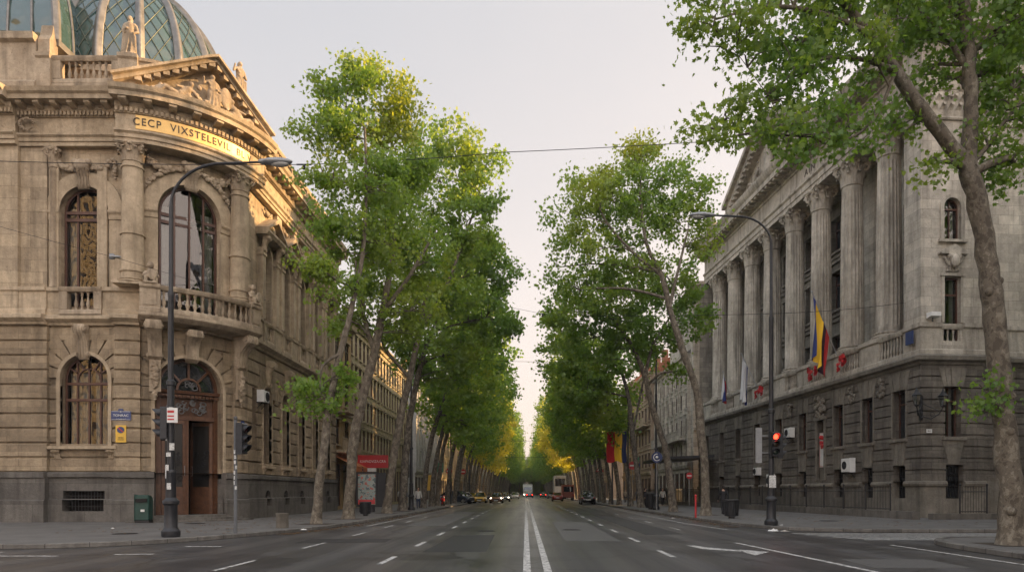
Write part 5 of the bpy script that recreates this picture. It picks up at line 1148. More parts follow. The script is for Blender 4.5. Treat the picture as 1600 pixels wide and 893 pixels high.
ar = [gp(1072, 851), gp(1100, 857), gp(1158, 860), gp(1154, 865), gp(1182, 866.5), gp(1202, 862), gp(1165, 858), gp(1162, 859), gp(1098, 855), gp(1082, 851)]
m = MB(); m.add([(x, y, .0045) for x, y in [gp(1072, 851.5), gp(1098, 857), gp(1158, 861), gp(1158, 859), gp(1104, 854.5), gp(1086, 851.5)]], [(0, 1, 2, 3, 4, 5)]); m.add([(x, y, .0045) for x, y in [gp(1155, 858), gp(1202, 861.5), gp(1180, 867), gp(1168, 864)]], [(0, 1, 2, 3)]); o = m.build('road_marking', M['paint']); o['kind'] = 'structure'
def cover(label, x, y, z, r=.35):
    m = MB(); m.lathe(x, y, [(r, 0), (r, .006)], 24, z); 
    for k in range(-4, 5): m.box(x - math.sqrt(max(0, r * r - (k * r / 5) ** 2)) * .85, x + math.sqrt(max(0, r * r - (k * r / 5) ** 2)) * .85, y + k * r / 5 - .015, y + k * r / 5 + .015, z + .006, z + .011)
    o = m.build('manhole_cover', M['iron']); tag(o, label, 'manhole cover')
cover('round iron manhole cover in the left pavement near the traffic pole', *gp(305, 817, .13), .129, .45); cover('worn manhole cover in the left pavement below the basement window', *gp(195, 833, .13), .129, .4)
cover('manhole cover in the middle of the right lane', *gp(893, 827), .002, .4); cover('round manhole cover in the right pavement in front of the fence', *gp(1295, 813, .13), .129, .45); cover('iron cover in the left carriageway beside the dashed line', *gp(760, 829), .002, .35)
def litter(label, x, y, z, s, seed, mat='white'):
    q = random.Random(seed); m = MB(); n = 6
    m.add([(x + (i / n - .5) * s + q.uniform(-.02, .02), y + (j / n - .5) * s * .6, z + abs(q.gauss(0, .22)) * s * .6 * math.sin(PI * i / n) * math.sin(PI * j / n) + .008) for i in range(n + 1) for j in range(n + 1)], [(i * (n + 1) + j, i * (n + 1) + j + 1, (i + 1) * (n + 1) + j + 1, (i + 1) * (n + 1) + j) for i in range(n) for j in range(n)])
    o = m.build('crumpled_paper', M[mat]); tag(o, label, 'litter')
litter('crumpled white paper in the gutter under the right lamp post', *gp(1208, 829), .0, .42, 1); litter('smaller blue and white wrapper beside the crumpled paper in the gutter', *gp(1226, 829.5), .0, .34, 2, 'curtain')
litter('scrap of white paper at the foot of the right lamp post', *gp(1221, 820, .13), .13, .15, 3); litter('scrap of paper on the left pavement near the round concrete bin', *gp(475, 827, .13), .13, .2, 4); litter('white scrap at the kerb left of the tree trunk', *gp(1052, 809, .13), .13, .2, 5)
litter('small paper scrap on the left pavement by the green bin', *gp(176, 825, .13), .13, .12, 6)

# ================================================================== TREES
LOB = np.array([(0, -.08), (.30, -.02), (.52, .10), (.30, .26), (.58, .58), (.20, .50), (0, 1.0), (-.20, .50), (-.58, .58), (-.30, .26), (-.52, .10), (-.30, -.02)])
QUA = np.array([(0, 0), (.45, .35), (0, 1.0), (-.45, .35)])
def leafmesh(name, centers, size, mat, seed, lobed=True):
    r = np.random.default_rng(seed); n = len(centers); T = LOB if lobed else QUA; k = len(T)
    th = r.uniform(0, 2 * np.pi, n); nz = r.uniform(-.35, 1, n); q = np.sqrt(np.maximum(0, 1 - nz * nz)); nr = np.stack([q * np.cos(th), q * np.sin(th), nz], 1)
    a = r.normal(size=(n, 3)); a[:, 2] -= .35; u = a - nr * (a * nr).sum(1, keepdims=True); u /= np.linalg.norm(u, axis=1, keepdims=True) + 1e-9; w = np.cross(nr, u)
    s = size * r.uniform(.65, 1.25, n)
    curl = r.uniform(-.25, .35, n)
    V = centers[:, None, :] + s[:, None, None] * (T[None, :, 0:1] * w[:, None, :] + (T[None, :, 1:2] - .4) * u[:, None, :] - (curl[:, None, None] * (np.abs(T[None, :, 0:1]) + .5 * (T[None, :, 1:2] - .4) ** 2)) * nr[:, None, :])
    me = bpy.data.meshes.new(name); me.vertices.add(n * k); me.vertices.foreach_set('co', V.reshape(-1).astype(np.float32))
    me.loops.add(n * k); me.loops.foreach_set('vertex_index', np.arange(n * k, dtype=np.int32)); me.polygons.add(n)
    me.polygons.foreach_set('loop_start', np.arange(0, n * k, k, dtype=np.int32)); me.polygons.foreach_set('loop_total', np.full(n, k, dtype=np.int32))
    me.update(calc_edges=True); me.materials.append(mat); return me
def clumps_in(blobs, seed, dens):
    r = np.random.default_rng(seed); out = []
    for (cx, cy, cz, rx, ry, rz, w) in blobs:
        n = max(4, int(dens * w * (rx * ry + ry * rz + rx * rz)))
        d = r.normal(size=(n, 3)); d /= np.linalg.norm(d, axis=1, keepdims=True); rad = r.uniform(.35, 1.08, n) ** .6
        out.append(np.array([cx, cy, cz]) + d * rad[:, None] * np.array([rx, ry, rz]))
    return np.concatenate(out)
def leaf_points(cl, per, cr, seed):
    r = np.random.default_rng(seed + 1); n = len(cl); k = (per * r.uniform(.35, 1.5, n)).astype(int); rr = cr * r.uniform(.55, 1.25, n)
    idx = np.repeat(np.arange(n), k); g = r.normal(size=(len(idx), 3)) * np.array([.5, .5, .36]) * rr[idx][:, None]
    return cl[idx] + g
def tree(label, trunk, rads, blobs, limbs=(), dens=1.6, per=55, cr=.75, size=.22, seed=1, leaf='leaf', bark='bark', lobed=True, group='plane trees along the avenue', twigs=True, extra=(), name='plane_tree'):
    base = Vector(trunk[0]); root = empty(name, label, 'tree', tuple(base), group=group)
    T = [Vector(p) - base for p in trunk]; q = random.Random(seed)
    m = MB(); 
    def wob(P, R, n=4, am=.06):
        oP, oR = [], []
        for i in range(len(P) - 1):
            for k in range(n):
                t = k / n; p0, p1, p2, p3 = P[max(i - 1, 0)], P[i], P[i + 1], P[min(i + 2, len(P) - 1)]
                x = .5 * (2 * p1 + (p2 - p0) * t + (2 * p0 - 5 * p1 + 4 * p2 - p3) * t * t + (3 * p1 - p0 - 3 * p2 + p3) * t ** 3)
                rr = R[i] + (R[i + 1] - R[i]) * t; oP.append(x + Vector((q.uniform(-1, 1), q.uniform(-1, 1), 0)) * am * rr * 2); oR.append(rr * q.uniform(.93, 1.08))
        oP.append(P[-1]); oR.append(R[-1]); return oP, oR
    P, R = wob(T, rads); R[0] = rads[0] * 1.45; R[1] = rads[0] * 1.12; P[0] = P[0] - Vector((0, 0, .1))
    m.tube([tuple(p) for p in P], R, 12)
    for _ in range(5): 
        i = q.randrange(2, len(P)); m.ball(tuple(P[i] + Vector((q.uniform(-1, 1), -.7, 0)).normalized() * R[i] * .8), R[i] * .45, 8, 6)
    nodes = [(p, r) for p, r in zip(P, R)][len(P) // 2:]
    for lp, lr in limbs:
        a, b = wob([Vector(p) - base for p in lp], lr, 4, .1); m.tube([tuple(p) for p in a], b, 9); nodes += list(zip(a, b))
    B = [(b[0] - base.x, b[1] - base.y, b[2] - base.z) + tuple(b[3:]) for b in blobs]
    for (cx, cy, cz, rx, ry, rz, w) in B:
        c = Vector((cx, cy, cz + .1 * rz)); best = min(nodes, key=lambda nr: (nr[0] - c).length + (4 if nr[0].z > c.z - .3 else 0))
        p, r0 = best; r0 = min(r0 * .6, .15); mid = p.lerp(c, .5) + Vector((q.uniform(-.4, .4), q.uniform(-.4, .4), .25))
        a, b = wob([p, mid, c], [r0, r0 * .7, r0 * .3], 4, .3); m.tube([tuple(x) for x in a], b, 6); nodes += list(zip(a[2:], b[2:]))
    cl = clumps_in(B, seed, dens)
    if twigs:
        NP = np.array([tuple(n[0]) for n in nodes])
        for c in cl[::2]:
            d = np.linalg.norm(NP - c, axis=1) + 2.0 * (NP[:, 2] > c[2]); i = int(d.argmin()); p = nodes[i][0]; cv = Vector(c)
            m.tube([tuple(p), tuple(p.lerp(cv, .5) + Vector((0, 0, .12))), tuple(cv)], [.028, .018, .008], 4, False)
    tk = m.build('trunk', M[bark], root, True)
    pts = leaf_points(cl, per, cr, seed)
    me = leafmesh('crown', pts, size, M[leaf], seed, lobed); o = bpy.data.objects.new('crown', me); COL.objects.link(o); o.parent = root
    for (ebl, emat, edens) in extra:
        E = [(b[0] - base.x, b[1] - base.y, b[2] - base.z) + tuple(b[3:]) for b in ebl]; c2 = clumps_in(E, seed + 9, edens)
        me = leafmesh('crown', leaf_points(c2, per, cr, seed + 9), size, M[emat], seed + 9, lobed); o = bpy.data.objects.new('crown', me); COL.objects.link(o); o.parent = root
    return root
def W(px, py, Y): return ((px - 822) / FL * Y, CAMZ + (768 - py) / FL * Y)
def PB(px, py, Y, rpx, rpz, ry=None, w=1.0, dy=0):
    x, z = W(px, py, Y + dy); k = Y / FL; return (x, Y + dy, z, rpx * k, ry or max(rpx, rpz) * k * .9, rpz * k, w)
def TP_(pts, Y, Y0=None, lean=0): return [(W(px, py, Y + lean * i)[0], Y + lean * i, W(px, py, Y + lean * i)[1]) for i, (px, py) in enumerate(pts)]
def trunkline(pts, Y):
    t = TP_(pts, Y); t[0] = (t[0][0], t[0][1], .1); return t
# near right tree
Y = 17.8
tree('big plane tree in the right foreground with a mottled forked trunk', trunkline([(1583, 850), (1577, 730), (1566, 620), (1553, 500), (1545, 420), (1528, 320), (1512, 262)], Y), [.3, .28, .265, .255, .25, .235, .22],
     [PB(*a, **k) for a, k in (((1105, 35, 16, 42, 28), {}), ((1165, 50, 16, 45, 40), {}), ((1120, 205, 16, 42, 22), {'w': .9}), ((1175, 165, 16.5, 45, 35), {}), ((1235, 60, 17, 60, 50), {}), ((1250, 130, 16.5, 50, 40), {}), ((1235, 215, 16, 50, 30), {}), ((1290, 190, 16.5, 45, 40), {}), ((1335, 100, 17, 50, 50), {}), ((1310, 30, 17.5, 60, 40), {}), ((1345, 205, 17.5, 40, 30), {'w': .8}), ((1400, 40, 18, 60, 45), {}), ((1415, 185, 18, 35, 28), {'w': .8}), ((1470, 40, 18.5, 45, 50), {}), ((1470, 255, 17.5, 22, 18), {'w': .7}), ((1560, 50, 18, 55, 60), {}), ((1585, 150, 18, 45, 50), {}), ((1545, 215, 18, 35, 30), {'w': .7}), ((1585, 260, 18, 40, 45), {'w': .8}), ((1450, 120, 19, 40, 35), {'w': .7}), ((1540, 120, 18, 30, 30), {'w': .6}),
      ((1250, -60, 17, 120, 50), {}), ((1450, -70, 18, 130, 60), {}), ((1120, -50, 16, 70, 40), {}), ((1640, 0, 18, 60, 120), {}), ((1555, 615, 17.6, 22, 20), {'w': .5}), ((1530, 640, 17.6, 18, 14), {'w': .4}))],
     limbs=[(TP_([(1512, 262), (1450, 185), (1400, 110), (1355, 50), (1300, -20), (1260, -70)], Y, lean=-.15), [.2, .17, .15, .12, .09, .06]), (TP_([(1514, 265), (1517, 160), (1512, 60), (1500, -40), (1490, -120)], Y, lean=.1), [.2, .17, .15, .13, .1]),
            (TP_([(1515, 110), (1480, 60), (1440, 20), (1400, -30)], Y + .2), [.09, .07, .05, .03]), (TP_([(1400, 110), (1330, 90), (1260, 100), (1200, 150)], Y - .5, lean=-.3), [.07, .055, .04, .02]), (TP_([(1355, 50), (1280, 20), (1200, 10), (1120, 30)], Y - .7, lean=-.3), [.07, .055, .04, .02]), (TP_([(1512, 262), (1545, 225), (1570, 190), (1600, 150)], Y), [.07, .06, .045, .03]), (TP_([(1566, 640), (1556, 628), (1542, 612), (1530, 600)], Y - .25), [.04, .03, .02, .012]), (TP_([(1566, 650), (1550, 645), (1528, 640)], Y - .25), [.03, .022, .012]), (TP_([(1400, 110), (1375, 170), (1340, 210), (1290, 225)], Y - .4, lean=-.2), [.05, .04, .03, .02])],
     dens=11.5, per=42, cr=.52, size=.128, seed=11, leaf='leafd', group=None)
# left row
Y = 29.4
tree('nearest left plane tree with pale trunk and low green shoots by the palace street wall', trunkline([(494, 818), (500, 745), (508, 690), (512, 646), (524, 585), (540, 520), (552, 470), (566, 400), (572, 300), (570, 200)], Y), [.21, .19, .175, .16, .145, .13, .11, .09, .07, .05],
     [PB(*a) for a in ((508, 145, 30, 24, 36), (485, 205, 30, 22, 30), (520, 215, 30, 35, 40), (570, 130, 30, 32, 40), (560, 200, 30, 45, 50), (510, 290, 30, 38, 35), (575, 290, 30, 60, 50), (490, 350, 29, 32, 28), (545, 370, 30, 55, 45), (610, 370, 31, 50, 55), (470, 420, 28.6, 26, 22), (515, 440, 29, 40, 30), (500, 615, 29.3, 42, 24), (530, 590, 29.3, 20, 26), (475, 630, 29, 20, 14))],
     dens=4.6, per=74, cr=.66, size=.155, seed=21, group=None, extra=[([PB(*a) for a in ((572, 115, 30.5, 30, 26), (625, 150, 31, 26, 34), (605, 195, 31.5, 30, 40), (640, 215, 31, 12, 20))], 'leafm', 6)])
Y = 35
tree('tall plane tree second on the left with a grey trunk leaning right', trunkline([(543, 810), (547, 760), (552, 690), (566, 625), (585, 550), (597, 490), (610, 420), (618, 340)], Y), [.29, .265, .25, .235, .215, .19, .15, .1],
     [PB(*a) for a in ((610, 300, 36, 50, 50), (650, 260, 36, 35, 45), (640, 350, 36, 60, 50), (600, 420, 36, 60, 50), (670, 420, 37, 50, 50), (560, 470, 35, 45, 35), (640, 490, 36, 60, 40), (530, 500, 34, 25, 18))],
     limbs=[(TP_([(585, 550), (570, 500), (560, 450), (555, 400)], Y), [.15, .12, .1, .05]), (TP_([(597, 490), (640, 430), (670, 380)], Y), [.13, .1, .06])], dens=3.4, per=78, cr=.74, size=.17, seed=22, group=None)
Y = 44
tree('broad plane tree third on the left reaching out over the road', trunkline([(604, 801), (612, 740), (622, 670), (640, 590), (655, 520), (670, 440)], Y), [.29, .255, .235, .21, .17, .12],
     [PB(*a) for a in ((705, 225, 44, 45, 35), (752, 262, 44, 32, 30), (765, 300, 43, 26, 26), (690, 290, 45, 60, 45), (735, 345, 44, 45, 40), (680, 380, 45, 60, 45), (650, 460, 45, 50, 45), (710, 450, 45, 50, 45), (620, 520, 44, 36, 24))],
     limbs=[(TP_([(640, 590), (600, 540), (590, 480)], Y), [.13, .1, .06]), (TP_([(655, 520), (700, 440), (730, 360), (750, 300)], Y), [.15, .11, .08, .04])], dens=2.9, per=66, cr=.78, size=.22, seed=23, group=None)
Y = 50.5
tree('dark plane tree fourth on the left just before the lamp with red signal', trunkline([(628, 798), (632, 740), (638, 670), (652, 590), (672, 520)], Y), [.3, .265, .245, .21, .15],
     [PB(*a) for a in ((745, 400, 52, 45, 40), (785, 430, 52, 26, 34), (700, 470, 52, 60, 45), (760, 500, 52, 50, 45), (690, 560, 52, 60, 40), (640, 560, 51, 30, 25))], dens=2.6, per=66, cr=.85, size=.24, seed=24, bark='barkd', leaf='leafd', group=None,
     extra=[([PB(*a) for a in ((745, 390, 54, 40, 22),)], 'leafm', 2.2)])
# right row
Y = 39.5
tree('tall right plane tree with a pale trunk bending left before the far columns', trunkline([(1103, 804), (1101, 740), (1096, 680), (1088, 610), (1066, 545), (1046, 480), (1034, 430), (1010, 380), (1000, 300)], Y), [.28, .255, .24, .22, .2, .17, .14, .1, .06],
     [PB(*a) for a in ((1000, 262, 40, 34, 34), (925, 300, 40, 40, 36), (960, 320, 40, 45, 36), (1045, 285, 40, 45, 36), (1090, 300, 40, 26, 30), (885, 350, 40, 34, 34), (1000, 350, 41, 60, 45), (1070, 350, 40, 45, 40), (925, 395, 40, 50, 40), (870, 420, 40, 26, 26), (985, 430, 41, 50, 36), (1105, 375, 39.5, 22, 26), (905, 455, 40, 36, 26))],
     limbs=[(TP_([(1046, 480), (1060, 420), (1075, 360)], Y), [.11, .08, .05]), (TP_([(1034, 430), (990, 395), (950, 350), (930, 310)], Y), [.12, .09, .06, .03])], dens=3.0, per=78, cr=.78, size=.18, seed=31, group=None,
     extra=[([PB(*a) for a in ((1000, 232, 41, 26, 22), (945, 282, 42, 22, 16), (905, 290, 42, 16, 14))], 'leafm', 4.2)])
Y = 47
tree('second right plane tree with a dark trunk leaning left by the blue round sign', trunkline([(1052, 799), (1047, 750), (1038, 695), (1020, 640), (1008, 590), (990, 545), (960, 500)], Y), [.28, .25, .235, .215, .19, .145, .09],
     [PB(*a) for a in ((960, 470, 47, 60, 40), (890, 490, 47, 40, 36), (1050, 450, 47, 50, 45), (1085, 500, 46.5, 32, 34), (1010, 520, 47, 60, 34), (930, 530, 48, 45, 36), (1060, 580, 46, 16, 12))],
     limbs=[(TP_([(1008, 590), (1020, 540), (1050, 490)], Y), [.12, .1, .05])], dens=3.0, per=62, cr=.8, size=.22, seed=32, bark='barkd', leaf='leafd', group=None)
Y = 61
tree('plane tree third on the right with a V shaped fork', trunkline([(1002, 792), (996, 740), (988, 680), (982, 620), (968, 570)], Y), [.28, .24, .215, .19, .12],
     [PB(*a) for a in ((880, 560, 61, 40, 40), (930, 560, 61, 45, 40), (870, 510, 61, 26, 30), (980, 555, 61, 45, 34), (905, 610, 61, 50, 26))], limbs=[(TP_([(988, 680), (1000, 620), (1010, 570)], Y), [.12, .09, .05])], dens=2.4, per=66, cr=.9, size=.26, seed=33, bark='barkd', group=None)
# prototypes for the rest of the rows
def proto(seed, leaf, bark, label, loc, lean, H=22.5, dens=.8):
    x, y = loc; q = random.Random(seed); tr_ = [(x, y, .1), (x + lean * .06, y, 3), (x + lean * .2, y + .2, 6.5), (x + lean * .5, y, 10), (x + lean * .8, y, 14), (x + lean, y, 18)]
    bl = []
    for k in range(11):
        t = k / 10; zz = 7.5 + (H - 9.0) * t; rr = 3.5 * math.sin(PI * (.22 + .66 * t)) + .2; a = k * 2.4
        bl.append((x + lean * (.55 + .5 * t) + rr * .55 * math.cos(a), y + rr * .6 * math.sin(a), zz, rr * .75, rr * .8, 1.9, 1))
    return tree(label, tr_, [.25, .23, .2, .17, .13, .07], bl, dens=dens, per=46, cr=1.0, size=.34, seed=seed, leaf=leaf, bark=bark, lobed=False, twigs=False, group='plane trees receding down the avenue')
LL, LR = 'green plane tree in the left row receding down the avenue', 'green plane tree in the right row receding down the avenue'
pl = [proto(41, 'leaf', 'barkd', LL, (-9, 59.6), 4.0), proto(42, 'leafd', 'barkd', LL, (-9, 64.9), 4.2, 21), proto(44, 'leaf', 'bark', LL, (-9.1, 70), 3.6, 21.5)]
pr_ = [proto(43, 'leaf', 'barkd', LR, (10.2, 66.4), -4.6, 15.5, .95), proto(45, 'leafd', 'barkd', LR, (10, 73), -4.3, 16, .95)]
pr2 = [proto(48, 'leafd', 'barkd', LR, (10.1, 93.8), -4.2, 22.5), proto(49, 'leaf', 'barkd', LR, (10, 100.6), -3.8, 21.5), proto(50, 'leaf', 'bark', LR, (10, 107.4), -4.5, 23)]
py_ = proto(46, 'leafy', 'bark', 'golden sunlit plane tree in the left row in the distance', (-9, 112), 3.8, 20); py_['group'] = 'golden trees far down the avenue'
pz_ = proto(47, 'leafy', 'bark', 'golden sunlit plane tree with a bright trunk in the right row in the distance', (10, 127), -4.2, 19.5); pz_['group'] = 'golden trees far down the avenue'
q = random.Random(5)
def copy_leaf(o, loc, rz, sc, label, group=None):
    c = o.copy(); COL.objects.link(c); c.location = loc; c.rotation_euler = (0, 0, rz); c.scale = (sc,) * 3; c['label'] = label
    if group: c['group'] = group
    for ch in [x for x in bpy.data.objects if x.parent == o]: d = ch.copy(); COL.objects.link(d); d.parent = c
bpy.context.view_layer.update()
y = 77.0; k = 0
while y < 430:
    if abs(y - 112) > 3: copy_leaf(py_ if 103 < y < 142 else pl[k % 3], (-9 + q.uniform(-.2, .2), y, .1), q.uniform(-.35, .35), q.uniform(.9, 1.04) + min(.1, (y - 77) * .0006), LL if not 103 < y < 142 else 'golden sunlit plane tree in the left row in the distance')
    y += 6.9; k += 1
y = 80.0
while y < 430:
    if abs(y - 127) > 3 and not 88 < y < 110: copy_leaf(pz_ if 116 < y < 150 else (pr_[k % 2] if y < 90 else pr2[k % 3]), (10 + q.uniform(-.2, .2), y, .1), q.uniform(-.35, .35), q.uniform(.9, 1.04) + min(.1, (y - 77) * .0006), LR if not 116 < y < 150 else 'golden sunlit plane tree with a bright trunk in the right row in the distance')
    y += 6.9; k += 1


for k in range(14): copy_leaf((pl + pr2)[k % 5], (-19 + 3.1 * k + q.uniform(-1, 1), 335 + 16 * ((k * 5) % 7) / 2, .0), q.uniform(0, 6), q.uniform(.8, 1.05), 'plane tree in the park that closes the far end of the avenue', 'trees closing the avenue')
# unseen trees added on the right so their crowns shade the junction
for k, (x_, y_) in enumerate(((30, 33.2), (37, 33.6), (44, 33.4), (51, 33.8), (58, 33.5), (33, 22.5), (40, 22.8), (47, 22.4), (55, 22.6), (63, 28))): copy_leaf(pl[k % 3], (x_, y_, .1), PI / 2 * (1 if y_ < 25 else -1) + .2 * k, 1.0, 'added plane tree out of view on the right, shading the junction', 'added shade trees out of view')
# ================================================================== BUILDINGS DOWN THE AVENUE
def house(label, side, xf, y0, y1, h, floors, bay, mat, trim, winr=.5, winh=.62, groundh=4.2, roof=None, roofh=2.5, depth=14, arched=False, curt=False, shop=True, name='town_house', pil=False, balc=()):
    """street house; side=-1 left (faces +x), +1 right (faces -x)"""
    F = (lambda s, o, z: (xf + o, y0 + s, z)) if side < 0 else (lambda s, o, z: (xf - o, y0 + s, z))
    global PANE_; PANE_ = M['pane']; M['pane'] = M['hpane']; Ly = y1 - y0; root = empty(name, label, 'building'); n = max(2, int(Ly / bay)); bw = Ly / n; fh = (h - groundh - .8) / floors
    ops = []; shops = []
    for f in range(floors):
        for i in range(n):
            c = (i + .5) * bw; zb = groundh + f * fh + fh * .2; ops.append((c, bw * winr / 2, zb, zb + fh * winh, arched and f == floors - 1))
    for i in range(n): shops.append(((i + .5) * bw, bw * .36, .4, groundh - .9, False))
    m = MB(F); wall(m, 0, Ly, .1, h, ops + shops, 0, (), 0, .17); xb = -depth
    m.quad((0, 0, .1), (0, xb, .1), (0, xb, h), (0, 0, h)); m.quad((Ly, 0, .1), (Ly, xb, .1), (Ly, xb, h), (Ly, 0, h)); m.quad((0, xb, .1), (Ly, xb, .1), (Ly, xb, h), (0, xb, h)); m.quad((0, 0, h), (Ly, 0, h), (Ly, xb, h), (0, xb, h))
    m.build('wall', mat, root)
    t = MB(F); t.sweep([(0, h - .6), (.15, h - .55), (.2, h - .3), (.5, h - .2), (.55, h + .05), (0, h + .1)], 0, Ly); t.sweep([(0, groundh - .45), (.12, groundh - .4), (.22, groundh - .1), (.22, groundh), (0, groundh + .05)], 0, Ly)
    for f in range(1, floors): t.sweep([(0, groundh + f * fh - .12), (.1, groundh + f * fh - .1), (.1, groundh + f * fh + .06), (0, groundh + f * fh + .08)], 0, Ly)
    for (c, hw, zb, zt, a) in ops:
        t.blk(c - hw - .1, c + hw + .1, 0, .14, zb - .14, zb); 
        if not pil: t.blk(c - hw - .12, c + hw + .12, 0, .16, zt + .02, zt + .16)
    if pil:
        for i in range(n + 1): x = min(max(i * bw, .2), Ly - .2); t.blk(x - .2, x + .2, 0, .2, groundh + .06, h - .6)
    for (f, i0, i1) in balc:
        zz = groundh + f * fh + .1; t.blk(i0 * bw, i1 * bw, 0, .9, zz - .2, zz); t.blk(i0 * bw, i1 * bw, .82, .9, zz + .85, zz + .95)
        for k in range(int((i1 - i0) * bw / .16)): x = i0 * bw + .08 + k * .16; t.blk(x - .03, x + .03, .83, .88, zz, zz + .85)
    t.build('cornice', trim, root)
    me = None; kinds = {}
    for op in ops + shops:
        key = (round(op[1], 3), round(op[3] - op[2], 3), op[4])
        if key not in kinds:
            w = window(root, lambda s, o, z: F(s, o, z), op[0], op[1], op[2], op[3], op[4], -.1, M['frame'], (0,), (op[2] + (op[3] - op[2]) * .68,), False, .06); kinds[key] = (w, op)
        else:
            w0, o0 = kinds[key]; w = w0.copy(); COL.objects.link(w); w.parent = root; w.location = (0, op[0] - o0[0], op[2] - o0[2])
            pn = [x for x in bpy.data.objects if x.parent == w0][0] if 'pn' not in w0 else None
            pn = kinds[key][0].children[0] if kinds[key][0].children else pn
            p = pn.copy(); COL.objects.link(p); p.parent = w
    if roof:
        r = MB(F); r.add([(0, .4, h), (Ly, .4, h), (Ly, -3.5, h + roofh), (0, -3.5, h + roofh), (0, xb, h), (Ly, xb, h)], [(0, 1, 2, 3), (3, 2, 5, 4), (0, 3, 4), (1, 2, 5)]); rr = r.build('roof', roof, root)
        for yy in (Ly * .3, Ly * .7): c = MB(F); c.blk(yy - .5, yy + .5, -3.2, -2.4, h + .8, h + roofh + 1.2); c.build('chimney', M['brick'], rr)
    M['pane'] = PANE_; return root
M['cream'] = stone('cream_render', (.52, .44, .30), (.42, .35, .235), None, stain=.4, bump=.15); M['ochre'] = stone('ochre_render', (.45, .32, .17), (.34, .24, .13), None, stain=.5, bump=.2); M['ivory'] = stone('ivory_stone', (.68, .62, .52), (.50, .45, .37), (1.1, .5), stain=.5)
M['brownr'] = stone('brown_render', (.44, .33, .235), (.32, .24, .17), None, stain=.6); M['greyr'] = stone('grey_render', (.54, .525, .50), (.40, .385, .37), None, stain=.5); M['brick'] = plain('chimney_brick', (.26, .12, .075), .9); M['tile'] = plain('red_roof_tiles', (.34, .13, .065), .8, var=.4, scale=6)
bpy.context.view_layer.update()
l2 = house('narrow ornate ochre house with balcony and orange awnings next to the palace', -1, -14.7, 51.6, 57.4, 15.0, 3, 2.9, M['ochre'], M['tanp'], .42, .6, 4.6, M['tile'], 2.2, balc=((0, 0, 2), (1, .5, 1.5)))
house('long pale yellow sunlit office building with a dense grid of tall windows', -1, -14.9, 57.6, 86, 16.2, 4, 1.45, M['cream'], M['cream'], .5, .68, 4.8, None, 0)
house('grey white house with pilasters behind the left tree trunks', -1, -15, 92, 116, 17, 4, 2.6, M['greyr'], M['greyr'], .42, .6, 4.5, M['lead'], 2.5, pil=True)
house('cream house far down the left side of the avenue', -1, -15, 116.3, 140, 18, 4, 2.8, M['cream'], M['cream'], .42, .6, 4.5, M['tile'], 2.5)
house('distant ochre house on the left side of the avenue', -1, -15, 150, 190, 17, 4, 3.4, M['ochre'], M['tanp'], .42, .6, 4.5, M['tile'], 2.5)
house('very distant grey house on the left side at the end of the avenue', -1, -15, 191, 260, 18, 4, 4.5, M['greyr'], M['greyr'], .42, .6, 4.5, M['lead'], 2.5); house('farthest cream building on the left of the avenue', -1, -15, 262, 430, 18, 4, 8, M['cream'], M['cream'], .42, .6, 4.5, M['lead'], 2.5)
house('ivory town house with pilasters and slate mansard beyond the colonnaded hall', 1, 18.2, 76.2, 96, 17.0, 4, 2.4, M['ivory'], M['ivory'], .42, .62, 4.6, M['lead'], 3.0, pil=True, balc=((1, .5, 7.5),))
# tall set-back block with a visible narrow front
tb = empty('tower_block', 'tall narrow ivory block with a window column between the hall and the town house', 'building'); F = lambda s, o, z: (18.4 + s, 75.2 - o, z)
m = MB(F); bo_ = [(3.4, .75, z, z + 2.6, False) for z in (4.6, 9.2, 13.8, 18.6)]; wall(m, 0, 7, .1, 24.6, bo_, 0, (), 0, .3); m.quad((0, 0, .1), (0, -.95, .1), (0, -.95, 24.6), (0, 0, 24.6))
m.box(2.2, 10, -20, -.0 - .01, 14.3, 24.6); m.quad((0, 0, 24.6), (7, 0, 24.6), (7, -12, 24.6), (0, -12, 24.6)); m.quad((0, -.9, 14), (0, -12, 14), (0, -12, 24.6), (0, -.9, 24.6)); m.build('wall', M['ivory'], tb)
m = MB(F); m.sweep([(-.3, 23.4), (.1, 23.4), (.3, 23.9), (.7, 24.1), (.75, 24.5), (-.3, 24.7)], -.7, 7); m.sweep([(0, 8.2), (.25, 8.3), (.3, 8.6), (0, 8.7)], 0, 7)
for op in bo_: m.blk(op[0] - 1, op[0] + 1, 0, .2, op[2] - .2, op[2]); m.blk(op[0] - 1, op[0] + 1, 0, .25, op[3], op[3] + .25)
m.build('cornice', M['ivory'], tb)
for op in bo_: window(tb, F, *op, -.2, M['frame'], (0,), (op[2] + 1.8,), False, .07)
acunit('white air conditioner on the tall narrow block under the third window', F, 3.6, .1, 12.6, .9, .7, .35, None)
house('brown stone house with orange tiled roof on the right side', 1, 17.6, 96.2, 110, 18.5, 4, 2.6, M['brownr'], M['tanp'], .42, .6, 4.4, M['tile'], 2.6, balc=((2, .5, 4.5),))
house('tan house on the right before the sunny side street', 1, 17.6, 110.2, 124, 19.5, 4, 2.8, M['ochre'], M['tanp'], .42, .6, 4.4, M['tile'], 2.6)
house('grey house beyond the side street on the right', 1, 17.8, 148, 190, 17.5, 4, 3.4, M['brownr'], M['tanp'], .42, .6, 4.5, M['lead'], 2.5); house('very distant cream house on the right of the avenue', 1, 17.8, 191, 260, 18, 4, 4.5, M['cream'], M['cream'], .42, .6, 4.5, M['lead'], 2.5); house('farthest grey building on the right of the avenue', 1, 17.8, 262, 430, 18, 4, 8, M['greyr'], M['greyr'], .42, .6, 4.5, M['lead'], 2.5)
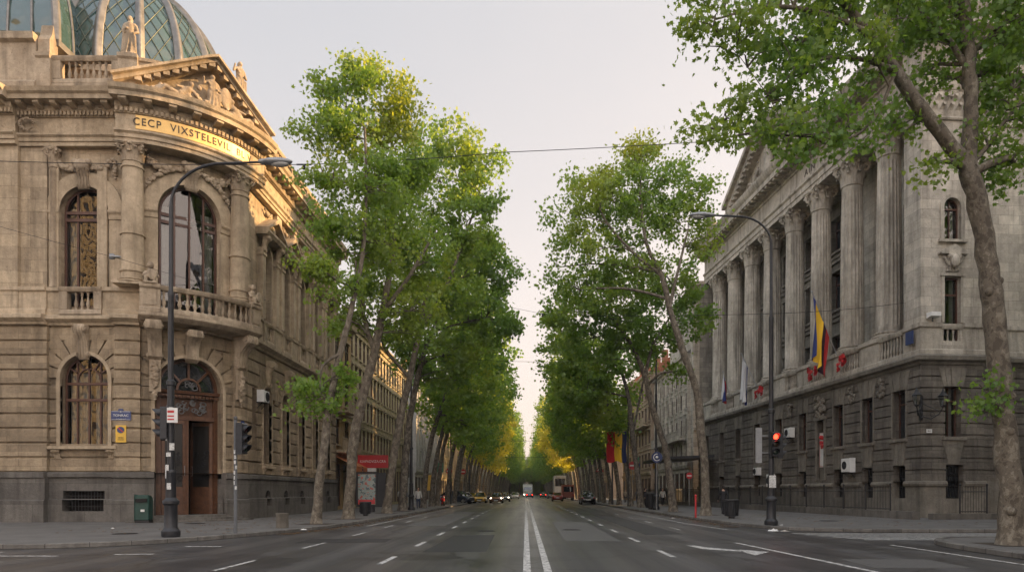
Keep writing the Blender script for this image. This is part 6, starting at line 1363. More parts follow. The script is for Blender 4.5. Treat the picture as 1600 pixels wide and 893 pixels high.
# shop awnings on the narrow house
for k, (y_, lb_) in enumerate(((52.9, 'orange shop awning next to the palace'), (55.8, 'orange shop awning farther from the palace, before the red sign'))):
    r = empty('awning', lb_, 'awning'); m = MB(); m.add([(-14.65, y_ - 1.3, 4.3), (-14.65, y_ + 1.3, 4.3), (-13.0, y_ + 1.3, 3.5), (-13.0, y_ - 1.3, 3.5), (-13.0, y_ - 1.3, 2.9), (-13.0, y_ + 1.3, 2.9)], [(0, 1, 2, 3), (3, 2, 5, 4)]); m.build('cloth', M['orange'] if 'orange' in M else M.setdefault('orange', plain('orange_awning', (.5, .17, .06), .8)), r)
    m = MB(); m.tube([(-13, y_ - 1.3, 3.5), (-14.6, y_ - 1.3, 3.1)], .02, 5); m.tube([(-13, y_ + 1.3, 3.5), (-14.6, y_ + 1.3, 3.1)], .02, 5); m.build('arm', M['iron'], r)
# unseen house added on the near right to keep low sun off the junction
house('unseen house added right of the foreground tree to block the low sun', 1, 24, -30, 19.5, 21, 5, 3.4, M['ivory'], M['ivory'], .42, .6, 4.5, M['lead'], 2.5, depth=20)
# the avenue closes in a far-off mass of trees
r_ = np.random.default_rng(3); n_ = 60000; cl_ = np.stack([r_.uniform(-45, 45, n_), r_.uniform(372, 395, n_), r_.uniform(0, 1, n_) * 25], 1); cl_[:, 2] *= .8 + .22 * np.sin(cl_[:, 0] * .5) * np.cos(cl_[:, 0] * .23 + 1)
me = leafmesh('woodland', cl_, 1.7, M['leafd'], 3, False); o = bpy.data.objects.new('woodland', me); COL.objects.link(o); tag(o, 'dark mass of trees closing the far end of the avenue', 'trees', kind='stuff')

house('grey block closing the sunny side street on the right', 1, 52, 112, 160, 11, 3, 3.4, M['greyr'], M['greyr'], .42, .6, 3.5, M['lead'], 1.0, depth=8)
house('unseen tall block added beyond the hall to stop the low sun', 1, 96, 12, 52, 52, 11, 3.4, M['brownr'], M['brownr'], .42, .6, 4.5, M['lead'], 1.0, depth=12)  # out-of-view block added to keep sunlight off the road

# fallen leaves along the kerbs and a few on the road
r_ = np.random.default_rng(8); pts = []
for _ in range(1500):
    y_ = 24 + 40 * r_.random() ** 1.5; sd_ = r_.random()
    if sd_ < .4: pts.append((float(np.interp(y_, [24, 26, 30, 40, 60], [-8.75, -8.2, -7.78, -7.55, -7.25])) + abs(r_.normal()) * .25, y_, .012))
    elif sd_ < .7: pts.append((9.0 - abs(r_.normal()) * .35, max(y_, 29), .012))
    elif sd_ < .85: pts.append((r_.uniform(-16, -9.6), 22 + r_.random() * 18, .15))
    else: pts.append((r_.uniform(10.5, 20), 27 + r_.random() * 14, .15))
A_ = np.array(pts); n_ = len(A_); th = r_.uniform(0, 6.28, n_); s_ = r_.uniform(.06, .13, n_)
vs_ = []; fs_ = []
for i in range(n_):
    o_ = len(vs_); ct, st_ = math.cos(th[i]), math.sin(th[i])
    for (a, b) in LOB: vs_.append((A_[i, 0] + s_[i] * (a * ct - b * st_), A_[i, 1] + s_[i] * (a * st_ + b * ct), A_[i, 2] + abs(a) * s_[i] * .35))
    fs_.append(tuple(range(o_, o_ + len(LOB))))
m = MB(); m.add(vs_, fs_); M['dryleaf'] = plain('dry_leaf', (.16, .09, .035), .8, var=.6, scale=8); o = m.build('fallen_leaves', M['dryleaf']); tag(o, 'brown fallen leaves scattered along the kerbs and pavements', 'leaves', kind='stuff')

for k, (px_, py_2) in enumerate(((494, 818), (543, 810), (604, 801), (628, 798), (1103, 804), (1052, 799), (1583, 850))):
    x_, y_ = gp(px_, py_2, .13); 
    if k == 6: y_ = 17.8; x_ = 12.7
    m = MB(); m.add([(x_ - .7, y_ - .7, .1325), (x_ + .7, y_ - .7, .1325), (x_ + .7, y_ + .7, .1325), (x_ - .7, y_ + .7, .1325)], [(0, 1, 2, 3)]); o = m.build('tree_pit', M['soil'] if 'soil' in M else M.setdefault('soil', plain('soil', (.05, .038, .026), .95, var=.5, scale=9))); o['kind'] = 'structure'
M['patch'] = plain('fresh_asphalt', (.026, .026, .028), .5, var=.35, scale=20); M['patch2'] = plain('worn_asphalt', (.095, .093, .09), .55, var=.3, scale=16)
for k, (pts_, mt) in enumerate((([(-2.6, 17), (-1.0, 17.2), (-1.1, 24), (-2.5, 23.6)], 'patch'), ([(1.2, 21), (2.9, 20.8), (3.0, 34), (1.3, 34.2)], 'patch2'), ([(-6.8, 20), (-4.2, 20.3), (-4.3, 22), (-6.9, 21.9)], 'patch'), ([(4.2, 24), (5.6, 24.2), (5.5, 44), (4.3, 44)], 'patch'), ([(-5.4, 30), (-3.6, 30), (-3.7, 52), (-5.4, 52)], 'patch2'), ([(6.9, 13.5), (8.8, 13.4), (8.9, 15.2), (7.0, 15.3)], 'patch2'))): flat('asphalt_patch', pts_, .0018 + .0002 * k, M[mt])
house('tall sunlit cream block behind the viewer that the palace windows mirror', -1, -72, -100, -25, 64, 15, 5.0, M['cream'], M['cream'], .42, .6, 4.5, depth=15)
# ================================================================== STREET FURNITURE
def lamp_post(label, x, y, H, dx, armlen, r=.12, base=True, head=True, group='street lamps'):
    root = empty('street_lamp', label, 'street lamp', (x, y, .13), group=group); m = MB()
    if base: 
        m.lathe(0, 0, [(.25, 0), (.27, .05), (.27, .18), (.22, .24), (.19, .3), (.185, .95), (.2, .98), (.24, 1.02), (.24, 1.1), (.18, 1.16), (.15, 1.2), (.135, 1.9), (.15, 1.94), (.15, 2.0), (.125, 2.05)], 20); b = m.build('lamp_base', M['pole'], root); smooth_by_angle(b, 35)
    m = MB(); h2 = H - armlen * .45
    prof = [(r, 2.0 if base else 0), (r, 4.6), (r + .03, 4.63), (r + .03, 4.75), (r * .85, 4.8), (r * .8, h2 * .72), (r * .9, h2 * .725), (r * .9, h2 * .735), (r * .62, h2 * .745), (r * .55, h2)]
    m.lathe(0, 0, prof, 14); pts = [(0, 0, h2 - .1)]
    for i in range(1, 13): a = PI / 2 * i / 12; pts.append((dx * armlen * .55 * (1 - math.cos(a)), 0, h2 + (H - h2) * math.sin(a)))
    pts.append((dx * armlen, 0, H + .05)); m.tube(pts, [r * .55] + [r * .42] * 12 + [r * .34], 8); smooth_by_angle(m.build('pole', M['pole'], root), 35)
    if head:
        m = MB(); m.ball((dx * (armlen + .38), 0, H + .06), (.5, .17, .11), 14, 10); m.ball((dx * (armlen + .0), 0, H + .06), (.2, .1, .08), 10, 8); hd = m.build('lamp_head', M['polegrey'], root, True)
        m = MB(); m.ball((dx * (armlen + .48), 0, H + .0), (.3, .13, .1), 12, 8); m.build('lamp_glass', M['panew2'], hd, True)
    return root
M['poledull'] = plain('dull_grey_pole', (.09, .09, .09), .6); M['panew2'] = plain('milky_glass', (.5, .5, .48), .2)
M['sticker'] = plain('paper_sticker', (.6, .6, .58), .7, var=.5, scale=20)
def signal(label, x, y, z, rz, lit=None, n=3, box=.3, group='traffic lights', off=.0):
    root = empty('traffic_light', label, 'traffic light', (x, y, z), rz, group); m = MB(); h = n * .31 + .06
    m.box(-.16, .16, -.1 - off, .1 - off, 0, h); m.build('housing', M['pole'], root, bevel=.025)
    for k in range(n):
        zc = .18 + .31 * (n - 1 - k); c = (0, -.1 - off, zc); on = lit is not None and k == lit
        v = MB(); vs = []; nn = 14
        for j in (0, 1):
            for i in range(nn + 1): a = -.25 * PI + 1.5 * PI * i / nn; rr = .125 if j else .135; vs.append((rr * math.cos(a), c[1] - (.24 if j else 0) * (.55 + .45 * math.sin(a) if j else 1), zc + rr * math.sin(a)))
        v.add(vs, [(i, i + 1, nn + 2 + i, nn + 1 + i) for i in range(nn)]); v.build('visor', M['pole'], root, True)
        l = MB(); l.ball((0, c[1] - .005, zc), (.11, .035, .11), 16, 8); l.build('lens', M['lampred'] if on else M[('lensr', 'lensa', 'lensg')[k if n == 3 else (0, 2)[k]]], root, True)
    b = MB(); b.box(-.03, .03, .1 - off, .22, h * .25, h * .25 + .05); b.box(-.03, .03, .1 - off, .22, h * .75, h * .75 + .05); b.build('bracket', M['pole'], root); return root
M['lensr'] = plain('dark_red_lens', (.03, .006, .006), .3); M['lensa'] = plain('dark_amber_lens', (.03, .016, .006), .3); M['lensg'] = plain('dark_green_lens', (.006, .02, .012), .3)
# left lamp
lx, ly = gp(267, 838, .13)
lp = lamp_post('tall dark street lamp covered in stickers in front of the palace door', lx, ly, 11.4, 1, 2.85, .1)
q = random.Random(3)
for k in range(9):
    z = 1.6 + .28 * k + q.uniform(-.1, .1); a = -PI / 2 + q.uniform(-.9, .9); m = MB(); w, h = q.uniform(.05, .09), q.uniform(.05, .13); rr = .155
    m.add([(rr * math.cos(a + s * w / rr), rr * math.sin(a + s * w / rr), z + t * h) for s, t in ((-1, -1), (0, -1), (1, -1), (1, 1), (0, 1), (-1, 1))], [(0, 1, 4, 5), (1, 2, 3, 4)]); m.build('sticker', M['sticker'], lp)
signal('unlit traffic light facing left on the left street lamp, before the palace door', lx - .18, ly - .05, 3.1, -PI / 2 + .35, None)
m = MB(); m.box(lx - .02, lx + .3, ly - .2, ly - .17, 3.6, 4.05); o = m.build('street_sign', M['white']); tag(o, 'small white and red plate on the left street lamp above its traffic light', 'sign')
t = MB(); t.box(lx + .0, lx + .2, ly - .206, ly - .201, 3.68, 3.72); t.box(lx + .0, lx + .2, ly - .206, ly - .201, 3.78, 3.82); t.box(lx + .0, lx + .2, ly - .206, ly - .201, 3.9, 3.97); t.build('stripes', M['red'], o)
# thin pole
tx, ty = gp(368, 833, .13); r = empty('signal_pole', 'thin grey sticker covered pole right of the palace door', 'pole', (tx, ty, .13)); m = MB(); m.tube([(0, 0, 0), (0, 0, 3.75)], .055, 10); m.ball((0, 0, 3.8), .07, 8, 6); m.build('pole', M['poledull'], r, True)
for k in range(8):
    m = MB(); z = 1.5 + .17 * k; a = -PI / 2 + q.uniform(-.8, .8); m.add([(.058 * math.cos(a + s), .058 * math.sin(a + s), z + t * .06) for s, t in ((-.6, -1), (0, -1), (.6, -1), (.6, 1), (0, 1), (-.6, 1))], [(0, 1, 4, 5), (1, 2, 3, 4)]); m.build('sticker', M['sticker'], r)
signal('unlit traffic light facing right on the thin pole', tx + .22, ty, 2.75, PI / 2 - .3, None)
# right lamp
rx, ry = gp(1205, 820, .13)
rp = lamp_post('tall dark street lamp with a red signal on the right pavement', rx, ry, 12.7, -1, 2.5, .108)
m = MB(); m.box(-.14, .14, -.16, -.15, 1.55, 2.05); m.build('sticker', M['sticker'], rp)
signal('traffic light showing red towards the viewer on the right street lamp', rx + .05, ry - .26, 2.95, 0, 0)
signal('unlit traffic light turned to the side street on the right street lamp', rx + .3, ry, 2.9, PI / 2, None)
m = MB(); m.box(rx - .62, rx - .36, ry + .05, ry + .1, 2.7, 4.15); m.box(rx - .36, rx - .1, ry + .06, ry + .09, 3.1, 3.14); m.box(rx - .36, rx - .1, ry + .06, ry + .09, 3.8, 3.84); o = m.build('sign_back', M['polegrey']); tag(o, 'tall narrow grey sign panel seen from behind at the right street lamp', 'sign')
# farther lamps
lamp_post('dark street lamp between tree trunks on the left, with a red signal', -8.75, 52, 12.5, 1, 2.4, .11); signal('traffic light showing red on the second left street lamp', -9.0, 51.7, 2.6, 0, 0)
lamp_post('dark street lamp carrying the blue round sign on the right', 10.1, 53, 13.2, -1, 2.4, .11)
for k, yy in enumerate((78, 104)):
    lamp_post('thin street lamp down the left row, ' + ('nearer' if k == 0 else 'farther') + ' of the two with pale heads among leaves', -8.6, yy, 11.5, 1, 2.4, .09, False); 
lamp_post('thin street lamp holding the hanging tricolour flag on the right', 9.6, 76, 12.5, -1, 2.4, .09, False); lamp_post('thin street lamp far down the right row', 9.6, 104, 11.5, -1, 2.4, .09, False)
# round signs etc.
def round_sign(label, x, y, z, r, mat, inner=None, H=None, tri=False, bar=False, text=None):
    root = empty('road_sign', label, 'sign', (x, y, .13)); m = MB()
    m.tube([(0, .05, 0), (0, .05, z + r * .5)], .035, 8); m.build('post', M['polegrey'], root)
    m = MB(); 
    if tri: m.poly([(-r, z - r * .6), (r, z - r * .6), (0, z + r)], -.02, .01)
    else: m.tube([(0, -.02, z), (0, .01, z)], r, 24)
    p = m.build('plate', mat, root)
    if inner:
        m = MB()
        if tri: m.poly([(-r * .62, z - r * .38), (r * .62, z - r * .38), (0, z + r * .6)], -.026, -.021)
        elif bar: m.box(-r * .7, r * .7, -.026, -.021, z - r * .18, z + r * .18)
        else: m.tube([(r * .62 * math.cos(a), -.024, z + r * .62 * math.sin(a)) for a in [k * .35 for k in range(4, 17)]], r * .09, 6); m.ball((0, -.03, z), r * .28, 8, 6)
        m.build('symbol', inner, p)
    return root
round_sign('round blue sign with a white ring on the second right lamp post', 10.1, 52.7, 4.05, .42, M['blue'], M['white'])
round_sign('small round red no entry sign by the ivory town house', 15.3, 64, 2.9, .3, M['red'], M['white'], bar=True)
round_sign('round red no entry sign beside the third right tree', 11.0, 70.5, 4.1, .42, M['red'], M['white'], bar=True)
round_sign('triangular warning sign with a red border on the right kerb', 9.5, 88, 4.3, .55, M['red'], M['white'], tri=True)
round_sign('round red and white sign far away on the left pavement', -9.7, 86, 4.0, .4, M['red'], M['white'], bar=True)
round_sign('pale red round sign beyond the dark parked car on the left', -8.5, 92, 4.1, .36, M['red'], M['white'], bar=True)
def boxsign(label, x, y, z, w, h, mat, lettering=None, tm='white', cat='sign', name='shop_sign', d=.12, size=None):
    m = MB(); m.box(x - w / 2, x + w / 2, y - d / 2, y + d / 2, z - h / 2, z + h / 2); o = m.build(name, mat); tag(o, label, cat)
    if lettering: text_mesh(lettering, size or h * .55, lambda a, oo, zz: (x + a, y - d / 2 - .005 - oo, z + zz), .004, .9).build('lettering', M[tm], o)
    return o
bs = boxsign('large red sign board with white lettering above the poster stand', -12.55, 56, 4.0, 2.5, 1.05, M['red'], 'KIAPADVIZA.CRA', 'white', size=.3)
m = MB(); m.box(-14.7, -14.1, 55.97, 56.03, 4.2, 4.26); m.box(-14.7, -14.1, 55.97, 56.03, 3.7, 3.76); m.build('bracket', M['iron'], bs)
b2 = boxsign('white strip sign with a blue patch under the large red sign board', -13.2, 56, 3.32, 1.8, .28, M['white'], None); m = MB(); m.box(-14.0, -13.3, 55.925, 55.94, 3.2, 3.44); m.build('patch', M['blue'], b2)
M['greenlit'] = plain('green_sign', (.02, .22, .12), .4)
boxsign('green sign with a white arrow on the left lamp post farther on', -8.9, 70, 4.0, .8, .95, M['greenlit'], '1', size=.8); boxsign('bright green cross sign on the right pavement', 12.6, 78, 5.2, .55, .55, M['greenlit'], '+', size=.6); boxsign('blue and white board under the green cross', 12.5, 78, 4.6, 1.0, .35, M['blue'], 'FARMA', size=.22); boxsign('small yellow lit shop sign beside the ivory town house', 14.0, 74, 4.3, .55, .5, M['yellow'])
boxsign('orange poster column among the left tree trunks', -9.6, 67, 2.4, .6, 1.5, M['yellow']); 
cn = MB(); cn.add([(13.0, 66, 4.6), (18.2, 66, 4.9), (18.2, 76, 4.9), (13.0, 76, 4.6), (13.0, 66, 4.9), (13.0, 76, 4.9), (18.2, 66, 5.1), (18.2, 76, 5.1)], [(0, 1, 2, 3), (0, 3, 5, 4), (4, 5, 7, 6), (0, 1, 6, 4)]); o = cn.build('entrance_canopy', M['pole']); tag(o, 'flat dark canopy over the pavement at the ivory town house', 'canopy')
cn = MB(); cn.add([(18.5, 69, 4.2), (21, 69, 4.2), (21, 71, 5.2), (18.5, 71, 5.2), (18.5, 69, .2), (18.5, 71, .2), (19, 71, .2)], [(0, 1, 2, 3), (0, 3, 5, 4)]); cn.box(18.6, 20.6, 69.3, 69.35, .2, 3.9); o = cn.build('blue_awning', M['blue']); tag(o, 'dark blue awning and booth in the gap beside the colonnaded hall', 'awning')
# poster stand
ps = empty('poster_stand', 'glass poster stand with a red and white advert beside the left tree trunks', 'advertising stand', (-10.95, 47, .13)); m = MB()
m.box(-.72, -.62, -.15, .15, .35, 2.75); m.box(.62, .72, -.15, .15, .35, 2.75); m.box(-.62, .62, -.15, .15, 2.62, 2.75); m.box(-.62, .62, -.15, .15, .35, .5); m.box(-.5, .5, -.12, .12, 0, .35); m.box(.72, 1.3, -.1, .1, .35, 2.7); m.build('frame', M['iron'], ps)
def postermat():
    m, nt, b = newmat('poster_print'); uv = N(nt, 'ShaderNodeUVMap'); v = N(nt, 'ShaderNodeTexNoise', _Scale=3.5, _Detail=3.0); L(nt, uv.outputs[0], v.inputs['Vector'])
    r = nt.nodes.new('ShaderNodeValToRGB'); r.color_ramp.interpolation = 'CONSTANT'; e = r.color_ramp.elements; e[0].position = 0; e[0].color = (.05, .09, .10, 1); e[1].position = .42; e[1].color = (.26, .28, .25, 1); x = e.new(.5); x.color = (.2, .28, .26, 1); x = e.new(.58); x.color = (.4, .07, .05, 1)
    L(nt, v.outputs[0], r.inputs[0]); L(nt, r.outputs[0], b.inputs['Base Color']); b.inputs['Roughness'].default_value = .15; return m
M['poster'] = postermat(); m = MB(); m.box(-.6, .6, -.1, .1, .52, 2.6); m.build('poster', M['poster'], ps)
m = MB(); m.box(-.58, .58, -.112, -.102, .55, .85); m.build('red_strip', M['red'], ps)
# bins
def slat_bin(label, x, y, r=.32, h=.95, mat='pole'):
    root = empty('litter_bin', label, 'bin', (x, y, .13)); m = MB(); m.lathe(0, 0, [(r * .45, 0), (r * .45, .1), (r * .85, .12), (r * .95, h * .95)], 20); m.build('body', M[mat], root)
    s = MB()
    for k in range(22): a = 2 * PI * k / 22; s.tube([(r * .9 * math.cos(a), r * .9 * math.sin(a), .12), (r * 1.03 * math.cos(a), r * 1.03 * math.sin(a), h * .93)], .022, 4)
    s.build('slats', M[mat], root); t = MB(); t.lathe(0, 0, [(r * .95, h * .9), (r * 1.12, h * .93), (r * 1.12, h), (r * .75, h * 1.02), (r * .72, h * .9)], 24, caps=False); t.build('rim', M[mat], root); return root
slat_bin('round slatted dark litter bin near the walking person on the right pavement', *gp(1143, 809, .13), .36, .98); slat_bin('dark litter bin beside the second tree trunk on the left', *gp(571, 805, .13), .3, .8); slat_bin('dark litter bin next to the second right lamp post', 9.95, 54.6, .4, 1.3)
cx_, cy_ = gp(441, 824, .13); m = MB(); m.lathe(0, 0, [(.22, 0), (.23, .03), (.23, .5), (.24, .52), (.24, .57), (.2, .57), (.2, .45)], 24, caps=False); m.lathe(0, 0, [(.2, .4), (.0, .4)], 24, caps=False); o = m.build('concrete_bin', M['rgreyp'], None, False); o.location = (cx_, cy_, .13); smooth_by_angle(o, 40); tag(o, 'round grey concrete litter bin on the left pavement', 'bin')
gb = empty('wall_bin', 'green plastic bin with rounded lid standing against the palace wall left of the door', 'bin', (-17.05, 30.45, .13), .1); m = MB(); m.sweep([(-.22, .12), (.22, .12), (.26, 1.0), (.2, 1.12), (.05, 1.22), (-.22, 1.24)], -.3, .3); m.build('body', M['green'], gb, bevel=.03); m = MB(); m.box(-.24, .24, -.285, -.2, .92, 1.08); m.build('opening', M['void'], gb)
m = MB(); m.box(-.3, .3, -.2, .2, 0, .12); m.build('foot', M['iron'], gb); m = MB(); m.box(-.02, .14, -.275, -.25, .5, .6); m.build('sticker', M['white'], gb)
for o in gb.children: o.rotation_euler = (0, 0, PI) if o.name.startswith('body') and False else (0, 0, 0)
# bollard red
m = MB(); m.tube([(0, 0, 0), (0, 0, 1.15)], .05, 10); m.ball((0, 0, 1.18), .065, 10, 6); o = m.build('bollard', M['red']); o.location = (*gp(1087, 808, .13), .13); tag(o, 'thin red bollard left of the first right tree', 'bollard')
# wires
def wire(label, pts, r=.012, sag=.3, mat='iron', fit=None):
    out = []
    for a, b in zip(pts[:-1], pts[1:]):
        for i in range(12): t = i / 12; out.append((a[0] + (b[0] - a[0]) * t, a[1] + (b[1] - a[1]) * t, a[2] + (b[2] - a[2]) * t - 4 * sag * t * (1 - t)))
    out.append(pts[-1]); root = empty('overhead_wire', label, 'wire'); m = MB(); m.tube(out, r, 5, False); m.build('cable', M[mat], root)
    for (x, y, z) in (fit or ()): k = MB(); k.ball((x, y, z - .12), (.08, .08, .14), 8, 6); k.tube([(x - .35, y, z), (x + .35, y, z)], .035, 6); k.build('insulator', M['iron'], root)
    return root
def P3(px, py, Y): x, z = W(px, py, Y); return (x, Y, z)
wire('thick overhead cable crossing the whole avenue high up in front of the trees', [P3(-60, 250, 30), P3(475, 257, 32), P3(785, 238, 34), P3(1290, 208, 37)], .018, .08, fit=[P3(475, 257, 32)])
wire('thin cable from the left across the palace corner to the small hanging lamp', [P3(-80, 330, 28), P3(180, 402, 29), P3(420, 470, 37)], .01, .05)
wire('thin cable across the avenue at half height, right side', [P3(560, 425, 60), P3(848, 490, 55), P3(1197, 490, 28.2), P3(1430, 470, 40)], .012, .12, fit=[P3(848, 490, 55)])
wire('distant cable across the avenue among the far trees', [(-9, 95, 9), (9.5, 95, 9)], .02, .4); wire('most distant cable across the avenue', [(-9, 140, 9), (9.5, 140, 9)], .025, .4); wire('cable from the second left street lamp across the avenue', [(-8.7, 52, 12), (10, 53, 12)], .012, .5)
r = empty('hanging_lamp', 'small grey lamp hanging on the thin cable before the arched window', 'lamp', P3(180, 401, 29)); m = MB(); m.ball((.0, 0, 0), (.26, .1, .06), 12, 8); m.box(-.22, -.05, -.06, .06, -.1, .12); m.build('head', M['polegrey'], r, True)
# tricolour flag
r = empty('tricolour_flag', 'large hanging red, yellow and dark blue flag over the right pavement', 'flag', (8.75, 66, 0)); m = MB(); vs = []; nu, nv = 24, 14
for j in range(nv + 1):
    for i in range(nu + 1): vs.append((-.95 + 1.9 * i / nu + .04 * math.sin(j * .5), .07 * math.sin(i * .75 + j * .18), 7.4 - 3.0 * j / nv - .1 * math.sin(i * .4)))
me = bpy.data.meshes.new('cloth'); me.from_pydata(vs, [], [(j * (nu + 1) + i, j * (nu + 1) + i + 1, (j + 1) * (nu + 1) + i + 1, (j + 1) * (nu + 1) + i) for j in range(nv) for i in range(nu)]); uv = me.uv_layers.new(name='UVMap')
for l in me.loops: i = l.vertex_index; uv.data[l.index].uv = ((i % (nu + 1)) / nu, 0)
me.polygons.foreach_set('use_smooth', [True] * len(me.polygons)); me.materials.append(flagmat('tricolour', [(0, (.5, .015, .025)), (.4, (.85, .52, .025)), (.77, (.02, .03, .1))])); o = bpy.data.objects.new('cloth', me); COL.objects.link(o); o.parent = r
m = MB(); m.tube([(-1.1, 0, 7.45), (2.4, 0, 7.45)], .03, 6); m.build('flagpole', M['iron'], r)
m = MB(); m.tube([(9.9, 66.2, .13), (9.9, 66.2, 9.5)], .07, 8); o = m.build('flag_mast', M['pole']); tag(o, 'slim dark post holding the tricolour flag', 'pole')

# ================================================================== VEHICLES
def car(label, x, y, rz, paint, kind='sedan', lights=None, group='cars on the avenue', plate=True, taxi=False):
    root = empty('parked_car' if kind == 'parked' else 'car', label, 'car', (x, y, 0), rz, group)
    Lh, Wd = (2.2, .88); suv = kind == 'suv'; H = 1.68 if suv else 1.45
    # stations along y: (y, halfwidth, zbottom, zshoulder)
    low = [(-Lh, .62, .42, .62), (-Lh + .06, .74, .3, .72), (-Lh + .35, .84, .22, .8), (-1.35, Wd, .2, .86), (-.6, Wd, .2, .92), (.6, Wd, .2, .95), (1.5, Wd, .22, .97), (Lh - .25, .83, .26, .95), (Lh - .04, .76, .34, .85), (Lh, .66, .42, .7)]
    if suv: low = [(a, b, c, d + .14) for a, b, c, d in low]
    m = MB(); vs = []; kx = 10
    for (yy, w, zb, zt) in low:
        zm = (zb + zt) / 2
        for (fx, z) in ((-.75, zb), (-.97, zb + .1), (-1, zm), (-.97, zt - .08), (-.82, zt), (.82, zt), (.97, zt - .08), (1, zm), (.97, zb + .1), (.75, zb)): vs.append((fx * w, yy, z))
    n = len(low); m.add(vs, [(i * kx + j, i * kx + (j + 1) % kx, (i + 1) * kx + (j + 1) % kx, (i + 1) * kx + j) for i in range(n - 1) for j in range(kx)] + [tuple(range(kx)), tuple(range((n - 1) * kx, n * kx))])
    s = .14 if suv else 0; b0 = (-1.25, .9 + s); roof0, roof1, b1 = (-.45, H), (1.2 if suv else .75, H), (2.05 if suv else 1.7, .95 + s)
    st = [(b0[0], b0[1] - .02, .74), (roof0[0], H - .04, .58), (.1, H, .58), (roof1[0], H - .05, .57), (b1[0], b1[1] - .02, .72)]
    rf = MB(); vs = []
    for (yy, z, w) in st: zb = .86 + s; vs += [(-w, yy, z), (-w * .8, yy, z + .03), (w * .8, yy, z + .03), (w, yy, z)]
    rf.add(vs[4:16], [(0, 1, 5, 4), (1, 2, 6, 5), (2, 3, 7, 6), (4, 5, 9, 8), (5, 6, 10, 9), (6, 7, 11, 10)]); 
    for sg in (-1, 1):
        for (ya, za, wa), (yb, zb_, wb) in ((st[0], st[1]), (st[3], st[4])): rf.tube([(sg * wa, ya, za), (sg * wb, yb, zb_)], .035, 5)
        rf.tube([(sg * .58, .25, H - .03), (sg * .8, .28, .94 + s)], .035, 5)
    m.v += rf.v[:0]; body = m.build('body', paint, root, True, bevel=0); smooth_by_angle(body, 50); r_ = rf.build('roof', paint, root); smooth_by_angle(r_, 50)
    g = MB(); zb = .9 + s; w0 = .8
    A = [(-w0 + .02, -1.28, zb), (w0 - .02, -1.28, zb), (.55, -.45, H - .04), (-.55, -.45, H - .04)]; B = [(-w0 + .02, b1[0] + .03, zb), (w0 - .02, b1[0] + .03, zb), (.55, roof1[0], H - .05), (-.55, roof1[0], H - .05)]
    g.add(A, [(0, 1, 2, 3)]); g.build('windscreen', M['carglass'], root); g = MB(); g.add(B, [(0, 1, 2, 3)]); g.build('rear_window', M['carglass'], root)
    for sg in (-1, 1):
        g = MB(); g.add([(sg * (w0 - .01), -1.25, zb), (sg * (w0 - .01), b1[0], zb), (sg * .565, roof1[0], H - .05), (sg * .565, -.45, H - .05)], [(0, 1, 2, 3)]); g.build('side_window', M['carglass'], root)
        mr = MB(); mr.ball((sg * .95, -.85, .98 + s), (.11, .07, .08), 8, 6); mr.build('wing_mirror', paint, root, True)
        h = MB(); h.ball((sg * .62, -Lh + .12, .66 + s * .6), (.17, .09, .075), 10, 6); h.build('headlight', M['lamphead'] if lights == 'head' else M['rim'], root, True)
        h = MB(); h.ball((sg * .64, Lh - .07, .8 + s), (.15, .06, .08), 10, 6); h.build('taillight', M['lampred'] if lights == 'brake' else M['taillight'], root, True)
        for yy in (-1.38, 1.32):
            w = MB(); R = .33 if not suv else .37; w.tube([(sg * .68, yy, R), (sg * .9, yy, R)], R, 18); wo = w.build('wheel', M['tyre'], root); w = MB(); w.tube([(sg * .9, yy, R), (sg * .915, yy, R)], R * .62, 10); w.build('rim', M['rim'], wo)
            
    gr = MB(); gr.box(-.45, .45, -Lh - .015, -Lh + .05, .42, .58); gr.build('grille', M['tyre'], root); p = MB(); p.box(-.26, .26, -Lh - .03, -Lh - .016, .3, .41); p.box(-.26, .26, Lh + .005, Lh + .02, .52, .63); p.build('number_plate', M['white'], root)
    if taxi: t = MB(); t.box(-.25, .25, -.1, .05, H + .02, H + .17); t.build('roof_sign', M['white'], root)
    return root
cp_ = lambda n, c: plain(n, c, .28, .15, .05, 1, 0, .5, .8)
CP = dict(black=cp_('paint_black', (.012, .013, .016)), navy=cp_('paint_navy', (.02, .03, .05)), silver=cp_('paint_silver', (.35, .36, .37)), yellow=cp_('paint_yellow', (.62, .36, .04)), orange=cp_('paint_bronze', (.25, .10, .03)), white=cp_('paint_white', (.62, .62, .6)), red=cp_('paint_red', (.3, .03, .02)), grey=cp_('paint_grey', (.12, .12, .125)))
car('dark sedan seen from behind in the right lane near the kerb', 7.5, 84, PI, CP['black'], lights=None)
car('dark red sedan ahead of the red van on the right', 5.1, 112, PI, CP['red']); 
car('black sedan farther on in the middle right lane', 4.6, 185, PI, CP['black'], lights='brake'); car('grey sedan far away in the right lane', 5.9, 160, PI, CP['grey']); car('tiny dark car far away near the centre line behind the white truck', .9, 175, PI, CP['navy'], lights='brake')
car('yellow taxi coming towards the viewer on the left', -6.3, 94, 0, CP['yellow'], taxi=True); car('bronze car with headlights lit coming along the left carriageway', -4.0, 93, 0, CP['orange'], lights='head')
car('silver car behind the bronze car', -3.4, 108, 0, CP['grey'], lights='head'); car('small white car coming in the inner left lane', -2.4, 148, 0, CP['white']); car('distant silver car on the left carriageway', -5.4, 165, 0, CP['silver']); 
car('silver car turning at the left kerb behind the dark one', -8.3, 99, 1.0, CP['silver']); car('dark blue suv seen side on turning in at the left kerb', -8.75, 86.5, 1.15, CP['navy'], 'suv'); car('dark car beyond the yellow taxi', -6.2, 122, 0, CP['black'])
car('black car parked at the right kerb beside the dark sedan', 8.1, 92, PI, CP['black'], 'suv')
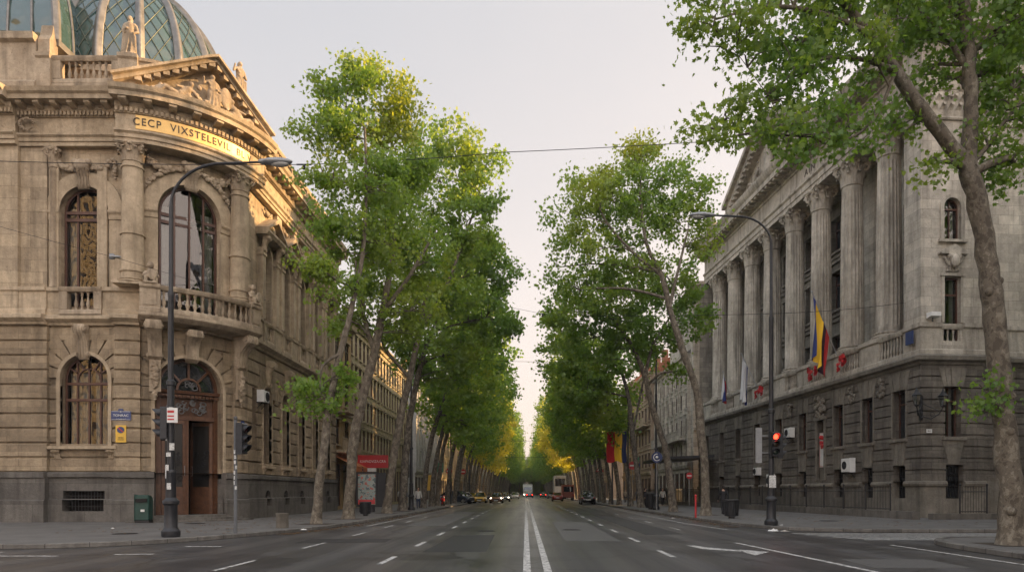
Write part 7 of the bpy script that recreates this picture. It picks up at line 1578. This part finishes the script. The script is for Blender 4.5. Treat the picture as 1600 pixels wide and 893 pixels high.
def van(label, x, y, rz, mat, W_=2.2, H=2.9, Ln=5.5, cat='van', name='delivery_van'):
    root = empty(name, label, cat, (x, y, 0), rz); m = MB(); w = W_ / 2; m.box(-w, w, -Ln / 2 + 1.4, Ln / 2, .5, H); m.build('body', mat, root, bevel=.08); m = MB(); m.sweep([(-Ln / 2, .45), (-Ln / 2 + 1.38, .45), (-Ln / 2 + 1.38, H * .86), (-Ln / 2 + .8, H * .84), (-Ln / 2 + .1, H * .5)], -w * .95, w * .95); m.build('cab', mat, root, bevel=.05)
    g = MB(); g.add([(-w * .85, -Ln / 2 + .12, H * .52), (w * .85, -Ln / 2 + .12, H * .52), (w * .8, -Ln / 2 + .74, H * .81), (-w * .8, -Ln / 2 + .74, H * .81)], [(0, 1, 2, 3)]); g.build('windscreen', M['carglass'], root); g = MB(); g.box(-w * .8, w * .8, Ln / 2 + .001, Ln / 2 + .02, H * .55, H * .88); g.build('rear_window', M['carglass'], root)
    for sg in (-1, 1):
        h = MB(); h.box(sg * w * .85 - .1, sg * w * .85 + .1, Ln / 2, Ln / 2 + .03, .8, 1.1); h.build('taillight', M['taillight'], root); h = MB(); h.ball((sg * w * .7, -Ln / 2, .75), (.15, .06, .1), 8, 6); h.build('headlight', M['lamphead'], root)
        for yy in (-Ln / 2 + .9, Ln / 2 - 1.1): k = MB(); k.tube([(sg * (w - .25), yy, .42), (sg * w, yy, .42)], .42, 16); k.build('wheel', M['tyre'], root)
    return root
van('white box truck in the distance on the centre of the avenue', .5, 215, 0, M['white'], 3.0, 3.9, 8, 'truck', 'box_truck'); van('orange red van seen from behind at the right kerb', 7.5, 124, PI, M['redvan'] if 'redvan' in M else M.setdefault('redvan', plain('orange_red_paint', (.25, .06, .035), .4)), 2.1, 2.8)
van('grey white box truck parked beyond the red van on the right', 7.3, 150, PI, M['greyr'], 2.6, 5.0, 7, 'truck', 'box_truck')
# scooter
sc_ = empty('scooter', 'red scooter parked at the left kerb in front of the dark suv', 'scooter', (-8.3, 68, .13), .3); m = MB(); m.cap((0, -.3, .55), (0, .45, .72), .14, .17); m.cap((0, -.45, .4), (0, -.55, .95), .1, .07); m.cap((0, -.4, .3), (0, .2, .28), .12, .12); remeshed(m, 'body', M['red'], sc_, .03, 2)
for yy in (-.65, .5): m = MB(); m.tube([(-.06, yy, .24), (.06, yy, .24)], .24, 16); m.build('wheel', M['tyre'], sc_)
m = MB(); m.tube([(-.32, -.5, 1.02), (0, -.56, .98), (.32, -.5, 1.02)], .025, 6); m.build('handlebar', M['iron'], sc_); m = MB(); m.ball((0, .25, .84), (.14, .32, .06), 10, 6); m.build('seat', M['tyre'], sc_); m = MB(); m.ball((0, -.62, .85), .09, 8, 6); m.build('headlight', M['rim'], sc_)

# ================================================================== PEOPLE
def person(label, x, y, rz, top, legs, H=1.75, step=.28, arm=.2, hair='hair', bag=None):
    root = empty('person', label, 'person', (x, y, .13), rz); k = H / 1.75
    s = lambda p: tuple(v * k for v in p)
    def C(m, a, b, ra, rb=None, n=10): m.cap(s(a), s(b), ra * k, (ra if rb is None else rb) * k, n)
    hipz, kn = .9, .48
    # feet: left forward (-y), right back
    LF, RF = (-.09, -step, .07), (.09, step, .12); LK, RK = (-.095, -step * .62, kn), (.095, step * .2, kn - .01)
    b = MB(); C(b, (0, 0, 1.38), (0, -.015, 1.52), .058, .05); b.ball(s((0, -.02, 1.635)), tuple(v * k for v in (.075, .095, .115)), 14, 10); C(b, (0, -.06, 1.575), (0, -.075, 1.565), .045, .03); b.ball(s((0, -.115, 1.625)), (.013, .02, .022), 6, 5)
    for sg in (-1, 1): b.ball(s((sg * .075, -.01, 1.63)), (.012, .02, .03), 6, 5)
    hands = []
    for sg in (-1, 1):
        el = (sg * .26, (-sg) * arm * .35 + .03, 1.13); wr = (sg * .27, (-sg) * arm - .04, .89); C(b, (sg * .19, 0, 1.38), el, .045, .038); C(b, el, wr, .037, .026); hands.append((sg, wr))
    C(b, (0, 0, 1.0), (0, 0, 1.36), .12, .13); C(b, (-.16, 0, 1.38), (.16, 0, 1.38), .05)
    for sg, kk, ft in ((-1, LK, LF), (1, RK, RF)): C(b, (sg * .09, 0, hipz), kk, .078, .052); C(b, kk, ft, .05, .035)
    C(b, (-.07, 0, .93), (.07, 0, .93), .11)
    body = remeshed(b, 'body', M['skin'], root, .018, 2)
    h = MB()
    for sg, wr in hands:
        px, py, pz = wr; h.ball(s((px, py - .005, pz - .055)), (.016 * k, .038 * k, .045 * k), 8, 6)
        for f, (dy, ln) in enumerate(((-.028, .06), (-.01, .075), (.009, .07), (.026, .055))): h.tube([s((px, py + dy, pz - .09)), s((px - sg * .004, py + dy, pz - .09 - ln * .55)), s((px - sg * .014, py + dy - .006, pz - .09 - ln))], [.009, .0085, .007], 6)
        h.tube([s((px, py - .03, pz - .04)), s((px - sg * .008, py - .055, pz - .07)), s((px - sg * .01, py - .058, pz - .098))], [.011, .01, .008], 6)
    bm = body.data; nv = len(bm.vertices); import_v = [tuple(v.co) for v in bm.vertices] + h.v; fs = [tuple(p.vertices) for p in bm.polygons] + [tuple(i + nv for i in f) for f in h.f]
    me = bpy.data.meshes.new('body'); me.from_pydata(import_v, [], fs); me.polygons.foreach_set('use_smooth', [True] * len(fs)); me.materials.append(M['skin']); body.data = me
    t = MB(); C(t, (0, 0, .98), (0, .0, 1.3), .15, .165); C(t, (-.15, 0, 1.38), (.15, 0, 1.38), .075); C(t, (-.06, 0, .9), (.06, 0, .9), .135)
    for sg in (-1, 1):
        el = (sg * .26, (-sg) * arm * .35 + .03, 1.13); wr = (sg * .27, (-sg) * arm - .03, .92); C(t, (sg * .19, 0, 1.38), el, .068, .055); C(t, el, wr, .053, .042)
    remeshed(t, 'jacket', top, root, .022, 3)
    l = MB(); C(l, (-.07, 0, .92), (.07, 0, .92), .125)
    for sg, kk, ft in ((-1, LK, LF), (1, RK, RF)): C(l, (sg * .09, 0, hipz - .02), kk, .1, .072); C(l, kk, (ft[0], ft[1], ft[2] + .03), .07, .058)
    remeshed(l, 'trousers', legs, root, .022, 3)
    f = MB()
    for sg, ft in ((-1, LF), (1, RF)): f.ball(s((ft[0], ft[1] - .05, ft[2] - .02)), (.048 * k, .135 * k, .05 * k), 10, 6)
    f.build('shoes', M['tyre'], root, True)
    hr = MB(); hr.ball(s((0, .012, 1.665)), tuple(v * k for v in (.088, .1, .1)), 14, 8); hr.ball(s((0, .05, 1.62)), tuple(v * k for v in (.075, .06, .09)), 12, 8); hr.build('hair', M[hair], root, True)
    if bag: g = MB(); g.ball(s((0, .2, 1.18)), (.15 * k, .1 * k, .2 * k), 12, 8); o = g.build('backpack', bag); o.location = (x, y, .13); o.rotation_euler = (0, 0, rz); tag(o, '' + label[:60].split(' ')[0] + ' pedestrian near the red bollard', 'backpack')
    return root
dk, dn, wh_, gy, bg = plain('dark_cloth', (.02, .02, .023), .9), plain('denim', (.03, .045, .085), .9), plain('white_shirt', (.55, .54, .52), .9), plain('grey_cloth', (.14, .14, .15), .9), plain('beige_cloth', (.32, .26, .19), .9)
person('person in dark clothes walking away beside the slatted bin on the right pavement', *gp(1130, 803, .13), PI, dk, dk, 1.78, .2, .1)
person('person in white shirt and jeans standing among the left tree trunks', -9.05, 57.3, .3, wh_, dn, 1.76, .05, .03); person('person in grey walking on the left pavement beside the lamp with red signal', -11.2, 63, 0, gy, dk, 1.72, .25, .15)
person('person in black walking past the pale yellow building', -13.7, 66, .2, dk, dn, 1.78, .22, .12); person('person in beige top on the left pavement beyond the poster stand', -12.8, 62.5, PI, bg, dn, 1.7, .2, .1); person('person in white top farther back by the pale yellow building', -13.2, 71.5, 0, wh_, dk, 1.74, .2, .12)
person('person in dark jacket with pale shirt walking on the right pavement by the canopy', 14.0, 70, 0, wh_, dk, 1.76, .2, .12); person('person all in dark clothes just right of the one with pale shirt', 14.7, 70.5, .2, dk, dk, 1.8, .2, .1); person('person in blue jeans between the third and fourth right trees', 12.4, 76, PI, gy, dn, 1.72, .22, .12)
person('person in black standing close to the third right tree trunk', 11.6, 66.5, 1.2, dk, dk, 1.75, .04, .02); person('person in beige farther down the right pavement', 12.8, 88, 0, bg, dk, 1.73, .2, .12)

# ================================================================== LIGHT
SUN_EL, SUN_AZ = math.radians(19), math.radians(80)      # azimuth measured from +y towards +x
sd = Vector((math.sin(SUN_AZ) * math.cos(SUN_EL), math.cos(SUN_AZ) * math.cos(SUN_EL), math.sin(SUN_EL)))
sl = bpy.data.lights.new('sun', 'SUN'); sl.energy = 5.0; sl.angle = math.radians(.6); sl.color = (1.0, .62, .28)
so = bpy.data.objects.new('sun', sl); COL.objects.link(so); so.rotation_euler = sd.to_track_quat('Z', 'Y').to_euler(); so.location = (0, 0, 60)
w = bpy.data.worlds.new('World'); S.world = w; w.use_nodes = True; nt = w.node_tree; bgn = nt.nodes['Background']
sky = N(nt, 'ShaderNodeTexSky'); sky.sky_type = 'NISHITA'; sky.sun_disc = False; sky.sun_elevation = SUN_EL; sky.sun_rotation = SUN_AZ; sky.air_density = 1.0; sky.dust_density = 4.0; sky.ozone_density = 1.0
tc = N(nt, 'ShaderNodeTexCoord'); sp = N(nt, 'ShaderNodeSeparateXYZ'); L(nt, tc.outputs['Generated'], sp.inputs[0])
# thin high overcast veil: pale near the horizon, cooler towards the zenith and the left
ad = N(nt, 'ShaderNodeMath', operation='MULTIPLY_ADD'); L(nt, sp.outputs[0], ad.inputs[0]); ad.inputs[1].default_value = -.42; L(nt, sp.outputs[2], ad.inputs[2])
nz = N(nt, 'ShaderNodeTexNoise', _Scale=1.6, _Detail=4.0); L(nt, tc.outputs['Generated'], nz.inputs['Vector'])
a2 = N(nt, 'ShaderNodeMath', operation='MULTIPLY_ADD'); L(nt, nz.outputs[0], a2.inputs[0]); a2.inputs[1].default_value = .25; L(nt, ad.outputs[0], a2.inputs[2])
veil = ramp(nt, a2.outputs[0], [(.12, (7.4, 6.1, 5.3)), (.42, (6.4, 5.75, 5.4)), (.78, (4.7, 4.6, 4.7)), (1.0, (3.6, 3.8, 4.2))])
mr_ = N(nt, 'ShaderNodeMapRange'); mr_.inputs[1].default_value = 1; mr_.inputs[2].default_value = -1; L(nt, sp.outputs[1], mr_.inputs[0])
behind = ramp(nt, mr_.outputs[0], [(.2, .40), (.85, 1.0)]); zb_ = N(nt, 'ShaderNodeMath', operation='MULTIPLY_ADD'); L(nt, behind, zb_.inputs[0]); zb_.inputs[1].default_value = 1.98; zb_.inputs[2].default_value = 0.0  # unseen sky behind the viewer brightened to light the facing walls
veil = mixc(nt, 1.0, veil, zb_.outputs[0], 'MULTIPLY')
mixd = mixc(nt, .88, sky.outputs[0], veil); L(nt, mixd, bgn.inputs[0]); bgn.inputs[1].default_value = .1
hz = MB(); hz.box(-2510, 2510, -2510, 2510, -1.03, 72); hzo = hz.build('haze', M['red']); hm = bpy.data.materials.new('haze_air'); hm.use_nodes = True; hn = hm.node_tree; hn.nodes.clear(); ho = hn.nodes.new('ShaderNodeOutputMaterial'); hv = hn.nodes.new('ShaderNodeVolumePrincipled')
hv.inputs['Color'].default_value = (.88, .89, .92, 1); hv.inputs['Density'].default_value = .00035; hv.inputs['Anisotropy'].default_value = .3; hn.links.new(hv.outputs[0], ho.inputs['Volume']); hzo.data.materials.clear(); hzo.data.materials.append(hm); tag(hzo, 'thin evening haze hanging in the avenue', 'haze', kind='stuff')
S.render.engine = 'CYCLES'; S.view_settings.view_transform = 'Standard'; S.view_settings.look = 'None'; S.view_settings.gamma = 1.0; S.view_settings.exposure = 1.05
S.cycles.max_bounces = 10; S.cycles.diffuse_bounces = 6; S.cycles.transparent_max_bounces = 8; S.cycles.caustics_reflective = False; S.cycles.caustics_refractive = False; S.cycles.use_denoising = True
